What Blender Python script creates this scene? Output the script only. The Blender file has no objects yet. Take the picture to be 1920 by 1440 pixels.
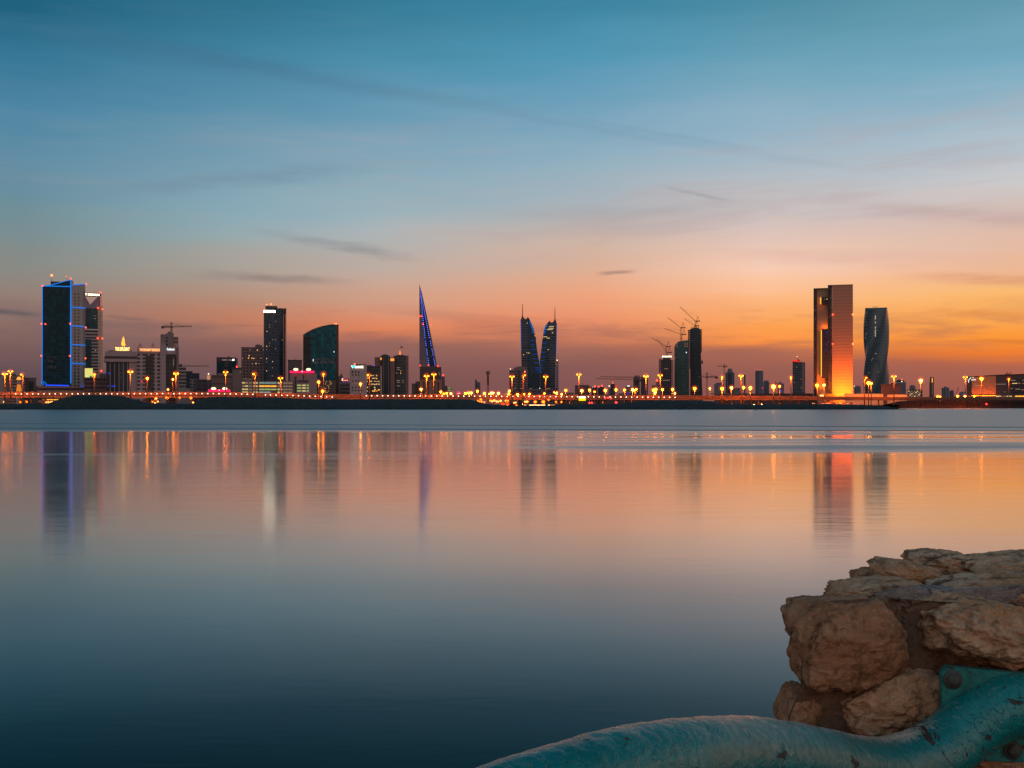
import bpy, bmesh, math, random
from mathutils import Vector, Matrix, noise as mnoise
random.seed(7)
D = bpy.data
SC = bpy.context.scene
COL = SC.collection
R = math.radians

# ------------------------------------------------------------------ view
F = 2059.0          # focal length in px of a 1920 px wide frame
HZ = 760.0          # row of the horizon
CAM_H = 3.0         # lens height over the water, metres


def at(px, py, Y):
    """world point at distance Y seen at (px, py)"""
    return Vector(((px - 960.0) / F * Y, Y, CAM_H + (HZ - py) / F * Y))


def X_(px, Y):
    return (px - 960.0) / F * Y


def Z_(py, Y):
    return CAM_H + (HZ - py) / F * Y


def lin(c):
    c = c / 255.0
    return c / 12.92 if c <= 0.04045 else ((c + 0.055) / 1.055) ** 2.4


def S(r, g, b):
    return (lin(r), lin(g), lin(b), 1.0)


cam = D.cameras.new('camera')
cam.sensor_width = 36.0
cam.lens = F * 36.0 / 1920.0
cam.shift_y = (HZ - 720.0) / 1920.0
cam.clip_start = 0.05
cam.clip_end = 60000.0
camo = D.objects.new('camera', cam)
camo.location = (0, 0, CAM_H)
camo.rotation_euler = (R(90), 0, 0)
COL.objects.link(camo)
SC.camera = camo
SC.view_settings.view_transform = 'Standard'
SC.view_settings.look = 'None'
SC.view_settings.exposure = 0.0
SC.cycles.max_bounces = 5
SC.cycles.diffuse_bounces = 2
SC.cycles.glossy_bounces = 3
SC.cycles.transparent_max_bounces = 12
SC.cycles.sample_clamp_indirect = 0.0
SC.cycles.sample_clamp_direct = 0.0
SC.cycles.caustics_reflective = False
SC.cycles.caustics_refractive = False
SC.cycles.use_denoising = True


# ------------------------------------------------------------------ node helper
class NT:
    def __init__(self, tree):
        self.t = tree
        self.n = tree.nodes
        self.l = tree.links

    def new(self, typ, **kw):
        nd = self.n.new(typ)
        for k, v in kw.items():
            setattr(nd, k, v)
        return nd

    def put(self, sock, v):
        if v is None:
            return
        if hasattr(v, 'is_output') or isinstance(v, bpy.types.NodeSocket):
            self.l.new(v, sock)
        else:
            sock.default_value = v

    def m(self, op, a, b=None, c=None, clamp=False):
        nd = self.new('ShaderNodeMath', operation=op)
        nd.use_clamp = clamp
        for i, v in enumerate((a, b, c)):
            self.put(nd.inputs[i], v)
        return nd.outputs[0]

    def vm(self, op, a, b=None):
        nd = self.new('ShaderNodeVectorMath', operation=op)
        self.put(nd.inputs[0], a)
        self.put(nd.inputs[1], b)
        return nd.outputs[0]

    def mix(self, f, a, b, mode='MIX'):
        nd = self.new('ShaderNodeMix', data_type='RGBA', blend_type=mode)
        self.put(nd.inputs['Factor'], f)
        self.put(nd.inputs[6], a)
        self.put(nd.inputs[7], b)
        return nd.outputs[2]

    def ramp(self, f, stops, interp='LINEAR'):
        nd = self.new('ShaderNodeValToRGB')
        cr = nd.color_ramp
        cr.interpolation = interp
        stops = sorted(stops, key=lambda s: s[0])
        while len(cr.elements) < len(stops):
            cr.elements.new(0.5)
        for e, (p, c) in zip(cr.elements, stops):
            e.position = p
            e.color = c if len(c) == 4 else (*c, 1)
        self.put(nd.inputs[0], f)
        return nd.outputs[0]

    def rng(self, v, a, b, c=0.0, d=1.0, smooth=False):
        nd = self.new('ShaderNodeMapRange')
        nd.interpolation_type = 'SMOOTHSTEP' if smooth else 'LINEAR'
        self.put(nd.inputs[0], v)
        for i, x in enumerate((a, b, c, d)):
            self.put(nd.inputs[i + 1], x)
        return nd.outputs[0]

    def xyz(self, v):
        nd = self.new('ShaderNodeSeparateXYZ')
        self.put(nd.inputs[0], v)
        return nd.outputs[0], nd.outputs[1], nd.outputs[2]

    def comb(self, x=0.0, y=0.0, z=0.0):
        nd = self.new('ShaderNodeCombineXYZ')
        for i, v in enumerate((x, y, z)):
            self.put(nd.inputs[i], v)
        return nd.outputs[0]

    def noise(self, vec, scale, detail=3.0, rough=0.55, dist=0.0):
        nd = self.new('ShaderNodeTexNoise')
        self.put(nd.inputs['Vector'], vec)
        nd.inputs['Scale'].default_value = scale
        nd.inputs['Detail'].default_value = detail
        nd.inputs['Roughness'].default_value = rough
        nd.inputs['Distortion'].default_value = dist
        return nd.outputs['Fac']


# ------------------------------------------------------------------ sky
SUN_AZ = R(58)      # right of the view axis, outside the frame
SUN_EL = R(2.0)
world = D.worlds.new('World')
SC.world = world
world.use_nodes = True
wn = NT(world.node_tree)
world.node_tree.nodes.clear()
dirv = wn.new('ShaderNodeTexCoord').outputs['Generated']
dx, dy, dz = wn.xyz(dirv)
hyp = wn.m('SQRT', wn.m('ADD', wn.m('MULTIPLY', dx, dx), wn.m('MULTIPLY', dy, dy)))
el = wn.m('DIVIDE', dz, wn.m('MAXIMUM', hyp, 0.001))     # tangent of the elevation
az = wn.m('ARCTAN2', dx, dy)                             # azimuth off the view axis
EMAX = 0.75


def stops(rows, azdeg):
    """(row in the picture, colour) -> ramp stops over tan(elevation)"""
    out = []
    for py, c in rows:
        e = max(0.0, (HZ - py) / F * math.cos(R(azdeg)))
        out.append((min(1.0, e / EMAX), S(*c)))
    return out


elw = wn.noise(wn.comb(wn.m('MULTIPLY', az, 3.0), wn.m('MULTIPLY', el, 22.0), 1.7), 1.6, 4.0, 0.6)
el_w = wn.m('ADD', el, wn.m('MULTIPLY', wn.m('SUBTRACT', elw, 0.5), wn.rng(el, 0.0, 0.25, 0.012, 0.045)))
fe = wn.m('DIVIDE', el_w, EMAX, clamp=True)
LEFT = [(760, (86, 72, 80)), (700, (100, 79, 86)), (650, (120, 92, 92)), (610, (138, 107, 101)), (560, (150, 127, 118)),
        (500, (138, 138, 132)), (440, (122, 142, 145)), (380, (108, 143, 156)), (300, (98, 142, 166)), (200, (74, 134, 165)),
        (100, (52, 118, 150)), (0, (28, 98, 128)), (-300, (16, 74, 104)), (-900, (12, 52, 82))]
MID = [(760, (128, 82, 82)), (700, (138, 90, 87)), (668, (148, 95, 88)), (650, (172, 106, 90)), (634, (214, 128, 95)), (610, (236, 145, 108)),
       (560, (240, 163, 124)), (510, (228, 174, 144)), (460, (212, 182, 164)), (420, (188, 178, 175)), (360, (166, 180, 190)),
       (300, (148, 178, 194)), (200, (112, 162, 190)), (100, (80, 152, 182)), (0, (56, 132, 162)), (-300, (28, 98, 130)), (-900, (16, 64, 96))]
RIGHT = [(760, (156, 88, 78)), (710, (166, 97, 82)), (682, (178, 100, 78)), (662, (244, 126, 46)), (630, (252, 150, 56)),
         (590, (253, 172, 86)), (550, (251, 188, 114)), (510, (240, 184, 146)), (460, (230, 188, 166)), (410, (214, 188, 178)),
         (350, (204, 202, 204)), (280, (182, 196, 206)), (200, (150, 184, 202)), (100, (116, 170, 194)), (0, (96, 152, 172)),
         (-300, (48, 108, 138)), (-900, (20, 68, 100))]
BACK = [(760, (98, 112, 128)), (680, (126, 122, 130)), (600, (196, 158, 148)), (500, (278, 206, 168)), (350, (288, 228, 180)), (150, (272, 228, 196)),  # sky behind the camera, brightened and warmed as added fill light
        (-100, (206, 204, 206)), (-500, (112, 158, 184))]
COLA = [(760, (104, 78, 80)), (700, (116, 84, 86)), (660, (130, 91, 90)), (640, (142, 100, 94)), (618, (172, 116, 99)), (600, (191, 125, 100)), (580, (190, 133, 109)),
        (555, (180, 146, 127)), (530, (174, 153, 141)), (500, (169, 161, 152)), (470, (164, 165, 161)), (440, (151, 171, 174)), (400, (138, 170, 184)), (300, (118, 158, 178)),
        (200, (90, 144, 172)), (100, (62, 129, 159)), (0, (44, 112, 140)), (-300, (22, 84, 114)), (-900, (14, 56, 88))]
COLB = [(760, (118, 80, 80)), (700, (128, 87, 85)), (665, (140, 96, 93)), (645, (152, 102, 94)), (630, (202, 121, 92)), (614, (226, 133, 93)), (590, (223, 144, 112)),
        (560, (210, 157, 132)), (530, (204, 166, 147)), (500, (192, 173, 162)), (470, (180, 177, 174)), (430, (175, 181, 184)), (400, (156, 180, 188)), (300, (132, 168, 187)),
        (200, (102, 154, 181)), (100, (71, 142, 171)), (0, (50, 122, 150)), (-300, (25, 92, 122)), (-900, (15, 60, 92))]
COLC = [(760, (140, 84, 78)), (700, (152, 93, 84)), (664, (174, 106, 85)), (652, (212, 124, 80)), (640, (254, 146, 68)), (610, (255, 161, 82)), (580, (255, 178, 116)),
        (550, (255, 192, 148)), (520, (253, 201, 167)), (495, (250, 205, 182)), (470, (236, 201, 183)), (430, (221, 196, 188)), (400, (204, 193, 192)), (330, (180, 189, 197)), (250, (151, 181, 200)),
        (157, (121, 168, 190)), (100, (102, 160, 184)), (0, (76, 142, 166)), (-300, (38, 104, 134)), (-900, (18, 66, 98))]
COLS = [(-24.0, LEFT), (-14.4, COLA), (-6.9, COLB), (4.3, MID), (12.9, COLC), (24.2, RIGHT)]
sky = wn.ramp(fe, stops(LEFT, 24))
for (a0, _), (a1, tab) in zip(COLS[:-1], COLS[1:]):
    sky = wn.mix(wn.rng(az, R(a0), R(a1)), sky, wn.ramp(fe, stops(tab, a1)))
cB = wn.ramp(fe, stops(BACK, 0))
aaz = wn.m('ABSOLUTE', az)
sky = wn.mix(wn.rng(aaz, R(50), R(120), smooth=True), sky, cB)

# wisps of high cloud: (az deg, tan el, half length deg, half thickness (tan), slope, strength, seed, colour)
warp = wn.noise(wn.comb(wn.m('MULTIPLY', az, 7.0), wn.m('MULTIPLY', el, 26.0), 0.3), 1.8, 5.0, 0.62)
fine = wn.noise(wn.comb(wn.m('MULTIPLY', az, 14.0), wn.m('MULTIPLY', el, 120.0), 5.1), 1.5, 4.0, 0.6)


def wisp(sky, p0, p1, th, strength, col, wob=0.010, soft=1.0):
    (x0, y0), (x1, y1) = p0, p1

    def conv(px, py):
        a = math.atan((px - 960) / F)
        return a, (HZ - py) / F * math.cos(a)
    a0, e0 = conv(x0, y0)
    a1, e1 = conv(x1, y1)
    t = wn.rng(az, a0, a1)
    tt = wn.m('DIVIDE', wn.m('SUBTRACT', az, a0), a1 - a0)
    line = wn.m('MULTIPLY_ADD', tt, e1 - e0, e0)
    dd = wn.m('SUBTRACT', el, line)
    dd = wn.m('ADD', dd, wn.m('MULTIPLY', wn.m('SUBTRACT', warp, 0.5), wob))
    body = wn.rng(wn.m('ABSOLUTE', dd), 0.0, th / F, 1.0, 0.0, smooth=True)
    ends = wn.m('MULTIPLY', wn.rng(tt, 0.0, 0.35, smooth=True), wn.rng(tt, 0.6, 1.0, 1.0, 0.0, smooth=True))
    tex = wn.rng(fine, 0.28, 0.62)
    f = wn.m('MULTIPLY', wn.m('MULTIPLY', body, ends), wn.m('MULTIPLY', wn.m('MULTIPLY_ADD', tex, soft * 0.6, 1 - soft * 0.6), strength))
    return wn.mix(f, sky, S(*col))


# thin uneven cirrus and a ragged low haze bank
cir = wn.noise(wn.comb(wn.m('MULTIPLY_ADD', el, 6.0, wn.m('MULTIPLY', az, 2.6)), wn.m('MULTIPLY_ADD', az, -2.2, wn.m('MULTIPLY', el, 30.0)), 8.3), 1.5, 6.0, 0.62, 0.5)
cmask = wn.m('MULTIPLY', wn.rng(el, 0.10, 0.17, smooth=True), wn.rng(el, 0.22, 0.30, 1.0, 0.0, smooth=True))
sky = wn.mix(wn.m('MULTIPLY', wn.m('MULTIPLY', wn.rng(cir, 0.46, 0.72, smooth=True), wn.m('MULTIPLY', cmask, wn.rng(az, R(-18), R(2), 0.2, 1.0))), 0.36), sky, S(184, 162, 164))
cmask2 = wn.m('MULTIPLY', wn.rng(el, 0.24, 0.29, smooth=True), 0.10)
sky = wn.mix(wn.m('MULTIPLY', wn.rng(cir, 0.48, 0.75, smooth=True), cmask2), sky, S(96, 130, 152))
bank = wn.noise(wn.comb(wn.m('MULTIPLY', az, 5.5), wn.m('MULTIPLY', el, 42.0), 12.0), 1.4, 6.0, 0.6, 0.4)
bmask = wn.m('MULTIPLY', wn.rng(el, 0.028, 0.05, smooth=True), wn.rng(el, 0.06, 0.10, 1.0, 0.0, smooth=True))
sky = wn.mix(wn.m('MULTIPLY', wn.m('MULTIPLY', wn.rng(bank, 0.45, 0.66, smooth=True), bmask), 0.55), sky, wn.mix(wn.rng(az, R(-20), R(20)), S(116, 96, 100), S(182, 112, 88)))
sky = wisp(sky, (60, 35), (1120, 222), 22, 0.23, (78, 110, 136), 0.012, 0.8)
sky = wisp(sky, (560, 122), (1800, 338), 13, 0.19, (110, 140, 160), 0.010, 0.8)
sky = wisp(sky, (-100, 20), (800, 165), 40, 0.22, (64, 106, 132), 0.016, 0.6)
sky = wisp(sky, (1000, 205), (1500, 292), 7, 0.22, (112, 142, 162), 0.006, 0.5)
sky = wisp(sky, (440, 425), (830, 490), 15, 0.48, (126, 126, 134), 0.020)
sky = wisp(sky, (330, 512), (700, 530), 12, 0.52, (124, 112, 114), 0.014)
sky = wisp(sky, (-60, 578), (110, 592), 9, 0.8, (88, 84, 92), 0.006)
sky = wisp(sky, (180, 590), (300, 600), 6, 0.5, (110, 92, 92), 0.006)
sky = wisp(sky, (1225, 345), (1390, 382), 6, 0.5, (150, 150, 160), 0.004)
sky = wisp(sky, (1110, 514), (1205, 508), 6, 0.75, (165, 128, 118), 0.004)
sky = wisp(sky, (1640, 515), (2200, 535), 16, 0.62, (208, 138, 112), 0.008)
sky = wisp(sky, (1480, 375), (2150, 420), 26, 0.45, (188, 160, 160), 0.016)
sky = wisp(sky, (1250, 470), (2000, 490), 22, 0.3, (216, 164, 150), 0.014)
sky = wisp(sky, (1720, 584), (2100, 600), 9, 0.5, (232, 140, 70), 0.006)
sky = wisp(sky, (1780, 636), (2100, 648), 7, 0.55, (196, 104, 62), 0.005)
sky = wisp(sky, (100, 360), (800, 300), 24, 0.34, (112, 130, 148), 0.022)
sky = wisp(sky, (880, 640), (1330, 610), 20, 0.5, (160, 104, 94), 0.016)
sky = wisp(sky, (1080, 655), (1560, 662), 16, 0.55, (158, 98, 86), 0.012)
sky = wisp(sky, (640, 640), (1000, 655), 20, 0.5, (142, 98, 92), 0.012)
sky = wisp(sky, (860, 405), (1500, 380), 22, 0.3, (160, 158, 164), 0.014)

nish = wn.new('ShaderNodeTexSky', sky_type='NISHITA')
nish.sun_disc = False
nish.sun_elevation = SUN_EL
nish.sun_rotation = SUN_AZ
nish.altitude = 10
nish.air_density = 1.2
nish.dust_density = 2.0
bg1 = wn.new('ShaderNodeBackground')
wn.put(bg1.inputs[0], sky)
bg1.inputs[1].default_value = 0.97
bg2 = wn.new('ShaderNodeBackground')
wn.put(bg2.inputs[0], nish.outputs[0])
bg2.inputs[1].default_value = 0.006
add = wn.new('ShaderNodeAddShader')
wn.l.new(bg1.outputs[0], add.inputs[0])
wn.l.new(bg2.outputs[0], add.inputs[1])
wout = wn.new('ShaderNodeOutputWorld')
wn.l.new(add.outputs[0], wout.inputs[0])
world.cycles.sampling_method = 'MANUAL'
world.cycles.sample_map_resolution = 512

sun = D.lights.new('sun', 'SUN')
sun.energy = 0.06
sun.angle = R(60)
sun.color = (1.0, 0.62, 0.36)
suno = D.objects.new('sun', sun)
sd = Vector((math.sin(SUN_AZ) * math.cos(SUN_EL), math.cos(SUN_AZ) * math.cos(SUN_EL), math.sin(SUN_EL)))
suno.rotation_euler = (-sd).to_track_quat('-Z', 'Y').to_euler()
suno.location = (300, 500, 60)
COL.objects.link(suno)

# ------------------------------------------------------------------ object helpers
def tag(o, label=None, cat=None, group=None, kind=None):
    if label:
        o['label'] = label
    if cat:
        o['category'] = cat
    if group:
        o['group'] = group
    if kind:
        o['kind'] = kind
    return o


def thing(name, label, cat, loc=(0, 0, 0), group=None):
    o = D.objects.new(name, None)
    o.empty_display_size = 1.0
    COL.objects.link(o)
    o.location = loc
    return tag(o, label, cat, group)


def obj(name, bm, mat, parent=None, smooth=False):
    """link a bmesh given in WORLD coordinates as one mesh object"""
    me = D.meshes.new(name)
    if parent is not None:
        off = Vector((0, 0, 0))
        p = parent
        while p is not None:
            off += Vector(p.location)
            p = p.parent
        bmesh.ops.translate(bm, verts=bm.verts, vec=-off)
    bmesh.ops.recalc_face_normals(bm, faces=bm.faces)
    bm.to_mesh(me)
    bm.free()
    if smooth:
        for p_ in me.polygons:
            p_.use_smooth = True
    mats = mat if isinstance(mat, (list, tuple)) else [mat]
    for m_ in mats:
        me.materials.append(m_)
    o = D.objects.new(name, me)
    COL.objects.link(o)
    if parent is not None:
        o.parent = parent
    return o


def BM():
    return bmesh.new()


def prism(bm, pts, z0, z1, mi=0, ztop=None):
    """vertical prism over plan points; ztop: one height per corner"""
    n = len(pts)
    lo = [bm.verts.new((p[0], p[1], z0 if not isinstance(z0, (list, tuple)) else z0[i])) for i, p in enumerate(pts)]
    hi = [bm.verts.new((p[0], p[1], (ztop[i] if ztop else z1))) for i, p in enumerate(pts)]
    fs = [bm.faces.new(lo[::-1]), bm.faces.new(hi)]
    for i in range(n):
        j = (i + 1) % n
        fs.append(bm.faces.new((lo[i], lo[j], hi[j], hi[i])))
    for f in fs:
        f.material_index = mi
    return bm


def box(bm, x0, x1, y0, y1, z0, z1, mi=0):
    return prism(bm, [(x0, y0), (x1, y0), (x1, y1), (x0, y1)], z0, z1, mi)


def quad(bm, a, b, c, d, mi=0):
    f = bm.faces.new([bm.verts.new(p) for p in (a, b, c, d)])
    f.material_index = mi
    return bm


def tube(bm, pts, rad, seg=8, mi=0, cap=True):
    """round bar through points; rad number or list"""
    pts = [Vector(p) for p in pts]
    n = len(pts)
    rads = rad if isinstance(rad, (list, tuple)) else [rad] * n
    rings = []
    up = None
    for i, p in enumerate(pts):
        t = (pts[min(i + 1, n - 1)] - pts[max(i - 1, 0)]).normalized()
        if up is None:
            up = Vector((0, 0, 1)) if abs(t.z) < 0.9 else Vector((1, 0, 0))
        a = t.cross(up).normalized()
        b = a.cross(t).normalized()
        up = b
        rings.append([bm.verts.new(p + (a * math.cos(k * 2 * math.pi / seg) + b * math.sin(k * 2 * math.pi / seg)) * rads[i]) for k in range(seg)])
    for i in range(n - 1):
        for k in range(seg):
            f = bm.faces.new((rings[i][k], rings[i][(k + 1) % seg], rings[i + 1][(k + 1) % seg], rings[i + 1][k]))
            f.material_index = mi
    if cap:
        bm.faces.new(rings[0][::-1]).material_index = mi
        bm.faces.new(rings[-1]).material_index = mi
    return bm


def beam(bm, a, b, w, d=None, mi=0):
    """square bar from a to b"""
    a, b = Vector(a), Vector(b)
    t = (b - a).normalized()
    up = Vector((0, 1, 0)) if abs(t.y) < 0.9 else Vector((1, 0, 0))
    s = t.cross(up).normalized() * (w / 2)
    u = t.cross(s).normalized() * ((d or w) / 2)
    v = [bm.verts.new(p + e) for p in (a, b) for e in (s + u, s - u, -s - u, -s + u)]
    for q in ((0, 1, 2, 3), (7, 6, 5, 4), (0, 4, 5, 1), (1, 5, 6, 2), (2, 6, 7, 3), (3, 7, 4, 0)):
        bm.faces.new([v[i] for i in q]).material_index = mi
    return bm


def ball(bm, c, r, seg=10, rings=6, sc=(1, 1, 1), mi=0):
    m = Matrix.Translation(Vector(c)) @ Matrix.Diagonal((r * sc[0], r * sc[1], r * sc[2], 1))
    g = bmesh.ops.create_uvsphere(bm, u_segments=seg, v_segments=rings, radius=1.0, matrix=m)
    for v in g['verts']:
        for f in v.link_faces:
            f.material_index = mi
    return bm


# ------------------------------------------------------------------ materials
MATS = {}


def mat(name):
    m = D.materials.new(name)
    m.use_nodes = True
    m.node_tree.nodes.clear()
    MATS[name] = m
    return m, NT(m.node_tree)


def finish(nt, sh):
    o = nt.new('ShaderNodeOutputMaterial')
    nt.l.new(sh, o.inputs[0])


def principled(nt, col, rough=0.6, metal=0.0, spec=0.5, normal=None, emis=None, estr=0.0):
    b = nt.new('ShaderNodeBsdfPrincipled')
    nt.put(b.inputs['Base Color'], col)
    nt.put(b.inputs['Roughness'], rough)
    nt.put(b.inputs['Metallic'], metal)
    nt.put(b.inputs['Specular IOR Level'], spec)
    if normal is not None:
        nt.l.new(normal, b.inputs['Normal'])
    if emis is not None:
        nt.put(b.inputs['Emission Color'], emis)
        nt.put(b.inputs['Emission Strength'], estr)
    return b.outputs[0]


def plain(name, col, rough=0.6, metal=0.0, var=0.25, scale=0.4):
    """single-colour surface with weathering"""
    if name in MATS:
        return MATS[name]
    m, nt = mat(name)
    co = nt.new('ShaderNodeTexCoord').outputs['Object']
    f = nt.noise(co, scale, 4.0, 0.6)
    c = nt.mix(f, tuple(x * (1 - var) for x in col[:3]) + (1,), tuple(min(1, x * (1 + var)) for x in col[:3]) + (1,))
    finish(nt, principled(nt, c, rough, metal))
    return m


def glow(name, col, strength):
    if name in MATS:
        return MATS[name]
    m, nt = mat(name)
    e = nt.new('ShaderNodeEmission')
    e.inputs[0].default_value = (*col[:3], 1)
    e.inputs[1].default_value = strength
    finish(nt, e.outputs[0])
    return m


# ------------------------------------------------------------------ water
def make_water():
    m, nt = mat('sea_water')
    co = nt.new('ShaderNodeTexCoord').outputs['Object']
    x, y, z = nt.xyz(co)

    def band(d0, d1, v):
        return nt.rng(v, d0, d1, smooth=True)
    # slow wander of the calm / wind-ruffled boundary
    edge = nt.noise(nt.comb(nt.m('MULTIPLY', x, 0.02), nt.m('MULTIPLY', y, 0.06), 0.0), 1.0, 4.0, 0.6)
    yw = nt.m('ADD', y, nt.m('MULTIPLY', nt.m('SUBTRACT', edge, 0.5), 16.0))
    streak = nt.noise(nt.comb(nt.m('MULTIPLY', x, 0.014), nt.m('MULTIPLY', y, 0.16), 2.0), 1.0, 5.0, 0.62)
    streak2 = nt.noise(nt.comb(nt.m('MULTIPLY', x, 0.03), nt.m('MULTIPLY', y, 0.35), 7.0), 1.0, 3.0, 0.6)
    far = band(120.0, 136.0, yw)
    right = nt.m('MULTIPLY', nt.rng(x, -14.0, 16.0, smooth=True), nt.m('MULTIPLY', band(66.0, 73.0, yw), nt.rng(streak, 0.36, 0.6)))
    left = nt.m('MULTIPLY', nt.m('MULTIPLY', band(60.0, 66.0, yw), band(72.0, 66.0, yw)), nt.m('MULTIPLY', nt.rng(streak, 0.42, 0.6), 0.35))
    ruf = nt.m('MAXIMUM', nt.m('MAXIMUM', far, right), left)
    # ripples: crests run across the view
    w1 = nt.noise(nt.comb(nt.m('MULTIPLY', x, 0.35), nt.m('MULTIPLY', y, 1.1), 0.0), 1.0, 3.0, 0.5)
    w2 = nt.noise(nt.comb(nt.m('MULTIPLY', x, 1.3), nt.m('MULTIPLY', y, 6.0), 3.0), 1.0, 2.0, 0.5)

    # two wakes drawn across the bay
    def ridge(y0, sl, wd):
        d = nt.m('SUBTRACT', y, nt.m('MULTIPLY_ADD', x, sl, y0))
        d = nt.m('ADD', d, nt.m('MULTIPLY', nt.m('SUBTRACT', edge, 0.5), wd * 1.5))
        return nt.rng(nt.m('ABSOLUTE', d), wd * 0.3, wd, 1.0, 0.0, smooth=True)
    wake = nt.m('MAXIMUM', ridge(164.0, -0.2, 4.2), ridge(136.0, -0.12, 3.6))
    rough = nt.m('MULTIPLY_ADD', ruf, nt.rng(streak, 0.3, 0.7, 0.17, 0.28), nt.rng(streak2, 0.3, 0.7, 0.092, 0.124))
    rough = nt.m('ADD', rough, nt.m('MULTIPLY', wake, 0.22))
    h = nt.m('MULTIPLY_ADD', w1, 0.05, nt.m('MULTIPLY', w2, 0.02))
    h = nt.m('MULTIPLY', h, nt.rng(y, 12.0, 60.0, 0.45, 1.0))
    h = nt.m('ADD', h, nt.m('MULTIPLY', wake, 0.6))
    bump = nt.new('ShaderNodeBump')
    bump.inputs['Strength'].default_value = 0.12
    bump.inputs['Distance'].default_value = 1.0
    nt.l.new(h, bump.inputs['Height'])
    geo = nt.new('ShaderNodeNewGeometry')
    dot = nt.new('ShaderNodeVectorMath', operation='DOT_PRODUCT')
    nt.l.new(geo.outputs['Incoming'], dot.inputs[0])
    nt.l.new(geo.outputs['True Normal'], dot.inputs[1])
    cosv = nt.m('ABSOLUTE', dot.outputs['Value'])
    g = lambda v: (v, v, v, 1)
    fres = nt.ramp(cosv, [(0.0, g(1.0)), (0.02, g(0.96)), (0.068, g(0.88)), (0.12, g(0.66)), (0.163, g(0.43)), (0.22, g(0.235)),
                          (0.26, g(0.122)), (0.306, g(0.062)), (0.45, g(0.035)), (1.0, g(0.02))])
    deep = nt.new('ShaderNodeBsdfDiffuse')
    deep.inputs[0].default_value = (0.001, 0.024, 0.027, 1)
    gl = nt.new('ShaderNodeBsdfGlossy')
    nt.put(gl.inputs['Color'], nt.mix(nt.m('MULTIPLY', wake, 0.7), nt.mix(nt.m('MULTIPLY', ruf, 0.9), (1, 1, 1, 1), (0.52, 0.55, 0.55, 1)), (0.2, 0.27, 0.3, 1)))  # reflection dimmed by colour in wakes and ruffled water, darker sky painted in
    nt.put(gl.inputs['Roughness'], rough)
    nt.l.new(bump.outputs[0], gl.inputs['Normal'])
    mx = nt.new('ShaderNodeMixShader')
    nt.l.new(fres, mx.inputs[0])
    nt.l.new(deep.outputs[0], mx.inputs[1])
    nt.l.new(gl.outputs[0], mx.inputs[2])
    finish(nt, mx.outputs[0])
    bm = BM()
    quad(bm, (-30000, -200, 0), (30000, -200, 0), (30000, 50000, 0), (-30000, 50000, 0))
    o = obj('water', bm, m)
    tag(o, 'calm sea water of the bay mirroring the dusk sky', kind='structure')


make_water()
# ================================================================== city
GZ = 3.2            # level of the land
SODIUM = (1.0, 0.33, 0.045)


def facade(name, wall, glass, cw, ch, fw, fh, rg=0.22, rw=0.8, var=0.15, u0=0.0, z0=0.0, spec=0.4):
    """wall with a grid of glazed openings, sized in metres"""
    if name in MATS:
        return MATS[name]
    m, nt = mat(name)
    co = nt.new('ShaderNodeTexCoord')
    x, y, z = nt.xyz(co.outputs['Object'])
    nx, ny, nz = nt.xyz(co.outputs['Normal'])
    side = nt.m('GREATER_THAN', nt.m('ABSOLUTE', nx), nt.m('ABSOLUTE', ny))
    u = nt.m('ADD', nt.m('MULTIPLY', side, y), nt.m('MULTIPLY', nt.m('SUBTRACT', 1.0, side), x))
    uc = nt.m('DIVIDE', nt.m('ADD', u, u0 + 500 * cw), cw)
    zc = nt.m('DIVIDE', nt.m('ADD', z, z0 + 50 * ch), ch)
    mu = nt.m('LESS_THAN', nt.m('FRACT', uc), fw)
    mz = nt.m('LESS_THAN', nt.m('FRACT', zc), fh)
    flat = nt.m('LESS_THAN', nt.m('ABSOLUTE', nz), 0.6)
    g = nt.m('MULTIPLY', nt.m('MULTIPLY', mu, mz), flat)
    wn_ = nt.new('ShaderNodeTexWhiteNoise')
    nt.put(wn_.inputs['Vector'], nt.comb(nt.m('FLOOR', uc), nt.m('FLOOR', zc), side))
    dirt = nt.noise(co.outputs['Object'], 0.09, 4.0, 0.6)
    wc = nt.mix(dirt, tuple(c * (1 - var) for c in wall) + (1,), tuple(c * (1 + var) for c in wall) + (1,))
    gc = nt.mix(nt.m('POWER', wn_.outputs[0], 2.0), tuple(c * 0.6 for c in glass) + (1,), tuple(c * 1.7 for c in glass) + (1,))
    col = nt.mix(g, wc, gc)
    ro = nt.m('MULTIPLY_ADD', g, rg - rw, rw)
    finish(nt, principled(nt, col, ro, 0.0, spec))
    return m


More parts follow.
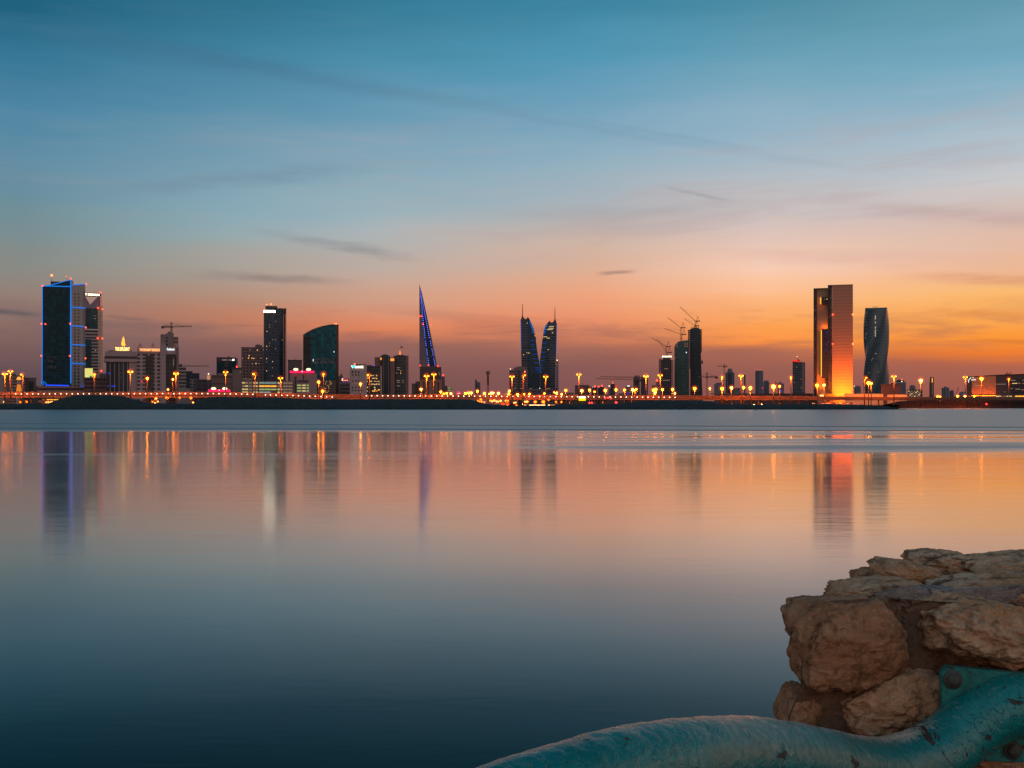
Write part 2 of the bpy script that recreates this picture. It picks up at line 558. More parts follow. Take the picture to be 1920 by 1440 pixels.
class Bld:
    """building standing at distance Y, its front turned to the bay; parts are laid out in its own metres"""

    def __init__(s, name, label, cat, px, Y, gz=GZ, group=None, yaw=0.0):
        s.pc, s.Y, s.gz = px, Y, gz
        s.th = math.atan((px - 960) / F)
        s.k = math.cos(s.th)
        s.e = thing(name, label, cat, (X_(px, Y), Y, gz), group)
        s.e.rotation_euler = (0, 0, -s.th + yaw)

    def x(s, px, d=0.0):
        return (px - s.pc) * s.k * (s.Y + d * s.k) / F

    def z(s, py, d=0.0):
        return CAM_H + (HZ - py) / F * (s.Y + d * s.k) - s.gz

    def add(s, name, bm, m, parent=None, smooth=False):
        me = D.meshes.new(name)
        bmesh.ops.recalc_face_normals(bm, faces=bm.faces)
        bm.to_mesh(me)
        bm.free()
        if smooth:
            for p in me.polygons:
                p.use_smooth = True
        for q in (m if isinstance(m, (list, tuple)) else [m]):
            me.materials.append(q)
        o = D.objects.new(name, me)
        COL.objects.link(o)
        o.parent = parent or s.e
        return o

    def box(s, name, x0, x1, top, bot, m, d0=0.0, d1=25.0, parent=None):
        bm = BM()
        box(bm, s.x(x0), s.x(x1), d0, d1, 0.0 if bot is None else s.z(bot), s.z(top))
        return s.add(name, bm, m, parent)

    def poly(s, name, pts, m, d0=0.0, d1=20.0, parent=None):
        """outline given as picture points, extruded back"""
        bm = BM()
        q = [(s.x(a), s.z(b)) for a, b in pts]
        fr = [bm.verts.new((a, d0, b)) for a, b in q]
        bk = [bm.verts.new((a, d1, b)) for a, b in q]
        bm.faces.new(fr)
        bm.faces.new(bk[::-1])
        n = len(q)
        for i in range(n):
            bm.faces.new((fr[i], bk[i], bk[(i + 1) % n], fr[(i + 1) % n]))
        return s.add(name, bm, m, parent)

    def bar(s, name, pts, w, m, d=-0.4, parent=None):
        bm = BM()
        p = [Vector((s.x(a), d, s.z(b))) for a, b in pts]
        for a, b in zip(p[:-1], p[1:]):
            beam(bm, a, b, w)
        return s.add(name, bm, m, parent)

    def lamp(s, px, py, m, r=0.9, name='warning_light', d=-0.7, parent=None):
        bm = BM()
        ball(bm, (s.x(px), d, s.z(py)), r, 8, 5)
        return s.add(name, bm, m, parent, True)

    def mast(s, px, top, bot, r=0.35, m=None, d=4.0, name='antenna', parent=None):
        bm = BM()
        tube(bm, [(s.x(px), d, s.z(bot) - 0.3), (s.x(px), d, s.z(top))], [r, r * 0.5], 6)
        return s.add(name, bm, m or STEEL, parent)

    def win(s, px, py, w, h, m, d=-0.12, name='lit_window', parent=None):
        bm = BM()
        box(bm, s.x(px - w / 2), s.x(px + w / 2), d, d + 0.1, s.z(py + h / 2), s.z(py - h / 2))
        return s.add(name, bm, m, parent)

    def text(s, txt, x0, x1, py, h, m, d=-0.6, name='sign_letters', parent=None):
        """raised letters fitted between x0 and x1, resting on row py"""
        cu = D.curves.new(name, 'FONT')
        cu.body = txt
        cu.size = 1.0
        cu.extrude = 0.05
        cu.offset = 0.012
        to = D.objects.new('letters_source', cu)
        COL.objects.link(to)
        bpy.context.view_layer.update()
        me = D.meshes.new_from_object(to.evaluated_get(bpy.context.evaluated_depsgraph_get()))
        D.objects.remove(to)
        xs = [v.co.x for v in me.vertices]
        ys = [v.co.y for v in me.vertices]
        sx = (s.x(x1) - s.x(x0)) / (max(xs) - min(xs))
        sz = (s.z(py - h) - s.z(py)) / (max(ys) - min(ys))
        for v in me.vertices:
            a, b, c = v.co
            v.co = ((a - min(xs)) * sx + s.x(x0), d - c * 4.0, (b - min(ys)) * sz + s.z(py))
        me.materials.clear()
        me.materials.append(m)
        me.name = name
        o = D.objects.new(name, me)
        COL.objects.link(o)
        o.parent = parent or s.e
        return o


STEEL = plain('galvanised_steel', (0.16, 0.15, 0.15), 0.5, 0.3)
DARKSTEEL = plain('dark_steel', (0.045, 0.04, 0.042), 0.6, 0.2)
CONC = plain('pale_concrete', (0.30, 0.25, 0.24), 0.85, 0.0, 0.2, 0.1)
CONC_D = plain('brown_concrete', (0.18, 0.125, 0.125), 0.85, 0.0, 0.25, 0.1)
DARK = plain('dark_cladding', (0.035, 0.03, 0.035), 0.55, 0.0, 0.3, 0.1)
GLASS_B = facade('blue_black_curtain_wall', (0.004, 0.048, 0.066), (0.001, 0.030, 0.046), 3.0, 3.6, 0.9, 0.82, 0.28, 0.5, spec=0.16)
GLASS_T = facade('teal_curtain_wall', (0.008, 0.035, 0.045), (0.003, 0.045, 0.062), 3.0, 3.6, 0.92, 0.85, 0.2, 0.45, spec=0.35)
GLASS_N = facade('navy_curtain_wall', (0.03, 0.036, 0.052), (0.010, 0.034, 0.058), 2.4, 3.6, 0.86, 0.8, 0.2, 0.5, spec=0.35)
L_BLUE = glow('blue_led', (0.012, 0.25, 1.0), 0.85)
L_BLUE2 = glow('deep_blue_led', (0.02, 0.07, 1.0), 1.7)
L_BLUEW = glow('blue_white_led', (0.16, 0.22, 1.0), 3.0)
L_RED = glow('red_warning_lamp', (1.0, 0.05, 0.02), 5.0)
L_REDO = glow('orange_red_lamp', (1.0, 0.16, 0.05), 4.5)
L_WARM = glow('warm_window_light', (1.0, 0.60, 0.26), 1.1)
L_DIMW = glow('dim_window_light', (1.0, 0.62, 0.42), 0.3)
L_WHITE = glow('white_sign_light', (1.0, 0.86, 0.62), 4.0)
L_WHITE2 = glow('cool_sign_light', (0.85, 0.95, 1.0), 1.6)
L_AMBER = glow('amber_light', (1.0, 0.42, 0.04), 1.6)
L_ORSIGN = glow('orange_sign_light', (1.0, 0.40, 0.13), 2.6)
L_PINK = glow('pink_neon', (1.0, 0.012, 0.10), 1.7)
L_CREAM = glow('cream_light', (1.0, 0.80, 0.42), 2.2)
L_GREEN = glow('green_tinged_light', (0.46, 0.62, 0.2), 0.75)
L_TEAL = glow('teal_sign_light', (0.05, 0.85, 0.75), 1.4)
L_CYANW = glow('pale_blue_tube_light', (0.36, 0.62, 0.60), 0.55)
L_YEL = glow('garage_tube_light', (1.0, 0.72, 0.30), 0.75)
L_GHOST = plain('faded_lettering', (0.13, 0.12, 0.13), 0.9, 0, 0.1)

# ------------------------------------------------------------------ far left blocks
FAC_APT = facade('beige_apartment_wall', (0.30, 0.20, 0.18), (0.035, 0.025, 0.03), 5.2, 3.4, 0.8, 0.45)
b = Bld('apartment_block', 'pinkish apartment block at the far left edge with rows of dark balcony windows', 'building', 24, 1300)
b.box('wall', -30, 47, 703.5, None, FAC_APT, 0, 25)
b.box('stair_tower', -30, 7, 705.5, None, CONC, -1.5, 0)
b.box('stair_tower', 10, 13.5, 702, None, CONC_D, -1.2, 0)
b.box('roof_room', 18, 30, 700, 703.6, CONC_D, 4, 18)
for i, (px, py) in enumerate(((20, 717), (28, 724.5), (41, 711), (22, 731))):
    b.win(px, py, 2.2, 1.5, L_DIMW)
b = Bld('apartment_block', 'small brown block with one dark glazed bay, left of the tower outlined in blue', 'building', 58, 1330)
b.box('wall', 46.5, 68, 709, None, CONC_D, 0, 25)
b.box('glazed_bay', 54.5, 63, 715, 731, DARK, -0.8, 0)
b.box('cornice', 46, 68.6, 708, 709.2, CONC_D, -0.5, 25.5)
b.box('side_wall', 68, 76, 724, None, CONC_D, 2, 20)

b = Bld('minaret', 'slim minaret glowing orange at its balcony and base, far left', 'minaret', 35.5, 1270)
bm = BM()
tube(bm, [(0, 0, 0), (0, 0, b.z(733)), (0, 0, b.z(713))], [3.0, 2.6, 1.4], 12)
b.add('shaft', bm, plain('minaret_plaster', (0.42, 0.27, 0.2), 0.85))
bm = BM()
tube(bm, [(0, 0, b.z(712)), (0, 0, b.z(710.5)), (0, 0, b.z(706.5))], [2.3, 2.6, 1.0], 12)
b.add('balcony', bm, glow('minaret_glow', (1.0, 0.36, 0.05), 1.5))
bm = BM()
tube(bm, [(0, 0, b.z(706.5)), (0, 0, b.z(703.5)), (0, 0, b.z(700.5))], [1.3, 1.1, 0.1], 12)
b.add('dome', bm, CONC_D, smooth=True)
bm = BM()
tube(bm, [(0, 0, b.z(734)), (0, 0, b.z(731)), (0, 0, b.z(721))], [2.9, 2.75, 1.9], 12)
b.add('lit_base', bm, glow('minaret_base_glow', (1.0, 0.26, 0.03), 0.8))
b.box('prayer_hall', 25, 40, 735, None, FAC_APT, 1, 14)

# ------------------------------------------------------------------ tower outlined in blue
Y = 1200
b = Bld('blue_outlined_tower', 'dark glass tower at the left with bright blue light lines along its edges', 'tower', 133, Y)
dl, dr = 10.0, 22.0
A = (b.x(79.5, dl), dl)
C = (b.x(133), 0.0)
E = (b.x(160, dr), dr)
G = (A[0] + E[0] - C[0] + 4, dl + dr)
FAC_T1R = facade('grey_concrete_with_paired_windows', (0.36, 0.31, 0.31), (0.012, 0.012, 0.02), 300.0, 4.2, 0.0, 0.5)
zt = b.z(537.5)
bm = BM()
prism(bm, [A, C, (C[0] + 2.5, 14), (A[0] + 4, 22)], 0, 0, ztop=[b.z(539, dl), b.z(524.5), b.z(525), b.z(538)])
b.add('glass_slab', bm, GLASS_B)
bm = BM()
prism(bm, [(C[0] + 0.3, 0.4), E, (E[0] - 8, dr + 16), (C[0] - 4, 20)], 0, 0, ztop=[b.z(534), b.z(531.5, dr), b.z(531.5, dr), b.z(534)])
b.add('concrete_slab', bm, FAC_T1R)
ev = Vector((E[0] - C[0], E[1] - C[1], 0))


def on_right(t, py, off=0.25):
    dd = dr * t
    n = Vector((ev.y, -ev.x, 0)).normalized() * off
    return Vector((C[0] + ev.x * t, C[1] + ev.y * t, b.z(py, dd))) + n


DARKWIN = plain('dark_window_glass', (0.012, 0.012, 0.018), 0.2, 0.0, 0.4, 3.0)
FL = [551 + i * 6.15 for i in range(29)]
for t in (0.27, 0.52):
    for py in FL:
        bm = BM()
        w, h = 0.052, 1.8
        quad(bm, on_right(t - w, py + h), on_right(t + w, py + h), on_right(t + w, py - h), on_right(t - w, py - h))
        b.add('window', bm, DARKWIN)
bm = BM()
beam(bm, on_right(0.9, 545, 0.3), on_right(0.9, 715, 0.3), 1.2)
b.add('corner_pilaster', bm, plain('reddish_pilaster', (0.3, 0.16, 0.15), 0.8))
b.box('roof_plant', 95, 121, 527.5, 540, DARK, 8, 18)
for px, top in ((97, 518), (124.5, 518.5)):
    b.mast(px, top, 530, 0.3, STEEL, 9)
b.lamp(97, 516, L_REDO, 1.3, d=9)
b.lamp(124.5, 517.2, glow('orange_dim_lamp', (1.0, 0.25, 0.1), 1.2), 0.9, d=9)


def fl(px, py):    # on the left face
    t = (133 - px) / (133 - 79.5)
    dd = dl * t
    return Vector((b.x(px, dd), dd - 0.45, b.z(py, dd)))


def strip(pts, w=0.95, m=L_BLUE):
    bm = BM()
    for p, q in zip(pts[:-1], pts[1:]):
        beam(bm, p, q, w)
    return b.add('led_strip', bm, m)


strip([fl(80, 538.5), fl(79.6, 720)], 0.8)
strip([fl(132.6, 525), fl(132.6, 719)], 1.15)
strip([fl(80, 538.2), fl(131.6, 537.4)])
strip([fl(87, 538.2), fl(117, 529.5)], 0.8)
strip([fl(117, 529), fl(131.5, 525.4)], 0.6)
strip([on_right(0.03, 534.2, 0.5), on_right(1.0, 531.6, 0.5)], 0.8)
for py in (576, 611, 646, 681):
    strip([on_right(0.04, py, 0.6), on_right(0.97, py + 1.1, 0.6)], 0.85)
strip([fl(86, 722.5), fl(128, 723), on_right(1.1, 725.5, 0.8)], 1.0, L_BLUE2)
strip([fl(77, 720), fl(79.5, 715)], 0.5)
strip([fl(82.5, 722), fl(82.5, 715.5), fl(87, 719.5), fl(87.5, 722.5)], 0.6)
strip([fl(79.5, 722), fl(82.5, 722)], 0.6)
for px, py in ((80, 538), (132.6, 522.4), (78, 608.5), (85.5, 609), (131.5, 607), (77.5, 668), (130.8, 667.5)):
    bm = BM()
    ball(bm, fl(px, py) + Vector((0, -0.8, 0)), 0.8, 8, 5)
    b.add('warning_light', bm, L_RED, smooth=True)
for t, py in ((1.0, 531.5), (0.98, 613.5), (0.95, 671.5)):
    bm = BM()
    ball(bm, on_right(t, py, 1.2), 0.8, 8, 5)
    b.add('warning_light', bm, L_RED, smooth=True)
b.box('podium', 72, 162, 724.5, None, facade('banded_podium', (0.3, 0.17, 0.15), (0.02, 0.015, 0.02), 200, 5.4, 1.0, 0.45), -3.5, 18)
for txt, x0, x1, py, h in (('FLATS FOR RENT', 88, 116.5, 672, 3.2), ('Tel', 88.5, 100, 679.5, 4.5), ('1788 84 45', 88, 116.5, 691.5, 6.0)):
    b.text(txt, x0, x1, py, h, L_GHOST, d=5.2 if x0 < 90 else 5.2, name='faded_lettering')

# ------------------------------------------------------------------ tower with the notch
Y = 1420
b = Bld('notched_hotel_tower', 'tower with a V notched top and lit sign right behind the blue outlined tower', 'tower', 172, Y)
DOM = facade('hotel_floor_bands', (0.32, 0.27, 0.28), (0.01, 0.014, 0.022), 200.0, 4.1, 1.0, 0.5)
b.box('banded_floors', 150, 183.5, 617.5, None, DOM, 0, 22)
b.box('glass_head', 150, 183.5, 578, 617.5, GLASS_T, 0, 22)
b.box('glazed_corner', 150, 171, 636, 700, GLASS_T, -0.8, 0)
b.box('floor_line', 150, 183.5, 617, 618.6, plain('white_floor_edge', (0.6, 0.58, 0.62), 0.6), -0.9, 0)
NOTCH = plain('violet_grey_cladding', (0.19, 0.15, 0.19), 0.6)
b.poly('crown', [(150, 578), (150, 556), (160, 556), (169, 571.5), (183, 556), (190, 556), (190, 574), (184, 578)], NOTCH, 0, 8)
b.box('sign_board', 150, 190, 549, 556, plain('maroon_board', (0.06, 0.012, 0.012), 0.6), -0.6, 2)
b.text('T DOMAIN', 159.6, 186.5, 554.6, 4.1, L_WHITE, d=-0.9)
b.box('pylon', 184, 192.5, 574, None, facade('lit_pylon_wall', (0.42, 0.34, 0.26), (0.2, 0.13, 0.11), 2.6, 4.1, 0.3, 0.5), -2, 14)
b.box('edge_fin', 187, 190, 549, 577, plain('maroon_fin', (0.12, 0.03, 0.03), 0.6), -0.3, 3)
for i in range(8):
    b.lamp(188.6, 556 + i * 2.5, glow('pink_red_lamp', (1.0, 0.2, 0.2), 1.2), 0.5, d=-1.0)
for i in range(24):
    b.lamp(190.2, 585 + i * 4.9, glow('dim_red_lamp', (1.0, 0.22, 0.16), 0.55), 0.45, d=-2.5)
for px, py in ((188.5, 548.5), (183.5, 577.5), (192, 579.5), (183, 634), (192, 634.5), (190, 695.5)):
    b.lamp(px, py, L_RED, 0.95, d=-3)
b.win(178.5, 592, 4, 0.8, L_DIMW, -0.5)
b.win(178, 597.5, 4, 0.8, L_DIMW, -0.5)
b.win(179, 657, 1.5, 1.0, L_WARM, -0.5)
b.win(179, 667, 1.5, 1.0, L_DIMW, -0.5)

b = Bld('banded_block', 'low maroon banded block between the blue outlined tower and the round corniced hotel', 'building', 180, 1180)
b.box('wall', 158, 199, 708, None, facade('maroon_bands', (0.2, 0.11, 0.13), (0.025, 0.018, 0.025), 200, 4.4, 1.0, 0.5), 0, 25)
b.box('roof_room', 186, 199, 700, 708, CONC_D, 6, 18)
b = Bld('billboard', 'glowing green and yellow billboard below the notched hotel tower', 'billboard', 166.5, 1160)
m, nt = mat('billboard_picture')
co = nt.new('ShaderNodeTexCoord').outputs['Object']
cx, cy, cz = nt.xyz(co)
pic = nt.mix(nt.rng(nt.noise(co, 0.35, 3), 0.4, 0.65), (0.95, 0.78, 0.12, 1), (0.75, 0.85, 0.4, 1))
pic = nt.mix(nt.m('MULTIPLY', nt.rng(nt.m('ABSOLUTE', nt.m('SUBTRACT', cx, 2.0)), 0.9, 1.4, 1, 0), nt.rng(cz, 30.5, 31.5, 1, 0)), pic, (0.0, 0.16, 0.06, 1))
e = nt.new('ShaderNodeEmission')
nt.put(e.inputs[0], pic)
e.inputs[1].default_value = 0.9
finish(nt, e.outputs[0])
b.box('picture_panel', 159, 174, 690.5, 707.5, m, 0, 0.5)
b.box('frame', 158.5, 174.5, 690, 708, DARKSTEEL, 0.6, 1.4)
for px in (162, 171):
    bm = BM()
    tube(bm, [(b.x(px), 1.0, 0), (b.x(px), 1.0, b.z(700))], 0.4, 8)
    b.add('support_post', bm, DARKSTEEL)

# ------------------------------------------------------------------ hotel with the flame sign
Y = 1150
b = Bld('round_corniced_hotel', 'hotel with heavy round cornice, dark glass bays and a glowing flame sign on its roof', 'hotel', 226, Y)
LILAC = plain('lilac_stone', (0.31, 0.22, 0.24), 0.8, 0, 0.12, 0.05)
b.box('glass_bays', 199, 242, 678, None, facade('tall_glass_bays', (0.27, 0.22, 0.26), (0.006, 0.016, 0.028), 4.3, 500, 0.84, 1.0, u0=1.2), 0, 26)
b.box('stone_wing', 242, 257, 666, None, LILAC, -0.5, 26)
b.box('cornice', 195, 257, 673, 678.5, LILAC, -2.2, 27)
b.box('window_band', 196, 256.5, 668, 673, plain('dark_band_glass', (0.012, 0.014, 0.022), 0.25), -1.4, 27)
b.box('attic', 197, 256, 659, 668, LILAC, -1.0, 26.5)
b.box('roof_room', 203, 248, 656.5, 659, CONC_D, 4, 22)
b.text('THE DIPLOMAT', 216, 243, 657.6, 6.6, glow('yellow_sign_light', (1.0, 0.66, 0.18), 3.4), d=1.0)
bm = BM()
for px in (219, 225, 233, 240):
    beam(bm, (b.x(px), 1.8, b.z(660)), (b.x(px), 1.8, b.z(651)), 0.3)
b.add('sign_frame', bm, DARKSTEEL)
bm = BM()
for k, (w, h, o) in enumerate(((1.7, 11.5, 0.0), (1.1, 8.0, -1.0), (1.0, 7.0, 1.2))):
    z0 = b.z(649)
    tube(bm, [(b.x(231.5) + o * 0.7, 1, z0), (b.x(231.2) + o, 1, z0 + h * 0.28), (b.x(231.2) + o * 0.8, 1, z0 + h * 0.62), (b.x(231.5), 1, z0 + h * 0.9)], [0.5, w, w * 0.7, 0.1], 8)
b.add('flame_sign', bm, glow('flame_light', (1.0, 0.36, 0.05), 2.0))
bm = BM()
tube(bm, [(b.x(232.8), 2.4, b.z(649)), (b.x(233.2), 2.4, b.z(643)), (b.x(231.5), 2.4, b.z(637.5))], [1.2, 2.0, 0.2], 8)
b.add('flame_back', bm, DARKSTEEL)
for px, py, w in ((203.5, 700, 3.0), (213, 724, 8), (206, 701.5, 1.2), (203, 723.8, 2)):
    b.win(px, py, w, 0.8, L_BLUE2, -0.25, 'blue_light_line')
for px, py in ((226.5, 699), (227, 708)):
    b.win(px, py, 1.0, 1.2, glow('red_pilot', (1, 0.08, 0.1), 0.5), -0.25)

# ------------------------------------------------------------------ residence with pointed roofs
Y = 1160
b = Bld('residence_block', 'lilac residence block with pyramid roofed corners and an orange lit rooftop sign', 'building', 296, Y)
RES = facade('residence_windows', (0.34, 0.25, 0.27), (0.035, 0.03, 0.042), 7.4, 4.0, 0.72, 0.55, u0=0.8)
b.box('wall', 257, 304, 661, None, RES, 0, 26)
b.box('central_glass_bay', 273, 288, 667, None, facade('brown_glass_bay', (0.07, 0.06, 0.065), (0.02, 0.022, 0.03), 3, 4, 0.88, 0.85), -0.7, 0)
b.box('parapet', 257, 304, 657.5, 661, LILAC, -0.8, 26)
for x0, x1 in ((257.5, 268.5), (281, 292)):
    b.poly('gable', [(x0, 657.5), (x1, 657.5), (x1, 652), ((x0 + x1) / 2, 642.5), (x0, 652)], LILAC, 2, 13)
b.text('THE DIPLOMAT RESIDENCE', 262, 299.5, 658.6, 4.6, L_ORSIGN, d=-1.5)
b.box('stone_pier', 300.5, 311, 652, None, LILAC, -2, 26)
b.box('stone_pier', 331, 335.5, 652, None, CONC_D, -2, 26)
b.poly('gable', [(300.5, 652), (311, 652), (311, 648), (306, 642), (300.5, 648)], LILAC, -2, 10)
b.poly('gable', [(325, 652), (335.5, 652), (335.5, 648), (329.5, 642), (325, 648)], LILAC, -2, 10)
b.box('dark_glass_bay', 311, 331, 664, None, facade('brown_glass_bay', (0.07, 0.06, 0.065), (0.02, 0.022, 0.03), 3, 4, 0.88, 0.85), 0, 20)
b.box('sign_wall', 311, 331, 655, 664, LILAC, -0.4, 20)
b.text('Radisson', 313, 327.5, 656.6, 4.8, L_WHITE2, d=-0.9)
b.win(276, 715.5, 3, 2.6, glow('red_window', (1, 0.02, 0.03), 1.3), -0.95)
b.win(266.3, 715.6, 2.6, 2.6, glow('red_window', (1, 0.02, 0.03), 1.3), -0.3)
b.win(315, 730, 3, 2.6, L_CREAM, -0.3)
b.win(325.5, 679, 0.8, 14, L_DIMW, -0.2)

# ------------------------------------------------------------------ concrete core being built behind it
b = Bld('concrete_tower', 'bare concrete tower under construction rising behind the residence block', 'tower', 318, 1380)
b.box('core', 301, 325, 627, None, plain('raw_concrete', (0.22, 0.16, 0.16), 0.9, 0, 0.15, 0.08), 0, 22)
b.box('core_window_line', 311.3, 314.5, 632, 662, facade('core_openings', (0.22, 0.16, 0.16), (0.02, 0.015, 0.02), 200, 4.4, 1.0, 0.55), -0.3, 0)
b.box('side_bay', 325, 334.5, 631, None, facade('open_floor_slabs', (0.3, 0.2, 0.17), (0.1, 0.06, 0.055), 200, 4.6, 1.0, 0.5), 3, 20)
b.box('roof_room', 311, 326, 624.5, 627, CONC_D, 4, 18)
b.box('roof_room', 315, 321, 621, 624.5, CONC_D, 6, 14)

# ------------------------------------------------------------------ cranes
CRANE = plain('crane_paint', (0.12, 0.06, 0.045), 0.6)


def lattice(bm, a, b_, w, n, t):
    """square lattice boom from a to b_"""
    a, b_ = Vector(a), Vector(b_)
    d = (b_ - a).normalized()
    up = Vector((0, 1, 0))
    s = d.cross(up).normalized() * w / 2
    u = up * w / 2
    for e in (s + u, s - u, -s - u, -s + u):
        beam(bm, a + e, b_ + e, t)
    for i in range(n):
        p, q = a + (b_ - a) * i / n, a + (b_ - a) * (i + 1) / n
        sg = 1 if i % 2 else -1
        beam(bm, p + s * sg + u, q - s * sg + u, t * 0.8)
        beam(bm, p + s * sg - u, q - s * sg - u, t * 0.8)
    return bm


def hammer_crane(label, px, Y, py, base, tip, tail, w=2.0, gz=GZ, top=7, tip_y=0, loaded=True):
    """tower crane: level jib to tip, counter jib to tail"""
    b = Bld('tower_crane', label, 'crane', px, Y, gz)
    bm = BM()
    lattice(bm, (0, 0, b.z(base)), (0, 0, b.z(py)), w * 0.9, 10, w * 0.2)
    b.add('mast', bm, CRANE)
    bm = BM()
    lattice(bm, (0, 0, b.z(py)), (b.x(tip), 0, b.z(py + tip_y)), w * 0.5, 16, w * 0.16)
    b.add('jib', bm, CRANE)
    bm = BM()
    lattice(bm, (0, 0, b.z(py)), (b.x(tail), 0, b.z(py - tip_y * 0.2)), w * 0.7, 5, w * 0.3)
    cj = b.add('counter_jib', bm, CRANE)
    sg = 1 if tail > px else -1
    if loaded:
        bm = BM()
        box(bm, b.x(tail) - 1.7, b.x(tail) + 1.7, -1, 1, b.z(py + 3.6), b.z(py - 0.4))
        b.add('counterweight', bm, DARKSTEEL, cj)
    bm = BM()
    lattice(bm, (0, 0, b.z(py)), (0, 0, b.z(py - top)), w * 0.7, 3, w * 0.26)
    for e in (b.x(tip) * 0.6, b.x(tail) * 0.9):
        beam(bm, (0, 0, b.z(py - top)), (e, 0, b.z(py)), w * 0.11)
    b.add('tower_head', bm, CRANE)
    bm = BM()
    box(bm, -sg * 0.4 - 1.1, -sg * 0.4 + 1.1, -2.2, -0.8, b.z(py + 2.6), b.z(py + 0.4))
    b.add('cab', bm, DARKSTEEL)
    return b


def luff_crane(label, px, Y, top, base, tip, tipy, w=1.8, gz=GZ):
    """luffing crane: raised boom to (tip, tipy)"""
    b = Bld('luffing_crane', label, 'crane', px, Y, gz)
    bm = BM()
    lattice(bm, (0, 0, b.z(base)), (0, 0, b.z(top)), w, 6, w * 0.22)
    b.add('mast', bm, CRANE)
    bm = BM()
    lattice(bm, (0, 0, b.z(top)), (b.x(tip), 0, b.z(tipy)), w * 0.42, 14, w * 0.12)
    b.add('boom', bm, CRANE)
    sg = -1 if tip > px else 1
    bm = BM()
    box(bm, min(0, sg * 7.0), max(0, sg * 7.0), -1.1, 1.1, b.z(top + 1.0), b.z(top - 0.7))
    b.add('counterweight_deck', bm, DARKSTEEL)
    bm = BM()
    beam(bm, (sg * 1.0, 0, b.z(top)), (sg * 3.5, 0, b.z(top - 9)), 0.6)
    beam(bm, (sg * 5.5, 0, b.z(top)), (sg * 3.5, 0, b.z(top - 9)), 0.4)
    beam(bm, (sg * 3.5, 0, b.z(top - 9)), (b.x(tip) * 0.85, 0, b.z(top + (tipy - top) * 0.85)), 0.16)
    b.add('a_frame', bm, CRANE)
    return b


hammer_crane('tower crane with level jib on the bare concrete tower behind the residence block', 321.5, 1390, 612.5, 625, 360, 305, 2.4, top=8, tip_y=-1.5)
hammer_crane('low tower crane reaching right from behind the cream banded block', 338, 1420, 686.5, 730, 392, 331, 2.0, top=4, tip_y=-0.8)

b = Bld('banded_block', 'cream block with dark floor bands just right of the residence block', 'building', 342, 1240)
b.box('wall', 334, 349, 688, None, facade('cream_bands', (0.36, 0.27, 0.25), (0.06, 0.04, 0.045), 200, 4.0, 1.0, 0.5), 0, 22)
b.box('plant_room', 335, 341.5, 683, 688, DARK, 4, 14)
b.box('low_wing', 335, 357, 728, None, plain('cream_wall', (0.36, 0.28, 0.26), 0.85), -4, 0)
b = Bld('dark_office_block', 'dark teal stepped block left of the water tank', 'building', 362, 1330)
b.box('wall', 349, 361, 696, None, GLASS_N, 0, 22)
b.box('wall', 361, 374, 699.5, None, GLASS_N, 2, 22)
b.box('pale_bay', 356, 371, 711, None, facade('grey_grid', (0.24, 0.19, 0.21), (0.03, 0.03, 0.04), 4, 4, 0.6, 0.55), -1.5, 0)
b = Bld('warehouse', 'long low dark block under the lit water tank', 'building', 380, 1290)
b.box('wall', 366, 396, 712, None, facade('low_dark_grid', (0.1, 0.075, 0.085), (0.03, 0.025, 0.03), 6, 4.5, 0.7, 0.4), 0, 25)
b.box('parapet', 366, 396, 711.2, 712, CONC_D, -0.4, 25)
b = Bld('water_tank', 'small round roof tank lit orange, with one white lamp over it', 'tank', 391, 1275)
bm = BM()
tube(bm, [(0, 0, b.z(712)), (0, 0, b.z(704)), (0, 0, b.z(703.3))], [1.75, 1.75, 0.4], 14)
b.add('drum', bm, glow('lit_drum', (0.75, 0.32, 0.15), 0.75))
bm = BM()
tube(bm, [(0, 0, 0), (0, 0, b.z(712))], 1.3, 8)
b.add('stand', bm, CONC_D)
b.mast(391, 701.5, 703.5, 0.15, STEEL, 0, 'lamp_stem')
b.lamp(391, 701, L_WHITE, 0.6, 'lamp', 0)

# ------------------------------------------------------------------ dark office with small white sign
b = Bld('dark_office_block', 'dark office block with a small bird-like white sign at its top right', 'building', 425, 1300)
b.box('wall', 406, 442.5, 670, None, GLASS_B, 0, 25)
b.box('side_fin', 442.8, 446, 671, None, plain('mauve_fin', (0.24, 0.16, 0.17), 0.8), 1, 22)
b.box('sign_band', 406.4, 442.2, 671.5, 678, plain('maroon_band', (0.07, 0.035, 0.045), 0.7), -0.4, 0)
b.box('roof_post', 428, 430, 667, 670, DARK, 5, 8)
for x0, x1 in ((416.5, 426), (428.5, 433)):
    b.box('sign_line', x0, x1, 674.3, 675.6, glow('faint_sign', (1, 0.7, 0.65), 0.35), -0.7, -0.45)
bm = BM()
for pts in ([(434.5, 676), (437, 672.6), (438, 674.5), (439.4, 672.3), (439.5, 676)],):
    vs = [bm.verts.new((b.x(a), -0.7, b.z(c))) for a, c in pts]
    bm.faces.new(vs)
b.add('sign_mark', bm, glow('white_mark', (0.8, 0.95, 1.0), 2.6))
b.lamp(444, 687.5, L_RED, 0.9)
b.box('dark_door', 421, 428, 679, 688, plain('teal_pane', (0.004, 0.02, 0.026), 0.3), -0.3, 0)
b = Bld('stone_hall', 'brown stone hall with round cornice in front of the dark office block', 'building', 427, 1220)
b.box('wall', 396, 449, 703, None, facade('brown_hall_bands', (0.17, 0.11, 0.11), (0.1, 0.06, 0.06), 200, 7.5, 1.0, 0.3), 0, 22)
b.box('tower_wing', 436, 452.5, 690, None, CONC_D, -1.5, 20)
b.box('cornice', 409, 436, 700.5, 703, CONC, -1, 22)
b.box('tower_cap', 435, 453, 689, 692, DARK, -2.2, 20.5)
b.win(450.5, 697, 0.8, 3, L_DIMW, -1.7)


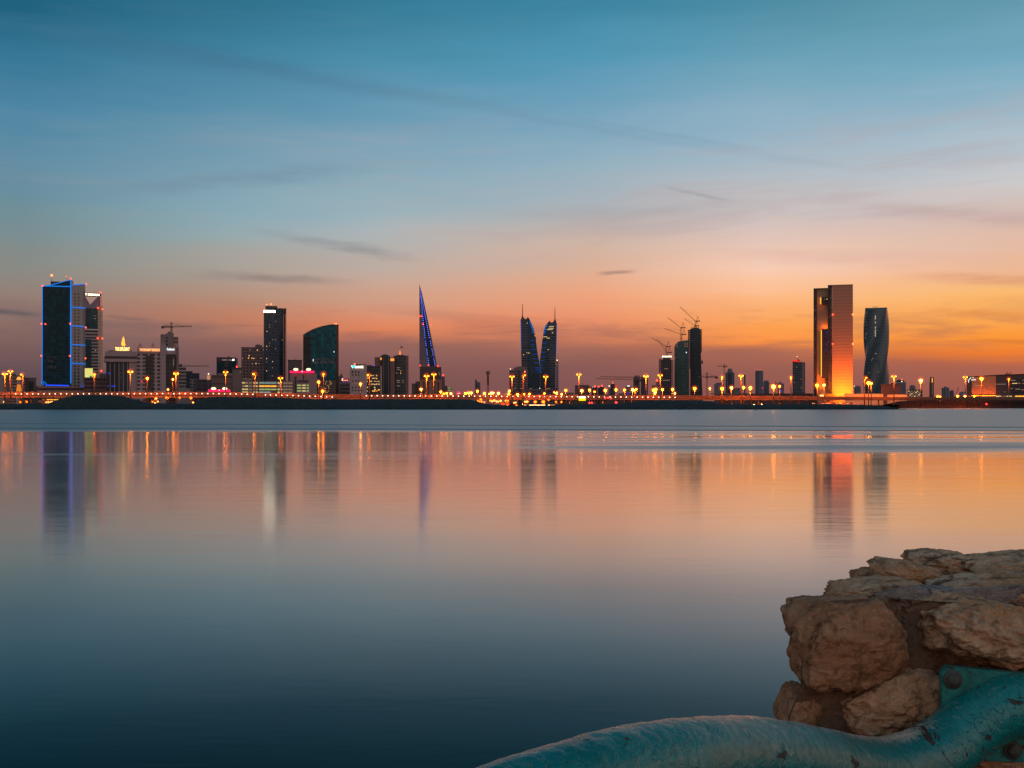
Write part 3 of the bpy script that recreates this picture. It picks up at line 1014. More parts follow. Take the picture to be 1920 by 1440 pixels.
def neon_sign(b, x0, x1, py, ovals, top):
    """pink neon roof edge with two cream ovals above it"""
    mid = (x0 + x1) / 2
    for a, c in ((x0, mid - 0.8), (mid + 0.6, x1)):
        bm = BM()
        tube(bm, [(b.x(a), -1.0, b.z(py)), (b.x((a + c) / 2), -1.3, b.z(py + 0.4)), (b.x(c), -1.0, b.z(py))], 1.05, 8)
        b.add('neon_band', bm, L_PINK)
    for o in ovals:
        bm = BM()
        ball(bm, (b.x(o), -0.6, b.z(top)), 1.0, 12, 8, (2.5, 0.6, 1.35))
        b.add('oval_sign', bm, L_CREAM, smooth=True)
    b.lamp(mid, py - 0.7, L_WHITE, 0.35, 'lamp', -1.5)


b = Bld('shopping_hall', 'low hall edged in pink neon with two cream ovals, below the stone hall', 'shop', 411, 1130)
b.box('wall', 388, 434, 734, None, CONC_D, 0, 22)
neon_sign(b, 390.5, 431.5, 732.3, (400.5, 421.5), 728.7)

# ------------------------------------------------------------------ brown grid block, tall blue tower
b = Bld('grid_office_block', 'brown office block with small gridded windows left of the tall blue glass tower', 'building', 475, 1310)
b.box('wall', 452.5, 499, 651, None, facade('brown_window_grid', (0.19, 0.125, 0.125), (0.03, 0.02, 0.028), 4.0, 3.6, 0.62, 0.5), 0, 25)
b.box('roof_room', 478.5, 492, 646.5, 651, CONC_D, 4, 18)
b.box('roof_room', 481, 487, 645, 646.6, CONC_D, 6, 14)
for px, py, mm in ((454.5, 672, L_DIMW), (467, 667, L_WARM), (466, 671.5, L_AMBER), (472.5, 671.8, L_WARM), (476, 672, L_WARM), (482.6, 656.5, L_WARM),
                   (480, 681.5, L_WARM), (485.5, 681.5, L_DIMW), (473, 682, L_DIMW), (489.5, 671.5, L_DIMW), (469, 656, L_DIMW), (494, 656, L_DIMW)):
    b.win(px, py, 1.8, 1.8, mm)
b = Bld('tall_glass_tower', 'tall blue glass tower with a blazing white sign at its top left', 'tower', 515, 1260)
bm = BM()
plan = [(b.x(494.5), 3), (b.x(500), 0.6), (b.x(512), -0.6), (b.x(524), 0.2), (b.x(531), 2.5), (b.x(531), 26), (b.x(494.5), 26)]
prism(bm, plan, 0, b.z(587))
b.add('glass_shaft', bm, facade('tall_tower_glass', (0.018, 0.036, 0.06), (0.006, 0.034, 0.062), 3.2, 3.7, 0.85, 0.8, 0.16, 0.4, spec=0.4))
b.box('glass_head', 499, 531.3, 577.5, 587, GLASS_N, 1.0, 24)
b.box('roof_crown', 497.6, 520, 573.3, 586, plain('maroon_crown', (0.09, 0.055, 0.065), 0.7), 3.0, 22)
b.box('side_fin', 531.6, 536.8, 578.5, None, plain('dark_fin', (0.05, 0.03, 0.035), 0.7), 1, 24)
b.poly('fin_tip', [(532, 578.4), (536.8, 578.4), (535.5, 577), (533.5, 577)], DARK, 1, 20)
b.box('fin_light_line', 535, 536.2, 588, 715, plain('salmon_reveal', (0.55, 0.3, 0.26), 0.6), 0.5, 1.0)
b.box('sign_panel', 494.3, 516, 582.3, 586.5, plain('sign_backing', (0.2, 0.15, 0.1), 0.6), -2.2, -1.4)
b.box('lit_sign', 494.4, 516, 582.4, 586.4, glow('blazing_sign', (1.0, 0.86, 0.62), 9.0), -2.6, -2.25)
b.lamp(500, 570.8, L_REDO, 0.7, d=4)
b.lamp(508, 570, L_REDO, 1.0, d=4)
b.mast(500, 571, 574, 0.2)
b.mast(508, 570.5, 574, 0.2)
for px, py, mm in ((500.5, 621.5, L_WARM), (500.2, 649.5, L_WARM), (500, 655, L_DIMW), (500, 672.5, L_WARM), (500, 678.5, L_DIMW), (511, 678, L_WARM), (500, 695.5, L_WARM),
                   (505.5, 614, L_DIMW), (505.5, 609, L_DIMW), (517, 602.5, L_DIMW), (511.5, 637, L_DIMW), (516.5, 637.5, L_DIMW), (529, 637.5, L_DIMW),
                   (505.5, 643.5, L_DIMW), (505.5, 649, L_DIMW), (516.5, 654, L_DIMW), (510.5, 705, L_DIMW), (511, 689.5, L_DIMW)):
    b.win(px, py, 1.3, 1.7, mm, -0.75 if px > 503 else 0.2)

# ------------------------------------------------------------------ multi-storey car park
b = Bld('multi_storey_car_park', 'car park with open decks lit yellow and green below the tall glass tower', 'car park', 505, 1140)
b.box('deck_slabs', 453, 549, 716, None, plain('car_park_concrete', (0.2, 0.16, 0.14), 0.85), 1.2, 30)
rows = [718.0, 724.0, 730.0, 735.4]
segs = [(454, 466, L_YEL), (467.5, 473, L_DIMW), (475, 484, L_YEL), (486, 519, None), (520.5, 530, L_YEL), (531.5, 540, L_DIMW), (541, 549, L_DIMW)]
mids = [L_CYANW, L_AMBER, L_GREEN, L_CYANW]
for r, py in enumerate(rows):
    for x0, x1, mm in segs:
        n = 3 if mm is None else 2
        for k in range(n):
            a = x0 + (x1 - x0) * k / n
            c = x0 + (x1 - x0) * (k + 1) / n - 0.7
            if r == 3 and 505 < a < 512:
                continue
            m_ = mids[r] if mm is None else mm
            if random.random() < 0.25 and mm is not None:
                m_ = L_DIMW
            b.win((a + c) / 2, py, c - a, 2.3, m_, 1.0, 'lit_deck_opening')
for py in (715.2, 721, 727, 732.8, 738):
    b.box('parapet', 453, 549, py - 0.9, py + 0.9, plain('car_park_parapet', (0.24, 0.18, 0.15), 0.85), 0.2, 1.0)
for px in (453.5, 474.2, 485, 520, 530.7, 549):
    b.box('column', px - 0.5, px + 0.5, 711, None, CONC_D, 0.0, 1.0)
b.box('roof_bay', 454, 478, 711, 716, CONC_D, 2, 20)
for px in (456, 460, 463, 467, 470, 474):
    b.win(px, 709.5 + (px % 3) * 0.6, 1.3, 1.2, L_DIMW, 1.6)
for px in (524, 526, 528):
    b.win(px, 710, 1.2, 1.2, L_AMBER, 1.6)

b = Bld('brown_block', 'plain brown block behind the hall with the pink neon roof', 'building', 553, 1320)
b.box('wall', 540, 566, 675.5, None, CONC_D, 0, 22)
b.mast(554, 670.5, 676)
b.box('parapet', 539.6, 566.4, 674.8, 675.6, DARK, -0.4, 22.4)
b = Bld('neon_hotel', 'hotel block with pink neon roof and two cream ovals left of the curved roof tower', 'hotel', 570, 1150)
b.box('wall', 544, 594, 700, None, plain('mauve_stone', (0.26, 0.17, 0.18), 0.85), 0, 25)
b.box('dark_slot', 552.3, 556, 706, None, DARK, -0.3, 0)
b.box('window_band', 558, 578, 713, 717, DARK, -0.25, 0)
b.box('dark_slot', 568, 570, 702, 713, DARK, -0.3, 0)
for py in (722.5, 727.5, 733):
    b.win(561, py, 8, 2.4, L_GREEN, -0.3, 'lit_deck_opening')
    b.win(570, py, 6, 2.4, L_YEL, -0.3, 'lit_deck_opening')
    b.win(577, py, 4, 2.4, L_GREEN, -0.3, 'lit_deck_opening')
neon_sign(b, 543.5, 589.5, 697.2, (554.7, 578.5), 692.8)

# ------------------------------------------------------------------ curved roof tower
b = Bld('curved_roof_tower', 'dark teal glass tower whose roof sweeps up in a curve to the right', 'tower', 602, 1220)
pts = [(568.5, None), (568.5, 629), (576, 624), (585, 619), (595, 615), (606, 611.8), (618, 609.3), (630, 608.2), (630, None)]
pts = [(a, (c if c else 742.4)) for a, c in pts]
b.poly('glass_body', pts, facade('curved_tower_glass', (0.006, 0.07, 0.085), (0.002, 0.078, 0.10), 3.0, 3.8, 0.93, 0.88, 0.22, 0.5, spec=0.2), 0, 22)
b.box('left_bay', 568.6, 583, 632, None, facade('left_bay_glass', (0.012, 0.02, 0.03), (0.006, 0.013, 0.02), 4.0, 3.8, 0.9, 0.9, 0.3, 0.5, spec=0.3), -0.6, 0)  # left bay in darker glass
b.box('edge_fin', 630.5, 635, 608, None, plain('dark_maroon_fin', (0.075, 0.03, 0.03), 0.7), -0.5, 20)
b.bar('roof_edge', [(568.5, 628.6), (576, 623.6), (585, 618.6), (595, 614.6), (606, 611.4), (618, 608.9), (630, 607.8)], 0.7, plain('roof_coping', (0.12, 0.12, 0.13), 0.6), -0.3)
for py, h, txt in ((675.8, 4.0, 'OFFICES TO LET'), (682, 5.2, '36 000 396')):
    b.text(txt, 589.5 if h < 5 else 590, 628, py, h, plain('grey_lettering', (0.15, 0.15, 0.17), 0.85), d=-0.25, name='faded_lettering')
b.lamp(628, 606.5, L_REDO, 0.8, d=2)
b.lamp(631, 606.3, L_REDO, 0.6, d=2)
b.win(587.3, 675.5, 0.9, 4.5, L_WHITE2, -0.4)
b.win(626.5, 659.5, 1.0, 2.4, L_WHITE2, -0.4)
b.win(591, 680.5, 1.2, 1.8, L_DIMW, -0.4)
b = Bld('lattice_hall', 'low hall with speckled lit openings at the foot of the curved roof tower', 'building', 613, 1180)
b.box('wall', 595, 630, 713, None, facade('hall_grid', (0.16, 0.10, 0.09), (0.04, 0.03, 0.03), 2.2, 2.6, 0.6, 0.55), 0, 20)
random.seed(11)
for i in range(26):
    b.win(596.5 + random.random() * 31, 715 + int(random.random() * 9) * 2.6, 1.0, 1.0, random.choice((L_WARM, L_YEL, L_DIMW, L_AMBER)), -0.2)
b = Bld('gabled_block', 'narrow dark block with a leaning roof fin right of the curved roof tower', 'building', 638, 1330)
b.box('wall', 634, 643, 705, None, CONC_D, 0, 20)
b.poly('roof_fin', [(636, 705), (641.5, 699.5), (641.8, 705)], CONC_D, 2, 16)
b = Bld('banded_block', 'low banded block with a small red and white sign beside the white bank block', 'building', 647, 1210)
b.box('wall', 637, 656, 716, None, facade('grey_bands', (0.24, 0.18, 0.18), (0.04, 0.03, 0.035), 200, 4.2, 1.0, 0.5), 0, 20)
b.box('sign_wall', 640, 655, 710, 716.5, plain('magenta_board', (0.22, 0.03, 0.08), 0.7), -0.3, 10)
b.box('sign_mark', 640.8, 643.4, 709.5, 714, glow('sign_mark_light', (1, 0.55, 0.35), 1.6), -0.7, -0.35)
b.box('sign_letters', 644.5, 652.8, 712.2, 713.8, glow('sign_red_light', (1, 0.22, 0.12), 1.8), -0.7, -0.35)
for px in (644, 648, 652.5):
    b.lamp(px, 715.8, glow('violet_lamp', (0.4, 0.3, 1.0), 0.9), 0.45, 'lamp', -0.6)

# ------------------------------------------------------------------ bank blocks
b = Bld('bank_block', 'pale bank block with square windows and a lit sign with a teal logo', 'building', 671, 1170)
PALE = plain('pale_lilac_render', (0.33, 0.25, 0.26), 0.85, 0, 0.1, 0.08)
b.box('wall', 656, 688, 684.5, None, PALE, 0, 24)
for rr, py in enumerate((697.5, 703, 714.5, 726.5, 732)):
    for px in (661, 667, 672.5) + ((678,) if rr > 2 else ()):
        b.win(px, py, 2.6, 2.6 if rr else 3.4, DARKWIN, -0.15, 'window')
for px, py in ((666.3, 708.3), (667, 719.3)):
    b.win(px, py, 2.2, 1.0, L_DIMW)
b.text('BankABC', 666, 681.5, 690.2, 4.2, glow('bank_sign_light', (1.0, 0.87, 0.7), 3.0), d=-0.6)
bm = BM()
vs = [bm.verts.new((b.x(a), -0.7, b.z(c))) for a, c in ((658, 685.2), (660, 685.2), (662.2, 690.4), (660.6, 690.4))]
bm.faces.new(vs)
b.add('sign_mark', bm, L_WHITE2)
bm = BM()
ball(bm, (b.x(662.8), -0.7, b.z(687.2)), 1.0, 12, 8, (1.5, 0.3, 1.5))
b.add('sign_logo', bm, L_TEAL, smooth=True)
b.box('roof_rail', 664, 686, 682.6, 684.5, DARK, 5, 12)
b.mast(659.5, 675, 685, 0.25)
b.lamp(665, 682.5, L_REDO, 0.7, d=1)
b = Bld('lit_office_block', 'office block with many rooms glowing amber beside the pale bank block', 'building', 701, 1180)
b.box('wall', 686.5, 713.2, 684.5, None, facade('lit_office_wall', (0.12, 0.075, 0.085), (0.03, 0.022, 0.03), 4.2, 5.6, 0.8, 0.5), 0, 24)
b.box('glass_top', 687.5, 713, 687, 699, facade('lit_office_top', (0.05, 0.05, 0.055), (0.02, 0.025, 0.03), 6, 4, 0.85, 0.6), -0.4, 0)
b.box('edge_pier', 713.3, 716, 686, None, PALE, -0.8, 24)
random.seed(5)
for py in (704.5, 709.5, 715, 720.5, 726.5, 730.5, 733):
    for k in range(7):
        px = 689 + k * 3.5 + random.uniform(-0.6, 0.6)
        if random.random() < (0.75 if py < 724 else 0.5) + (0.3 if py > 729 and px > 699 else 0):
            b.win(px, py + random.uniform(-0.4, 0.4), random.uniform(1.4, 3.2), random.uniform(1.3, 2.4), random.choice((L_AMBER, L_AMBER, L_YEL, L_WARM)), -0.3)
b.win(698.5, 685.4, 2.6, 1.0, L_BLUE2, -0.3, 'blue_light_line')
b.win(702, 685.3, 1.4, 1.2, glow('violet_red_lamp', (1, 0.1, 0.4), 1.5), -0.3, 'blue_light_line')

# ------------------------------------------------------------------ domed twin blocks
b = Bld('domed_tower', 'dark glass tower with a shallow dome and two orange lit corner loggias', 'tower', 723, 1300)
ROSE = plain('rose_stone', (0.2, 0.11, 0.105), 0.85, 0, 0.12, 0.06)
b.box('stone_wing', 702.5, 713, 669.5, None, ROSE, 2, 24)
b.box('glass_shaft', 713, 732, 670, None, facade('dark_bays', (0.16, 0.09, 0.085), (0.006, 0.016, 0.022), 6.0, 300, 0.82, 1.0, u0=2.0), 0, 24)
b.box('stone_pier', 732, 740, 670, None, ROSE, 0.5, 24)
bm = BM()
tube(bm, [(b.x(722), 8, b.z(671)), (b.x(722), 8, b.z(668)), (b.x(722), 8, b.z(666)), (b.x(722), 8, b.z(664.4)), (b.x(722), 8, b.z(663.8))], [6.2, 5.8, 4.6, 2.6, 0.4], 20)
b.add('dome', bm, plain('bronze_dome', (0.05, 0.04, 0.04), 0.5, 0.3), smooth=True)
b.mast(722, 658.5, 664, 0.2, STEEL, 8)
b.box('lit_loggia', 713, 715.5, 670.5, 675, glow('loggia_light', (1.0, 0.33, 0.05), 1.3), -0.4, 0)
b.box('lit_loggia', 732, 739, 672, 676.8, glow('loggia_light', (1.0, 0.33, 0.05), 1.3), 0.0, 0.45)
b = Bld('flag_tower', 'grey glass bank tower topped by an orange beacon and flagpole, right of the domed tower', 'tower', 752, 1310)
b.box('wall', 738, 766, 668, None, ROSE, 1, 24)
b.box('glass_front', 742.5, 760, 666.5, None, facade('flag_tower_glass', (0.09, 0.08, 0.09), (0.012, 0.03, 0.042), 3.0, 3.8, 0.8, 0.75), -0.6, 1)
b.box('parapet', 737.6, 766.2, 666.8, 668.2, ROSE, 0.6, 24.4)
b.box('roof_plant', 745, 757, 664.5, 666.6, CONC_D, 5, 16)
b.poly('lit_beacon', [(747.5, 664.5), (752.5, 664.5), (750, 655)], glow('beacon_light', (1.0, 0.26, 0.06), 1.3), 6, 10)
for px, py, w in ((747, 689.4, 6), (747, 693, 6), (751.6, 695.5, 1.3), (751.5, 699.5, 1.5), (747, 713.5, 6), (747, 716.5, 6), (755, 713.3, 2.5), (755.5, 716.5, 3), (747, 723.5, 6), (743.8, 699.5, 1)):
    b.win(px, py, w, 0.9, L_DIMW if w > 2 else L_WARM, -0.8)
b = Bld('flag', 'small red flag flying from a thin pole over the grey bank tower', 'flag', 751, 1318)
bm = BM()
tube(bm, [(0, 0, b.z(665)), (0, 0, b.z(648))], [0.2, 0.12], 6)
b.add('pole', bm, STEEL)
bm = BM()
N = 8
for i in range(N):
    p = [(b.x(751 + 4.6 * k / N), 0.5 * math.sin(k * 1.1), b.z(648.5 + 2.6 * k / N)) for k in (i, i + 1)]
    q = [(b.x(751 + 4.6 * k / N), 0.5 * math.sin(k * 1.1), b.z(651.2 + 2.2 * k / N)) for k in (i, i + 1)]
    quad(bm, p[0], p[1], q[1], q[0])
b.add('cloth', bm, plain('red_cloth', (0.35, 0.02, 0.03), 0.8))

# ------------------------------------------------------------------ sail tower
Y = 1900
b = Bld('stepped_block', 'dark stepped block left of the pointed sail tower', 'building', 778, 1500)
b.box('wall', 772, 779, 719, None, CONC_D, 0, 20)
b.box('wall', 779, 787, 715, None, CONC_D, 2, 20)
b = Bld('sail_tower', 'pointed sail shaped tower with two dotted lines of blue lights', 'tower', 803, Y)
right = [(786.6, 533), (790, 545), (795, 567), (800, 590), (805, 613), (809.5, 635), (814, 658), (817.5, 675), (819.6, 688)]
pts = [(786.3, 533), (786.3, 688)] + right[::-1][:-1]
b.poly('sail', pts, plain('sail_concrete', (0.15, 0.12, 0.15), 0.75, 0, 0.15, 0.05), 0, 26)
gl = [(787.2, 545), (790, 556), (796.5, 590), (801, 613), (806, 640), (810, 660), (815.5, 687), (804.5, 687), (802, 667), (798.5, 640), (795, 613), (792, 590), (789.5, 566)]
b.poly('glass_face', gl, facade('sail_glass', (0.01, 0.03, 0.045), (0.005, 0.028, 0.045), 4, 4.5, 0.85, 0.8, spec=0.3), -0.4, 0)
l1 = [(788.2, 544), (791, 575), (793.6, 602), (797, 633), (800, 655), (804, 683)]
l2 = [(789.2, 556), (793.5, 572), (798.5, 600), (804, 628), (810, 655), (815.6, 684)]


def along(pl, t):
    n = len(pl) - 1
    L = [math.dist(pl[i], pl[i + 1]) for i in range(n)]
    d = t * sum(L)
    for i in range(n):
        if d <= L[i] or i == n - 1:
            k = d / L[i]
            return (pl[i][0] + (pl[i + 1][0] - pl[i][0]) * k, pl[i][1] + (pl[i + 1][1] - pl[i][1]) * k)
        d -= L[i]


for pl, n in ((l1, 40), (l2, 36)):
    b.bar('led_channel', pl, 1.5, glow('led_channel_glow', (0.012, 0.03, 0.55), 0.38), -0.6)
    for i in range(n):
        a, c = along(pl, i / (n - 1))
        if 634 < c < 639 or 650.5 < c < 654 or 666.5 < c < 670.5:
            continue
        b.lamp(a, c, L_BLUEW, 0.52, 'led_lamp', -1.6)
for py, w in ((634, 4), (651, 4.5), (668.5, 3.4)):
    b.box('floor_edge', 786.3, 786.3 + w, py - 0.5, py + 0.5, CONC, -0.7, 0)
    b.box('wind_bridge', 800 + (py - 634) * 0.17, 808 + (py - 634) * 0.2, py - 0.6, py + 0.6, CONC_D, -2.5, -0.4)
for px, py in ((787, 593), (790.5, 593), (793, 608), (807.5, 609.5), (788, 685.5), (803.5, 685), (821, 686.5)):
    b.lamp(px, py, L_RED, 1.0, d=-1.8)
b.poly('red_lit_corner', [(819.8, 688), (824, 688), (821, 681)], glow('red_corner', (1, 0.05, 0.03), 0.9), 2, 8)
b = Bld('arcaded_block', 'square stone block with tall arcades at the foot of the sail tower', 'building', 807, 1480)
b.box('upper_block', 787, 827.5, 688, 712, plain('maroon_stone', (0.085, 0.05, 0.055), 0.8), 0, 26)
b.box('arcade', 787, 827.5, 712, None, plain('brown_arcade_stone', (0.32, 0.14, 0.09), 0.85), -1.2, 26)
for px in (794.5, 802.5, 815, 821.8):
    b.box('arcade_opening', px - 1.4, px + 1.4, 715.5, 738, DARK, -1.5, -1.2)
b.win(823, 699, 1, 2.5, L_DIMW, -0.3)
b.win(824.5, 702, 1, 3, L_DIMW, -0.3)
b = Bld('stepped_block', 'maroon stepped block with a red lamp right of the arcaded block', 'building', 832, 1520)
b.box('wall', 827.8, 834, 706, None, CONC_D, 0, 20)
b.box('wall', 834, 838.5, 723, None, CONC_D, 2, 20)
b.lamp(831, 703.5, L_RED, 1.0, d=2)
b.mast(831, 703, 707)
b = Bld('lit_kiosk', 'small block with pale green lit floors between the stepped block and the round pink sign', 'building', 842, 1500)
b.box('wall', 838.7, 846.5, 726, None, CONC_D, 0, 12)
for py in (727.5, 731.5, 735.5):
    b.win(842.5, py, 5.5, 1.3, L_GREEN, -0.3)
b = Bld('round_sign', 'round pink neon sign on a post left of the slim grey tower', 'sign', 860, 1180)
bm = BM()
for k in range(24):
    a0, a1 = k * math.pi / 12, (k + 1) * math.pi / 12
    beam(bm, (1.9 * math.cos(a0), 0, b.z(738) + 1.9 * math.sin(a0)), (1.9 * math.cos(a1), 0, b.z(738) + 1.9 * math.sin(a1)), 0.7)
b.add('neon_ring', bm, L_PINK)
bm = BM()
tube(bm, [(0, 0.2, b.z(738)), (0, 0.6, b.z(738))], 1.9, 20)
b.add('disc', bm, plain('sign_disc', (0.1, 0.02, 0.03), 0.6))
for px in (859.2, 861.2):
    b.lamp(px, 737.6, L_CREAM, 0.4, 'sign_lamp', -0.4)
b.mast(860, 741, 758, 0.4, STEEL, 0.8, 'post')
b = Bld('slim_tower', 'slim grey tower with a sloped top, alone left of the lattice mast', 'tower', 896, 1900)
b.poly('wall', [(890.5, 760), (890.5, 712), (893, 712.5), (894.5, 715.5), (900.5, 717), (900.5, 760)], facade('slim_tower_bays', (0.16, 0.12, 0.14), (0.06, 0.05, 0.065), 3.2, 300, 0.5, 1.0), 0, 18)
b.box('roof_fin', 890.5, 893, 711, 713, CONC_D, 2, 12)

b = Bld('telecom_mast', 'dark lattice telecom mast with aerials at its head', 'mast', 915, 1010)
bm = BM()
lattice(bm, (0, 0, 0), (0, 0, b.z(695)), 1.5, 22, 0.4)
b.add('lattice_shaft', bm, plain('brown_mast', (0.07, 0.03, 0.025), 0.7))
bm = BM()
for dx_ in (-1.5, 1.5):
    box(bm, dx_ - 0.35, dx_ + 0.35, -0.6, 0.4, b.z(702), b.z(696))
box(bm, -0.35, 0.35, -1.7, -0.9, b.z(704), b.z(697))
b.add('aerial_cluster', bm, DARKSTEEL)
bm = BM()
tube(bm, [(0, 0, b.z(722)), (0, 0, b.z(700))], 0.55, 8)
b.add('cable_core', bm, DARKSTEEL)
b.lamp(915, 694.5, glow('dark_red_lamp', (0.6, 0.1, 0.05), 0.4), 0.4, d=0)

# ------------------------------------------------------------------ twin harbour towers
Y = 1800
FAC_FH = facade('harbour_tower_bands', (0.10, 0.10, 0.13), (0.012, 0.034, 0.055), 200, 4.2, 1.0, 0.62, 0.25, 0.6, spec=0.3)
FAC_FHB = facade('harbour_tower_flank', (0.03, 0.06, 0.085), (0.004, 0.034, 0.058), 4.0, 4.2, 0.9, 0.7, 0.25, 0.5, spec=0.3)


def harbour(label, pc, sg, dy_, px_off, pts, flank, spire, tip, leds, lits, floors):
    b = Bld('pointed_twin_tower', label, 'tower', pc, Y, group='pair of pointed harbour towers')
    b.poly('shaft', pts, FAC_FH, 0, 26)
    b.poly('curved_flank', flank, FAC_FHB, -0.5, 0)
    b.poly('spire', spire, plain('spire_metal', (0.06, 0.055, 0.075), 0.5), 3, 14)
    bm = BM()
    tube(bm, [(b.x(tip[0]), 8, b.z(tip[2])), (b.x(tip[0]), 8, b.z(tip[1]))], [0.75, 0.35], 8)
    b.add('needle', bm, plain('needle_metal', (0.09, 0.06, 0.06), 0.5))
    for px, py, w in leds:
        b.win(px, py, w, 1.0, L_BLUE if py < 625 else glow('dim_blue_led', (0.01, 0.16, 0.8), 0.38), -0.8, 'led_strip')
    for px, py, w in lits:
        b.win(px, py, w, 1.2, L_WARM if w < 3 else L_YEL, -0.6)
    for px, py0, py1, step in floors:
        py = py0
        while py < py1:
            b.win(px, py, 1.3, 0.9, glow('edge_blue_led', (0.02, 0.2, 0.9), 0.9), -0.35, 'led_lamp')
            py += step
    return b


ptsL = [(979, 745), (978, 690), (976.5, 640), (975.8, 601), (985, 598.5), (990, 600), (990, 745)]
fkL = [(990, 745), (990, 596), (992.5, 598), (996.5, 606), (1000, 614.5), (1002.5, 623), (1003.3, 627.5), (1001, 628.5), (1005, 632.5), (1005.2, 641), (1006.5, 652), (1008.5, 666), (1011.2, 678.5), (1013, 690), (1013, 745)]
spL = [(975.8, 601.2), (976, 599.5), (978, 595), (979.7, 588), (981.2, 594), (983.5, 597.2), (985.3, 598.2), (988.6, 596), (989.5, 593.2), (992.5, 598), (990, 601), (986, 601.4)]
ledsL = [(994, 603, 2.4), (994.5, 605.8, 3), (996, 608.6, 3), (997, 611.5, 3.2), (997.8, 614.3, 3.4), (998.6, 617.2, 3.4), (999.5, 620.2, 3.6), (1000.3, 623.4, 4.4)] + \
    [(998.5, 639, 8), (999, 647, 8), (1001.5, 655.5, 9), (1002.5, 664, 9), (1004, 673, 8), (1006, 680.5, 10), (1010, 690, 14), (1010, 694, 12), (1012, 698, 10)]
harbour('left one of the pair of pointed harbour towers, a needle on its left corner', 994, 1, 0, 0, ptsL, fkL, spL, (979.7, 568.5, 590), ledsL,
        [(988.5, 605.7, 1.3), (981.5, 665, 1.6), (991.5, 662, 3), (988, 661.5, 1.2)], [(976.9, 603, 660, 3.0)])
b = D.objects['pointed_twin_tower']
ptsR = [(1041, 745), (1041.3, 690), (1043, 660), (1044, 630), (1044.2, 607.5), (1036, 605), (1030, 606), (1030, 745)]
fkR = [(1030, 745), (1030, 602), (1027, 605), (1022.5, 611), (1019.5, 620), (1018.2, 629), (1018.5, 633), (1016.8, 637), (1016, 645), (1015, 655), (1013.2, 668), (1011.9, 678), (1013.2, 690), (1013.2, 745)]
spR = [(1044.2, 607.6), (1044, 606), (1042.3, 601), (1040.5, 594), (1039, 600), (1037, 603.2), (1035, 604.6), (1031.6, 603.4), (1030.6, 600.3), (1027.5, 605), (1030, 607), (1034, 607.5)]
ledsR = [(1025.5, 609.5, 2.6), (1024, 612.3, 3), (1022.8, 615.2, 3.2), (1022, 618, 3.4), (1021.3, 621, 3.4), (1020.8, 624.2, 3.6), (1020.5, 627.5, 3.4)] + \
    [(1020.5, 643.5, 7), (1020, 652, 7), (1019, 660.5, 8), (1018, 668.5, 8), (1017, 676.5, 7), (1014.5, 684.5, 5)]
harbour('right one of the pair of pointed harbour towers, with a yellow lit upper floor', 1030, -1, 0, 0, ptsR, fkR, spR, (1040.5, 575.5, 596), ledsR,
        [(1034, 612.3, 9), (1033, 615.5, 10), (1031, 618, 11), (1022.5, 631.5, 7), (1028, 634, 6), (1036, 624, 2), (1028, 655.5, 1.8)], [(1043.3, 609, 665, 3.0)])
b = Bld('low_hotel_block', 'maroon striped block left of the pointed harbour towers', 'building', 968, 1740)
b.box('wall', 955, 990, 693, None, facade('maroon_stripes', (0.2, 0.12, 0.14), (0.04, 0.028, 0.04), 200, 4.0, 1.0, 0.5), 0, 24)
b.box('roof_step', 963, 988, 689, 693, CONC_D, 2, 22)
b.box('roof_step', 968, 985, 687, 689, CONC_D, 4, 20)
b.box('dark_seam', 971, 975, 694, None, DARK, -0.4, 0)
b.lamp(957, 692, L_CREAM, 0.8, 'lamp', -0.5)
b.lamp(984, 697, L_REDO, 1.0, d=-1)
b = Bld('harbour_podium', 'long podium joining the feet of the pointed harbour towers', 'building', 1008, 1720)
b.box('wall', 978, 1046, 728, None, facade('podium_bands', (0.12, 0.09, 0.11), (0.02, 0.02, 0.03), 8, 5, 0.8, 0.5), 0, 18)
for px, w in ((966, 3), (977, 3), (995, 4), (1012, 3), (1028, 7)):
    b.win(px, 728.5 - (px == 1012) * 0.3, w, 1.0, L_DIMW, -0.5)
b.lamp(1012, 728, L_WHITE2, 0.6, 'lamp', -0.8)
b = Bld('slim_slab', 'pale slim slab with two lamps at its top, right of the pointed harbour towers', 'building', 1044.5, 1760)
b.box('wall', 1041.6, 1047.2, 682, None, plain('mauve_slab', (0.19, 0.15, 0.19), 0.8), 0, 18)
b.mast(1046.5, 664, 683, 0.3, STEEL, 3)
b.lamp(1044.7, 675.5, L_CREAM, 0.9, 'lamp', -0.5)
b.box('top_floor', 1043, 1047, 677, 682, CONC_D, 2, 12)
b.win(1044, 683.5, 3, 0.9, L_DIMW, -0.3)

# ------------------------------------------------------------------ low blocks between harbour and building site
b = Bld('flat_roofed_block', 'flat roofed maroon block under the tall lamp right of the harbour towers', 'building', 1092, 1600)
b.box('wall', 1078, 1105, 722, None, facade('maroon_grid', (0.11, 0.07, 0.085), (0.04, 0.03, 0.04), 7, 5, 0.6, 0.4), 0, 22)
b.box('canopy', 1102, 1110, 725, 727, DARK, 4, 20)
b.mast(1092, 717, 722, 0.4)
b = Bld('grey_block', 'grey block with a red lamp at its corner right of the flat roofed block', 'building', 1115, 1650)
b.box('wall', 1109, 1120, 725, None, GLASS_N, 0, 20)
b.lamp(1115.5, 724.5, L_RED, 1.4, d=-1)
b.lamp(1111.5, 726, L_WHITE2, 0.5, 'lamp', -1)
b = Bld('grey_block', 'grey block with two red lamps on its roof, left of the pointed lit block', 'building', 1127, 1660)
b.box('wall', 1121, 1133, 726, None, GLASS_N, 0, 20)
b.box('roof_room', 1126, 1131, 724, 726, DARK, 3, 12)
b.lamp(1122.5, 725, L_RED, 1.1, d=-1)
b.lamp(1128.6, 723.5, L_RED, 1.3, d=-1)
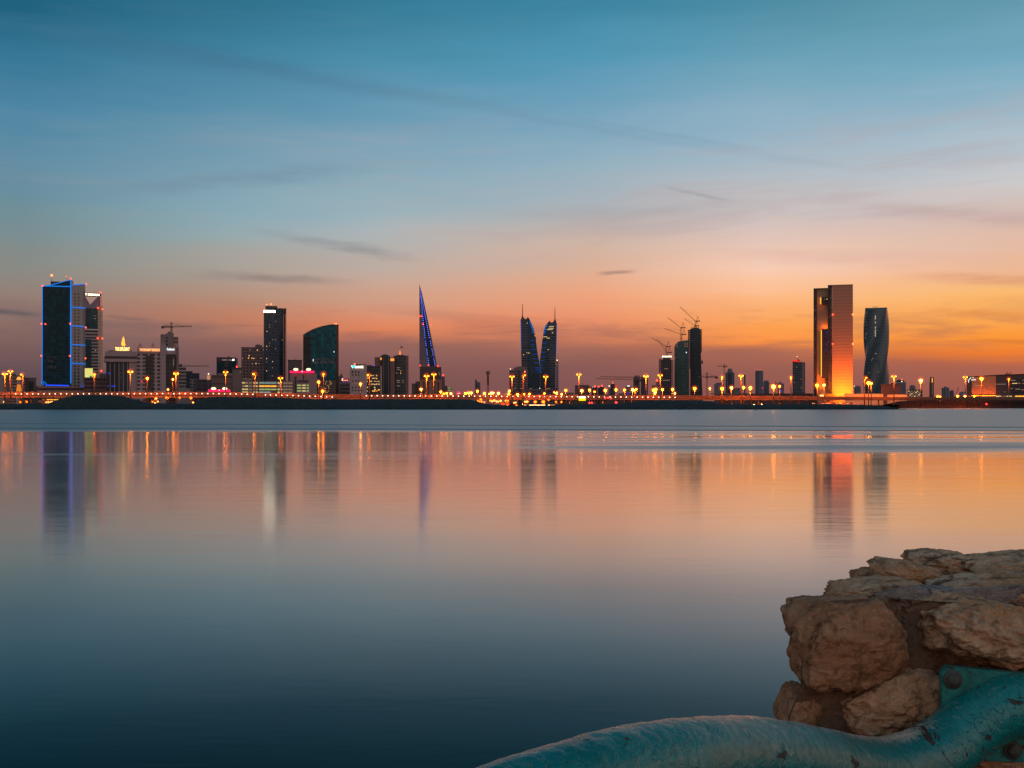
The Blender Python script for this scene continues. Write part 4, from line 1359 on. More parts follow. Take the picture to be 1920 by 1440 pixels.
b = Bld('pointed_block', 'narrow block with a glowing orange point and red light beside it', 'building', 1148.5, 1600)
b.box('wall', 1145, 1153, 719.5, None, GLASS_N, 0, 16)
b.poly('lit_point', [(1147, 719.5), (1151, 719.5), (1149, 713.5)], glow('point_glow', (1.0, 0.22, 0.08), 0.9), 2, 8)
b.box('side_wing', 1140.5, 1145, 728, None, CONC_D, 2, 14)
b.box('red_panel', 1153, 1157.3, 722.3, 726, glow('red_panel_light', (1, 0.03, 0.02), 0.9), 2, 2.6)
b.lamp(1142.3, 723.8, L_CREAM, 0.9, 'lamp', 1)
b = Bld('domed_hall', 'low hall with blue white roof light and violet glow before the raw concrete cores', 'building', 1178, 1500)
b.poly('wall', [(1168, 760), (1168, 738), (1172, 726), (1176, 723.5), (1184, 724), (1188, 738), (1188, 760)], CONC_D, 0, 14)
b.win(1178.5, 723.8, 4.5, 1.6, L_WHITE2, -0.4, 'roof_light')
b.win(1178, 738, 9, 3, glow('violet_glow', (0.12, 0.06, 0.5), 0.4), -0.3, 'violet_window')
RAW = plain('raw_grey_concrete', (0.12, 0.09, 0.105), 0.9, 0, 0.2, 0.08)
b = Bld('concrete_core', 'raw concrete lift core with ragged top, left one of the two between cranes', 'building site', 1194, 1620)
b.poly('core', [(1187.5, 760), (1187.5, 708), (1189, 708), (1189, 705), (1192, 705), (1192, 703.5), (1195, 703.5), (1195, 706), (1199.5, 706), (1199.5, 760)], RAW, 0, 18)
b.box('formwork', 1188, 1197, 709, 718, DARK, -1, 0)
b.box('site_floors', 1189, 1199, 720, None, facade('site_floors', (0.14, 0.11, 0.12), (0.05, 0.04, 0.05), 200, 4.2, 1, 0.45), -0.6, 0)
b = Bld('concrete_core', 'raw concrete lift core, right one of the two behind the twin lamp', 'building site', 1208, 1640)
b.poly('core', [(1201.5, 760), (1201.5, 707), (1205, 707), (1205, 705.5), (1211, 705.5), (1211, 709), (1214.8, 709), (1214.8, 760)], RAW, 0, 18)
b.box('formwork', 1206, 1214.5, 709, 714, DARK, -1, 0)
b.box('pale_edge', 1201.2, 1202.5, 714, None, CONC, -0.6, 0)
hammer_crane('tower crane whose lower long jib reaches left from the left concrete core', 1190, 1610, 712, 750, 1117, 1201, 1.9, top=5, tip_y=-2.6)
hammer_crane('tower crane whose upper long jib reaches left from the left concrete core', 1198, 1650, 708, 750, 1125, 1212, 1.9, top=4, tip_y=-2.4)
b = Bld('small_stack_block', 'small maroon block with red lamps just left of the scaffolded tower', 'building', 1234, 1560)
b.box('wall', 1230, 1240, 714, None, CONC_D, 4, 18)
b.box('wing', 1222, 1231, 722, None, CONC_D, 6, 18)
b.lamp(1231.8, 713.3, L_RED, 1.3, d=3)

# ------------------------------------------------------------------ three towers being built
SCAF = facade('scaffold_grid', (0.07, 0.05, 0.06), (0.02, 0.016, 0.024), 2.8, 3.6, 0.62, 0.6, 0.6)


def open_edge(b, x0, x1, top, bot, n):
    """bare floor slabs and columns at a tower's unfinished side"""
    bm = BM()
    k = max(2, int((bot - top) / 4.0))
    for i in range(k + 1):
        py = top + (bot - top) * i / k
        box(bm, b.x(x0), b.x(x1), 0.2, 16, b.z(py + 0.7), b.z(py - 0.7))
    for j in range(n + 1):
        px = x0 + (x1 - x0) * j / n
        box(bm, b.x(px) - 0.5, b.x(px) + 0.5, 0.0, 1.2, b.z(bot), b.z(top))
    b.add('bare_frame', bm, plain('bare_frame_concrete', (0.06, 0.045, 0.055), 0.9))


b = Bld('unfinished_tower', 'shortest of the three unfinished towers, a ring of white work lamps at its top', 'building site', 1249, 1640)
b.box('wall', 1240, 1258.5, 674.5, None, SCAF, 0, 24)
open_edge(b, 1236, 1240, 674, 742, 2)
open_edge(b, 1258.5, 1262, 676, 742, 1)
b.box('top_formwork', 1242.5, 1257.5, 669, 675, DARK, 1, 20)
for i in range(7):
    b.lamp(1242.6 + i * 2.6, 668.5, glow('work_lamp', (1.0, 0.83, 0.5), 6.0), 0.85, 'work_lamp', 0.2)
for py, w in ((691.5, 8), (713, 14)):
    b.win(1249, py, w, 0.9, L_DIMW, -0.3)
luff_crane('luffing crane with the longer boom over the shortest unfinished tower', 1249, 1650, 650, 672, 1221.5, 632.5, 1.9)
luff_crane('luffing crane with the short steep boom over the shortest unfinished tower', 1251, 1658, 661, 672, 1231, 634, 1.6)
b = Bld('unfinished_tower', 'middle one of the three unfinished towers, glazed teal with a slanted top', 'building site', 1278, 1660)
b.poly('glass_wall', [(1264.5, 760), (1264.5, 650), (1266, 646), (1271.5, 640.5), (1284, 638.5), (1292.5, 638), (1292.5, 760)], facade('teal_site_glass', (0.07, 0.10, 0.105), (0.012, 0.065, 0.07), 3.0, 3.6, 0.72, 0.66, 0.3, spec=0.3), 0, 24)
for py in (643.5, 646.8, 650):
    for px in (1267.5, 1270, 1283.5, 1286.3, 1289):
        if not (py < 645 and px < 1269):
            b.win(px, py, 1.5, 1.5, plain('painted_sky_light', (0.7, 0.42, 0.3), 0.9, 0, 0.1), -0.3, 'painted_sky_panel')  # opaque panel coloured with the sky's glow, no hole cut
b.win(1286.8, 661, 1.4, 2.2, L_WHITE2, -0.3)
b.win(1265.6, 671.3, 1.2, 1.6, L_DIMW, -0.3)
b.box('edge_column', 1291, 1292.8, 652, None, CONC_D, -0.8, 0)
luff_crane('luffing crane with the upper boom on the middle unfinished tower', 1276.5, 1672, 614.5, 640, 1251.5, 595, 1.8)
luff_crane('luffing crane with the low flat boom on the middle unfinished tower', 1278, 1680, 627, 640, 1244, 615, 1.6)
b = Bld('unfinished_tower', 'tallest of the three unfinished towers, bare floors along both edges', 'building site', 1304, 1680)
b.poly('wall', [(1294, 760), (1294.3, 616), (1297, 616), (1298.5, 614.5), (1309.5, 614.5), (1312, 617), (1312.5, 617), (1315.5, 700), (1318, 760)], facade('navy_site_glass', (0.045, 0.055, 0.07), (0.014, 0.036, 0.052), 3.0, 3.7, 0.7, 0.7, 0.35, spec=0.3), 0, 24)
open_edge(b, 1290.5, 1294.2, 619, 690, 2)
open_edge(b, 1312, 1315.3, 618, 660, 2)
b.box('hoist', 1315, 1318, 676, 682, DARK, 0, 4)
for px in (1296, 1299, 1302.5, 1306, 1309.5):
    b.box('column_starter', px - 0.5, px + 0.5, 612.5, 615, DARK, 2, 4)
for py in range(622, 690, 4):
    b.win(1292.3, py, 1.2, 1.4, plain('painted_sky_light', (0.7, 0.42, 0.3), 0.9, 0, 0.1), -0.3, 'painted_sky_panel')  # sky light painted on solid panels between the floors
luff_crane('luffing crane with the longest boom at the top of the tallest unfinished tower', 1304, 1690, 602, 616, 1274.5, 574.5, 2.0)
luff_crane('luffing crane with the faint short boom on the tallest unfinished tower', 1302.5, 1700, 611, 617, 1283, 597, 1.6)

# ------------------------------------------------------------------ right of the building site
hammer_crane('dark tower crane with a square counterweight right of the unfinished towers', 1325.5, 1300, 706.5, 745, 1308, 1343.5, 1.9, top=8)
hammer_crane('thin tower crane left of the stepped blue tower', 1358, 1900, 687, 745, 1343.5, 1364, 2.0, top=4, tip_y=-0.5, loaded=False)
HAZE = facade('hazy_blue_tower', (0.12, 0.12, 0.16), (0.05, 0.07, 0.105), 3.6, 300, 0.6, 1.0, 0.3, 0.6)  # distance haze is painted into these two wall colours
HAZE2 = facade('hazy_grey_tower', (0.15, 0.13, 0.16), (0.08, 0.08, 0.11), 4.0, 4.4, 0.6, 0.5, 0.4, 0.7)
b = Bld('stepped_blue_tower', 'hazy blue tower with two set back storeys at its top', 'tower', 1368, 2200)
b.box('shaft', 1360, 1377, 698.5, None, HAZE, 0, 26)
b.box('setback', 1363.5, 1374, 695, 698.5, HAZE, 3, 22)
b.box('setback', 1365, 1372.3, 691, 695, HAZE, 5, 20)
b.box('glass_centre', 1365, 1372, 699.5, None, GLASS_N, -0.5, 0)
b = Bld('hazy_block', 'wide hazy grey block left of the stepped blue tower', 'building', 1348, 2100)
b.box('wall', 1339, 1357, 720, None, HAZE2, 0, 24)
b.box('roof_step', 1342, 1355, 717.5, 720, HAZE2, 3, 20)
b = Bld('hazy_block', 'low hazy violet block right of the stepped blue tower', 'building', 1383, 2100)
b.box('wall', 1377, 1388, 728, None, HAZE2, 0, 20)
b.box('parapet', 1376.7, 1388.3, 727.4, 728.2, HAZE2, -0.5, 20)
b = Bld('tall_chimney', 'plain tall brown chimney between two street lamps', 'chimney', 1396.3, 1700)
bm = BM()
tube(bm, [(0, 0, 0), (0, 0, b.z(703.5))], [1.5, 1.3], 14)
b.add('shaft', bm, plain('brown_chimney', (0.15, 0.07, 0.06), 0.85))
bm = BM()
tube(bm, [(0, 0, b.z(704.5)), (0, 0, b.z(703))], [1.65, 1.65], 14)
b.add('rim', bm, CONC_D)
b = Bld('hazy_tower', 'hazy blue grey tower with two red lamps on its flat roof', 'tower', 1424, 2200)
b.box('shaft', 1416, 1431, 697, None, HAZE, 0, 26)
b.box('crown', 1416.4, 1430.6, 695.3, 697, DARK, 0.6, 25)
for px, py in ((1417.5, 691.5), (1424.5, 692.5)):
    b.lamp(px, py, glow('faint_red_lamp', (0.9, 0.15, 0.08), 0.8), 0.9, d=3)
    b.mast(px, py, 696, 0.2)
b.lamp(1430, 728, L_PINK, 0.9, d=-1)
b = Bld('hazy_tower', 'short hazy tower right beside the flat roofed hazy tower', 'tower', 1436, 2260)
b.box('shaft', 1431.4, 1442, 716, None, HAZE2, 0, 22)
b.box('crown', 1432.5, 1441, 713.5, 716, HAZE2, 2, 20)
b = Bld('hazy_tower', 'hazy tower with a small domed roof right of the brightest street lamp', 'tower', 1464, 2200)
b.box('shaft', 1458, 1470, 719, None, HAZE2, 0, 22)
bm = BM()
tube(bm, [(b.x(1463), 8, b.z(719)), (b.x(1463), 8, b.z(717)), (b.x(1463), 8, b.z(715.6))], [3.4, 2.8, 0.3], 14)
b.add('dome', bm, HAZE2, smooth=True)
b.win(1464.8, 733.5, 1.2, 2.4, L_BLUE2, -0.4, 'blue_light_line')
hammer_crane('small distant crane between the hazy towers', 1454, 2250, 719, 745, 1442, 1459, 1.9, top=4, loaded=False)
b = Bld('red_topped_tower', 'grey blue tower whose roof edge glows red, left of the floodlit slab tower', 'tower', 1498, 1750)
bm = BM()
prism(bm, [(b.x(1486), 0), (b.x(1504.5), 0), (b.x(1504.5), 22), (b.x(1486), 22)], 0, 0, ztop=[b.z(677), b.z(679), b.z(679), b.z(677)])
b.add('shaft', bm, facade('red_top_glass', (0.07, 0.075, 0.1), (0.02, 0.038, 0.06), 3.2, 3.8, 0.8, 0.7, 0.25, 0.6))
b.box('side_bay', 1504.8, 1509.5, 679.2, None, HAZE, 2, 22)
b.box('pale_line', 1505.6, 1507, 682, 735, CONC, 1.5, 2)
b.poly('red_roof_edge', [(1486, 677.4), (1486, 675.2), (1494, 675), (1500, 678.2), (1500, 679)], glow('red_edge_glow', (1.0, 0.03, 0.02), 1.1), -0.5, 0.0)
b.poly('roof_room', [(1493, 676.5), (1495, 673.8), (1497.5, 673.8), (1500.5, 678)], plain('maroon_roof', (0.2, 0.03, 0.03), 0.7), 3, 14)
b.mast(1494.7, 668, 675, 0.3)
b.lamp(1494.7, 668.3, L_CREAM, 0.6, 'lamp', 4)
for px, py in ((1494, 688), (1489, 717), (1502, 711), (1502.5, 727)):
    b.win(px, py, 1.6, 1.2, L_DIMW, -0.3)
b = Bld('long_low_hall', 'very long low dark hall behind the viaduct right of the building site', 'building', 1440, 1350)
b.box('wall', 1340, 1524, 738.5, None, facade('long_hall_wall', (0.1, 0.06, 0.065), (0.03, 0.02, 0.028), 12, 5, 0.7, 0.4), 0, 16)
b.box('roof_step', 1330, 1402, 737, 739, CONC_D, 3, 12)
b.box('white_cabin', 1401, 1404.5, 736.5, 744, CONC, -1.5, -0.2)
b.box('roof_edge', 1404, 1524, 737.8, 738.6, DARK, -0.4, 16)
b = Bld('shed_row', 'low dark shed row behind the orange lamps left of the building site', 'building', 1130, 1400)
b.box('wall', 1046, 1232, 740, None, facade('shed_wall', (0.1, 0.05, 0.05), (0.03, 0.02, 0.025), 9, 5, 0.6, 0.4), 0, 12)
b.box('roof_step', 1048, 1076, 736, 741, CONC_D, 2, 10)
b.box('roof_step', 1160, 1172, 737.5, 741, CONC_D, 2, 10)

# ------------------------------------------------------------------ floodlit slab tower
Y = 1250
b = Bld('floodlit_slab_tower', 'tall twin slab tower, its right face lit orange from the ground', 'tower', 1562, Y)
PALEW = plain('pale_ribbed_cladding', (0.29, 0.185, 0.125), 0.75, 0, 0.1, 0.05)
m, nt = mat('horizontal_panel_cladding')
co = nt.new('ShaderNodeTexCoord').outputs['Object']
cx, cy, cz = nt.xyz(co)
pan = nt.m('LESS_THAN', nt.m('FRACT', nt.m('DIVIDE', cz, 3.6)), 0.3)
st = nt.noise(nt.comb(nt.m('MULTIPLY', cx, 0.05), 0.0, nt.m('MULTIPLY', cz, 0.9)), 1.0, 3.0, 0.6)
pc = nt.mix(st, (0.235, 0.145, 0.105, 1), (0.30, 0.185, 0.135, 1))
pc = nt.mix(nt.m('MULTIPLY', pan, 0.55), pc, (0.17, 0.10, 0.075, 1))
finish(nt, principled(nt, pc, 0.7))
PANELW = m
DKG = facade('dark_slab_end', (0.035, 0.028, 0.04), (0.014, 0.016, 0.026), 3.0, 3.8, 0.85, 0.7, 0.3, spec=0.3)
b.box('left_slab', 1531.5, 1552, 540, None, PALEW, 8, 26)
b.box('left_slab_end', 1525, 1531.3, 539.5, None, DKG, 6, 26)
b.box('left_coping', 1525, 1552, 538.6, 539.6, DARK, 5.6, 26.4)
b.box('right_slab', 1560.2, 1599, 535.5, None, PANELW, 0, 22)
b.box('right_slab_end', 1552.2, 1560, 535, None, DKG, 0.6, 22)
b.box('right_coping', 1552, 1599.3, 534.2, 535.1, DARK, -0.3, 22.4)
b.box('sky_bridge', 1540.5, 1552.1, 556, 568.5, DKG, 2, 8)
for px, py, w in ((1538.5, 562.5, 1.3),):
    b.box('amber_light_line', px - 0.8, px + 0.8, 556.5, 568.5, L_AMBER, 4, 7.9)
b.win(1550.5, 560, 1.8, 1.2, L_WARM, 1.8)
b.win(1546, 560.5, 1.2, 1.0, L_DIMW, 1.8)
b.box('hanging_block', 1541.3, 1552.1, 618.5, 709, facade('blue_black_block', (0.02, 0.016, 0.03), (0.008, 0.008, 0.02), 2.4, 3.4, 0.75, 0.6, 0.3), 1.0, 7.9)
b.box('amber_light_line', 1539, 1540.6, 618.5, 706, L_AMBER, 4, 6)
for px in (1566, 1574, 1582, 1590):
    x_ = b.x(px)
    z_ = b.z(747)
    bm = BM()
    box(bm, x_ - 1.8, x_ + 1.8, -24.6, -22.4, z_ - 1.2, z_ - 0.1)
    b.add('floodlight_body', bm, DARKSTEEL)
    bm = BM()
    quad(bm, (x_ - 1.7, -24.5, z_ + 1.2), (x_ + 1.7, -24.5, z_ + 1.2), (x_ + 1.7, -22.6, z_), (x_ - 1.7, -22.6, z_))
    b.add('floodlight', bm, glow('far_floodlight_lens', (1.0, 0.15, 0.001), 1500.0))
    bm = BM()
    quad(bm, (x_ - 1.9, -24.56, z_ + 1.3), (x_ + 1.9, -24.56, z_ + 1.3), (x_ + 1.9, -24.56, z_ - 1.2), (x_ - 1.9, -24.56, z_ - 1.2))
    b.add('floodlight_back', bm, DARKSTEEL)
bm = BM()
z_ = b.z(618.3)
quad(bm, (b.x(1543), 2.6, z_ + 0.9), (b.x(1551), 2.6, z_ + 0.9), (b.x(1551), 3.8, z_ + 0.2), (b.x(1543), 3.8, z_ + 0.2))
b.add('floodlight', bm, glow('recess_flood_lens', (1.0, 0.2, 0.004), 110.0))
b.box('floodlight_hood', 1541.5, 1552.0, 616.4, 618.4, DARKSTEEL, 2.0, 2.55)
random.seed(3)
for i in range(16):
    b.win(1550 + random.random() * 6.5 - 3, 621 + random.random() * 42, 1.0, 1.3, glow('violet_blue_window', (0.1, 0.08, 0.9), 0.5), 0.35)
for px, py in ((1558, 558), (1558, 575.5), (1556.5, 593), (1558, 614), (1527, 580), (1528, 596), (1530, 578.5), (1556, 707), (1556, 719), (1527, 660)):
    b.win(px, py, 1.1, 1.1, L_DIMW, 0.4 if px > 1540 else 5.8)
for px, py in ((1561.5, 590), (1599, 590.5), (1561.5, 645), (1599, 645.5)):
    b.lamp(px, py, L_RED if px < 1570 else L_REDO, 1.0, d=-0.9)
b.box('roof_cradle', 1576, 1583, 533, 534.2, DARKSTEEL, 8, 10)
for px in (1564, 1571, 1578, 1585, 1592, 1597):
    bm = BM()
    x_ = b.x(px)
    box(bm, x_ - 1.4, x_ + 1.4, -9.5, -8.1, b.z(746.5) - 1.2, b.z(746.5) - 0.5)
    b.add('floodlight_body', bm, DARKSTEEL)
    bm = BM()
    x_ = b.x(px)
    z_ = b.z(746.5) - 0.45
    quad(bm, (x_ - 1.3, -9.4, z_ + 0.5), (x_ + 1.3, -9.4, z_ + 0.5), (x_ + 1.3, -8.2, z_), (x_ - 1.3, -8.2, z_))
    b.add('floodlight', bm, glow('floodlight_lens', (1.0, 0.17, 0.001), 340.0))
bm = BM()
x_ = b.x(1543)
quad(bm, (x_ - 3, 0.6, b.z(742) + 0.5), (x_ + 3, 0.6, b.z(742) + 0.5), (x_ + 3, 1.6, b.z(742)), (x_ - 3, 1.6, b.z(742)))
b.add('floodlight', bm, glow('weak_floodlight_lens', (1.0, 0.25, 0.03), 40.0))
b.box('gatehouse', 1545, 1564, 738.5, None, DARK, -9.5, -7.5)

# ------------------------------------------------------------------ twisted tower
b = Bld('twisted_tower', 'blue grey tower with a rounded twisted body right of the floodlit slab tower', 'tower', 1642.5, 1450)
m, nt = mat('twisted_curtain_wall')
co = nt.new('ShaderNodeTexCoord').outputs['Object']
cx, cy, cz = nt.xyz(co)
uv = nt.new('ShaderNodeUVMap').outputs[0]
ux, uy, uz = nt.xyz(uv)
fl_ = nt.m('LESS_THAN', nt.m('FRACT', nt.m('DIVIDE', cz, 3.8)), 0.8)
fin = nt.m('LESS_THAN', nt.m('FRACT', nt.m('MULTIPLY', ux, 36.0)), 0.72)
gl_ = nt.m('MULTIPLY', nt.m('MULTIPLY_ADD', fl_, 0.3, 0.7), fin)
colr = nt.mix(gl_, (0.055, 0.09, 0.115, 1), (0.02, 0.062, 0.09, 1))
finish(nt, principled(nt, colr, nt.m('MULTIPLY_ADD', gl_, -0.25, 0.5), 0.0, 0.5))
bm = BM()
uvl = bm.loops.layers.uv.new('UVMap')
z0_, z1_ = 0.0, b.z(577.5)
NS, NP = 60, 48
hw = (b.x(1663) - b.x(1622)) / 2
rings = []
for i in range(NS + 1):
    t = i / NS
    z = z0_ + (z1_ - z0_) * t
    py_ = 745 + (577.5 - 745) * t
    ang = R(-2) + (577.5 - py_) / 88.0 * R(90)
    ring = []
    for k in range(NP):
        a = 2 * math.pi * k / NP
        n_ = 5.2
        rr = 1.0 / ((abs(math.cos(a)) ** n_ + abs(math.sin(a)) ** n_) ** (1 / n_))
        rr = min(rr, 1.185)
        rr *= hw
        ring.append(bm.verts.new((rr * math.cos(a + ang) + 0.4, rr * math.sin(a + ang) + hw, z)))
    rings.append(ring)
for i in range(NS):
    for k in range(NP):
        f = bm.faces.new((rings[i][k], rings[i][(k + 1) % NP], rings[i + 1][(k + 1) % NP], rings[i + 1][k]))
        for lp, (uu, vv) in zip(f.loops, ((k, i), (k + 1, i), (k + 1, i + 1), (k, i + 1))):
            lp[uvl].uv = (uu / NP, vv / NS)
bm.faces.new(rings[-1])
b.add('twisted_shaft', bm, m, smooth=True)
b.box('roof_rim', 1621.6, 1663.4, 576.8, 578.2, DARKSTEEL, 2, 2 * hw - 2)
b.bar('roof_cradle', [(1636, 573.6), (1640, 575), (1646, 574), (1647, 572.6)], 0.5, DARKSTEEL, 8)


def front_at(py):
    ang = R(-2) + (577.5 - py) / 88.0 * R(90)
    a = -math.pi / 2 - ang
    rr = 1.0 / ((abs(math.cos(a)) ** 5.2 + abs(math.sin(a)) ** 5.2) ** (1 / 5.2))
    return hw - min(rr, 1.185) * hw - 0.25


for i in range(38):
    py = 592.5 + i * 1.9
    if i in (4, 5, 8, 9, 10, 13, 32, 33):
        continue
    b.win(1641.3 + 0.4 * math.sin(i * 1.9) * (1 if i < 28 else 2), py, 1.4, 0.95, glow('white_strip_window', (1.0, 0.83, 0.62), 1.0), front_at(py))
random.seed(9)
for i in range(18):
    b.win(1621.5 + random.random() * 5, 580 + random.random() * 60, 1.2, 0.8, L_DIMW, -0.3)
for px, py in ((1627, 577), (1622.5, 578), (1634.5, 675), (1636.5, 672), (1646.5, 698), (1629, 699)):
    b.lamp(px, py, L_DIMW, 0.6, 'lamp', front_at(py) - 0.3)

# ------------------------------------------------------------------ low things beside it
b = Bld('small_round_block', 'small hazy round block between the slab tower and the twisted tower', 'building', 1608, 2100)
bm = BM()
tube(bm, [(0, 6, 0), (0, 6, b.z(727)), (0, 6, b.z(724)), (0, 6, b.z(723))], [6.2, 6.2, 5.2, 1], 18)
b.add('drum', bm, HAZE2)
b.lamp(1602, 724.2, L_CREAM, 0.7, 'lamp', 0)
b.box('low_wing', 1601, 1615, 738, None, HAZE2, 12, 20)
b = Bld('dark_pavilion', 'plain dark pavilion with a flat roof at the foot of the twisted tower', 'building', 1669, 1260)
b.box('wall', 1652, 1689, 722.5, None, plain('mauve_render', (0.085, 0.055, 0.07), 0.8), 0, 20)
b.box('roof', 1650, 1688, 720.3, 722.5, DARK, -1, 21)
b.box('step', 1671, 1675, 717.5, 720.4, DARK, 5, 8)
b = Bld('domed_tower', 'hazy tower with a domed roof and one red lamp right of the dark pavilion', 'tower', 1689, 1800)
b.box('shaft', 1679.5, 1698.5, 716, None, HAZE, 0, 22)
bm = BM()
tube(bm, [(b.x(1688), 10, b.z(716)), (b.x(1688), 10, b.z(713.5)), (b.x(1688), 10, b.z(712)), (b.x(1688), 10, b.z(711.5))], [7.0, 6.2, 4, 0.5], 18)
b.add('dome', bm, DARK, smooth=True)
b.lamp(1691, 711.5, L_RED, 0.9, d=2)
b.lamp(1691, 715.3, L_CREAM, 0.9, 'lamp', -1)
for px in (1681, 1684, 1686.5, 1695):
    b.win(px, 717.5, 1.6, 1.0, L_DIMW, -0.3)


def washed_wall(label, x0, x1, top, bot, px, Y):
    b = Bld('garden_wall', label, 'wall', px, Y)
    b.box('wall_panel', x0, x1, top, None, plain('sandy_wall', (0.45, 0.32, 0.22), 0.85), 0, 1.0)
    b.box('coping', x0, x1, top - 0.5, top, CONC_D, -0.3, 1.3)
    bm = BM()
    z_ = b.z(bot)
    quad(bm, (b.x(x0), -3.6, z_ + 0.4), (b.x(x1), -3.6, z_ + 0.4), (b.x(x1), -2.9, z_), (b.x(x0), -2.9, z_))
    b.add('light_strip', bm, glow('wall_washer', (1.0, 0.19, 0.006), 42.0))
    return b


washed_wall('longer orange lit garden wall in front of the twisted tower', 1583.5, 1656, 738.5, 747, 1620, 1190)
washed_wall('shorter orange lit garden wall right of the dark pavilion', 1663.5, 1700.5, 740, 747, 1682, 1192)

b = Bld('honeycomb_pavilion', 'dark pavilion with a brick pattern of lit openings below a street lamp', 'building', 1715, 1210)
b.box('wall', 1701.5, 1729.5, 731.3, None, DARK, 0, 14)
for r in range(5):
    for c in range(5):
        px = 1704 + c * 5.4 + (2.7 if r % 2 else 0)
        if px < 1728:
            b.win(px, 733.4 + r * 2.4, 3.0, 1.3, L_DIMW if (r + c) % 3 else L_WARM, -0.2, 'lit_opening')
b.box('roof_slab', 1699.5, 1730, 730.4, 731.4, DARKSTEEL, -1, 15)
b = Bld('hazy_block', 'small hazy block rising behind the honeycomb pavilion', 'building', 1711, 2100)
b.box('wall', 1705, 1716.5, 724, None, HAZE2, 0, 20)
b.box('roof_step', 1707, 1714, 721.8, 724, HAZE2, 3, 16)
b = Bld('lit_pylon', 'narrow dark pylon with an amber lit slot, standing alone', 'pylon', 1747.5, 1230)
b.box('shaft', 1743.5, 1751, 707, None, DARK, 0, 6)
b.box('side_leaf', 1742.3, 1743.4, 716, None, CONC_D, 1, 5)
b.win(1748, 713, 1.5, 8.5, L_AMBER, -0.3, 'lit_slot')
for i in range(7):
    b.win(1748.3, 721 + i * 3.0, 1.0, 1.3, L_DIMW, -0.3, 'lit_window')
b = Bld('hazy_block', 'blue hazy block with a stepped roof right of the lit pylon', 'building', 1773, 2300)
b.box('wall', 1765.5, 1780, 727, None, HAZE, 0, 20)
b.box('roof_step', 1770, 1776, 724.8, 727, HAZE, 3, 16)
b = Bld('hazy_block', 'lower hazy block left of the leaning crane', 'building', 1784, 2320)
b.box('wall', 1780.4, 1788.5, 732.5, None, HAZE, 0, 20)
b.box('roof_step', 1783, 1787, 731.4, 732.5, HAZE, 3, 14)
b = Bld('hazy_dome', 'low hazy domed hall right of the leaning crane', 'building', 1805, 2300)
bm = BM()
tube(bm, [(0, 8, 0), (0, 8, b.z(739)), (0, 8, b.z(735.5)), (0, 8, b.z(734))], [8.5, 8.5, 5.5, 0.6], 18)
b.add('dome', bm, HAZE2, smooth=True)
b.box('base', 1795, 1814, 741, None, HAZE2, 1, 16)
b = Bld('leaning_crane', 'small mobile crane with a leaning boom beside the hazy dome', 'crane', 1793, 1900)
bm = BM()
lattice(bm, (b.x(1790.5), 0, b.z(743)), (b.x(1798), 0, b.z(726)), 1.0, 10, 0.4)
b.add('boom', bm, CRANE)
bm = BM()
box(bm, b.x(1788.5), b.x(1793), -1.5, 1.5, 0.6, b.z(743))
b.add('carrier', bm, DARKSTEEL)

# ------------------------------------------------------------------ waterfront mall at the right edge
b = Bld('waterfront_mall', 'long dark building at the right edge with an orange lit wall and white sign', 'mall', 1868, 1260)
MALLD = plain('mall_dark_cladding', (0.05, 0.036, 0.045), 0.6, 0, 0.25, 0.08)
b.poly('dark_body', [(1814.5, 741), (1814.5, 706.3), (1868, 703.3), (1990, 700.5), (1990, 741)], MALLD, 1.5, 40)
b.poly('wall_panel', [(1821.5, 739), (1821.5, 706.8), (1867.5, 704.3), (1867.5, 739)], plain('terracotta_screen', (0.42, 0.2, 0.11), 0.8, 0, 0.12, 0.15), 0.4, 1.5)
b.box('left_return', 1811.5, 1814.3, 714, None, HAZE2, 6, 20)
b.poly('roof_edge', [(1814, 706.4), (1868, 703.4), (1990, 700.6), (1990, 699.8), (1868, 702.6), (1814, 705.6)], DARK, 0.0, 40)
bm = BM()
for k in range(12):
    a0, a1 = 2.0 + k * 0.11, 2.0 + (k + 1) * 0.11
    beam(bm, (b.x(1824.5) + 5.0 * math.cos(a0), -0.2, b.z(714.5) + 5.4 * math.sin(a0) - 0.6), (b.x(1824.5) + 5.0 * math.cos(a1), -0.2, b.z(714.5) + 5.4 * math.sin(a1) - 0.6), 0.55)
b.add('sign_arc', bm, L_WHITE2)
for px, py in ((1822.3, 711.8), (1825.6, 711.4), (1828.3, 711.6)):
    bm = BM()
    ball(bm, (b.x(px), -0.2, b.z(py)), 0.9, 10, 6, (0.95, 0.3, 1.1))
    b.add('sign_letter', bm, glow('soft_white_sign', (1.0, 0.8, 0.68), 0.9), smooth=True)
b.lamp(1824.3, 707.2, L_CREAM, 0.4, 'sign_lamp', -0.2)
b.win(1832, 722, 11, 1.1, L_DIMW, 0.25, 'lit_window')
b.win(1877, 720.3, 18, 1.0, L_DIMW, 1.3, 'lit_window')
for px, py, w, mm in ((1900, 713.5, 8, L_DIMW), (1919, 713, 4, L_DIMW), (1902, 719, 9, L_WARM), (1911, 719, 4, L_DIMW), (1906.5, 718.6, 1.5, L_WARM), (1897, 728.5, 3, L_DIMW), (1908, 729.8, 9, L_DIMW),
                      (1917, 731, 4, L_DIMW), (1918, 719.2, 3, L_DIMW), (1884, 735, 2, L_DIMW)):
    b.win(px, py, w, 1.2, mm, 1.3)
b.box('window_frame', 1895, 1990, 710, 738, facade('mall_glazing', (0.05, 0.035, 0.04), (0.02, 0.018, 0.025), 6, 4.2, 0.8, 0.6), 1.36, 1.48)
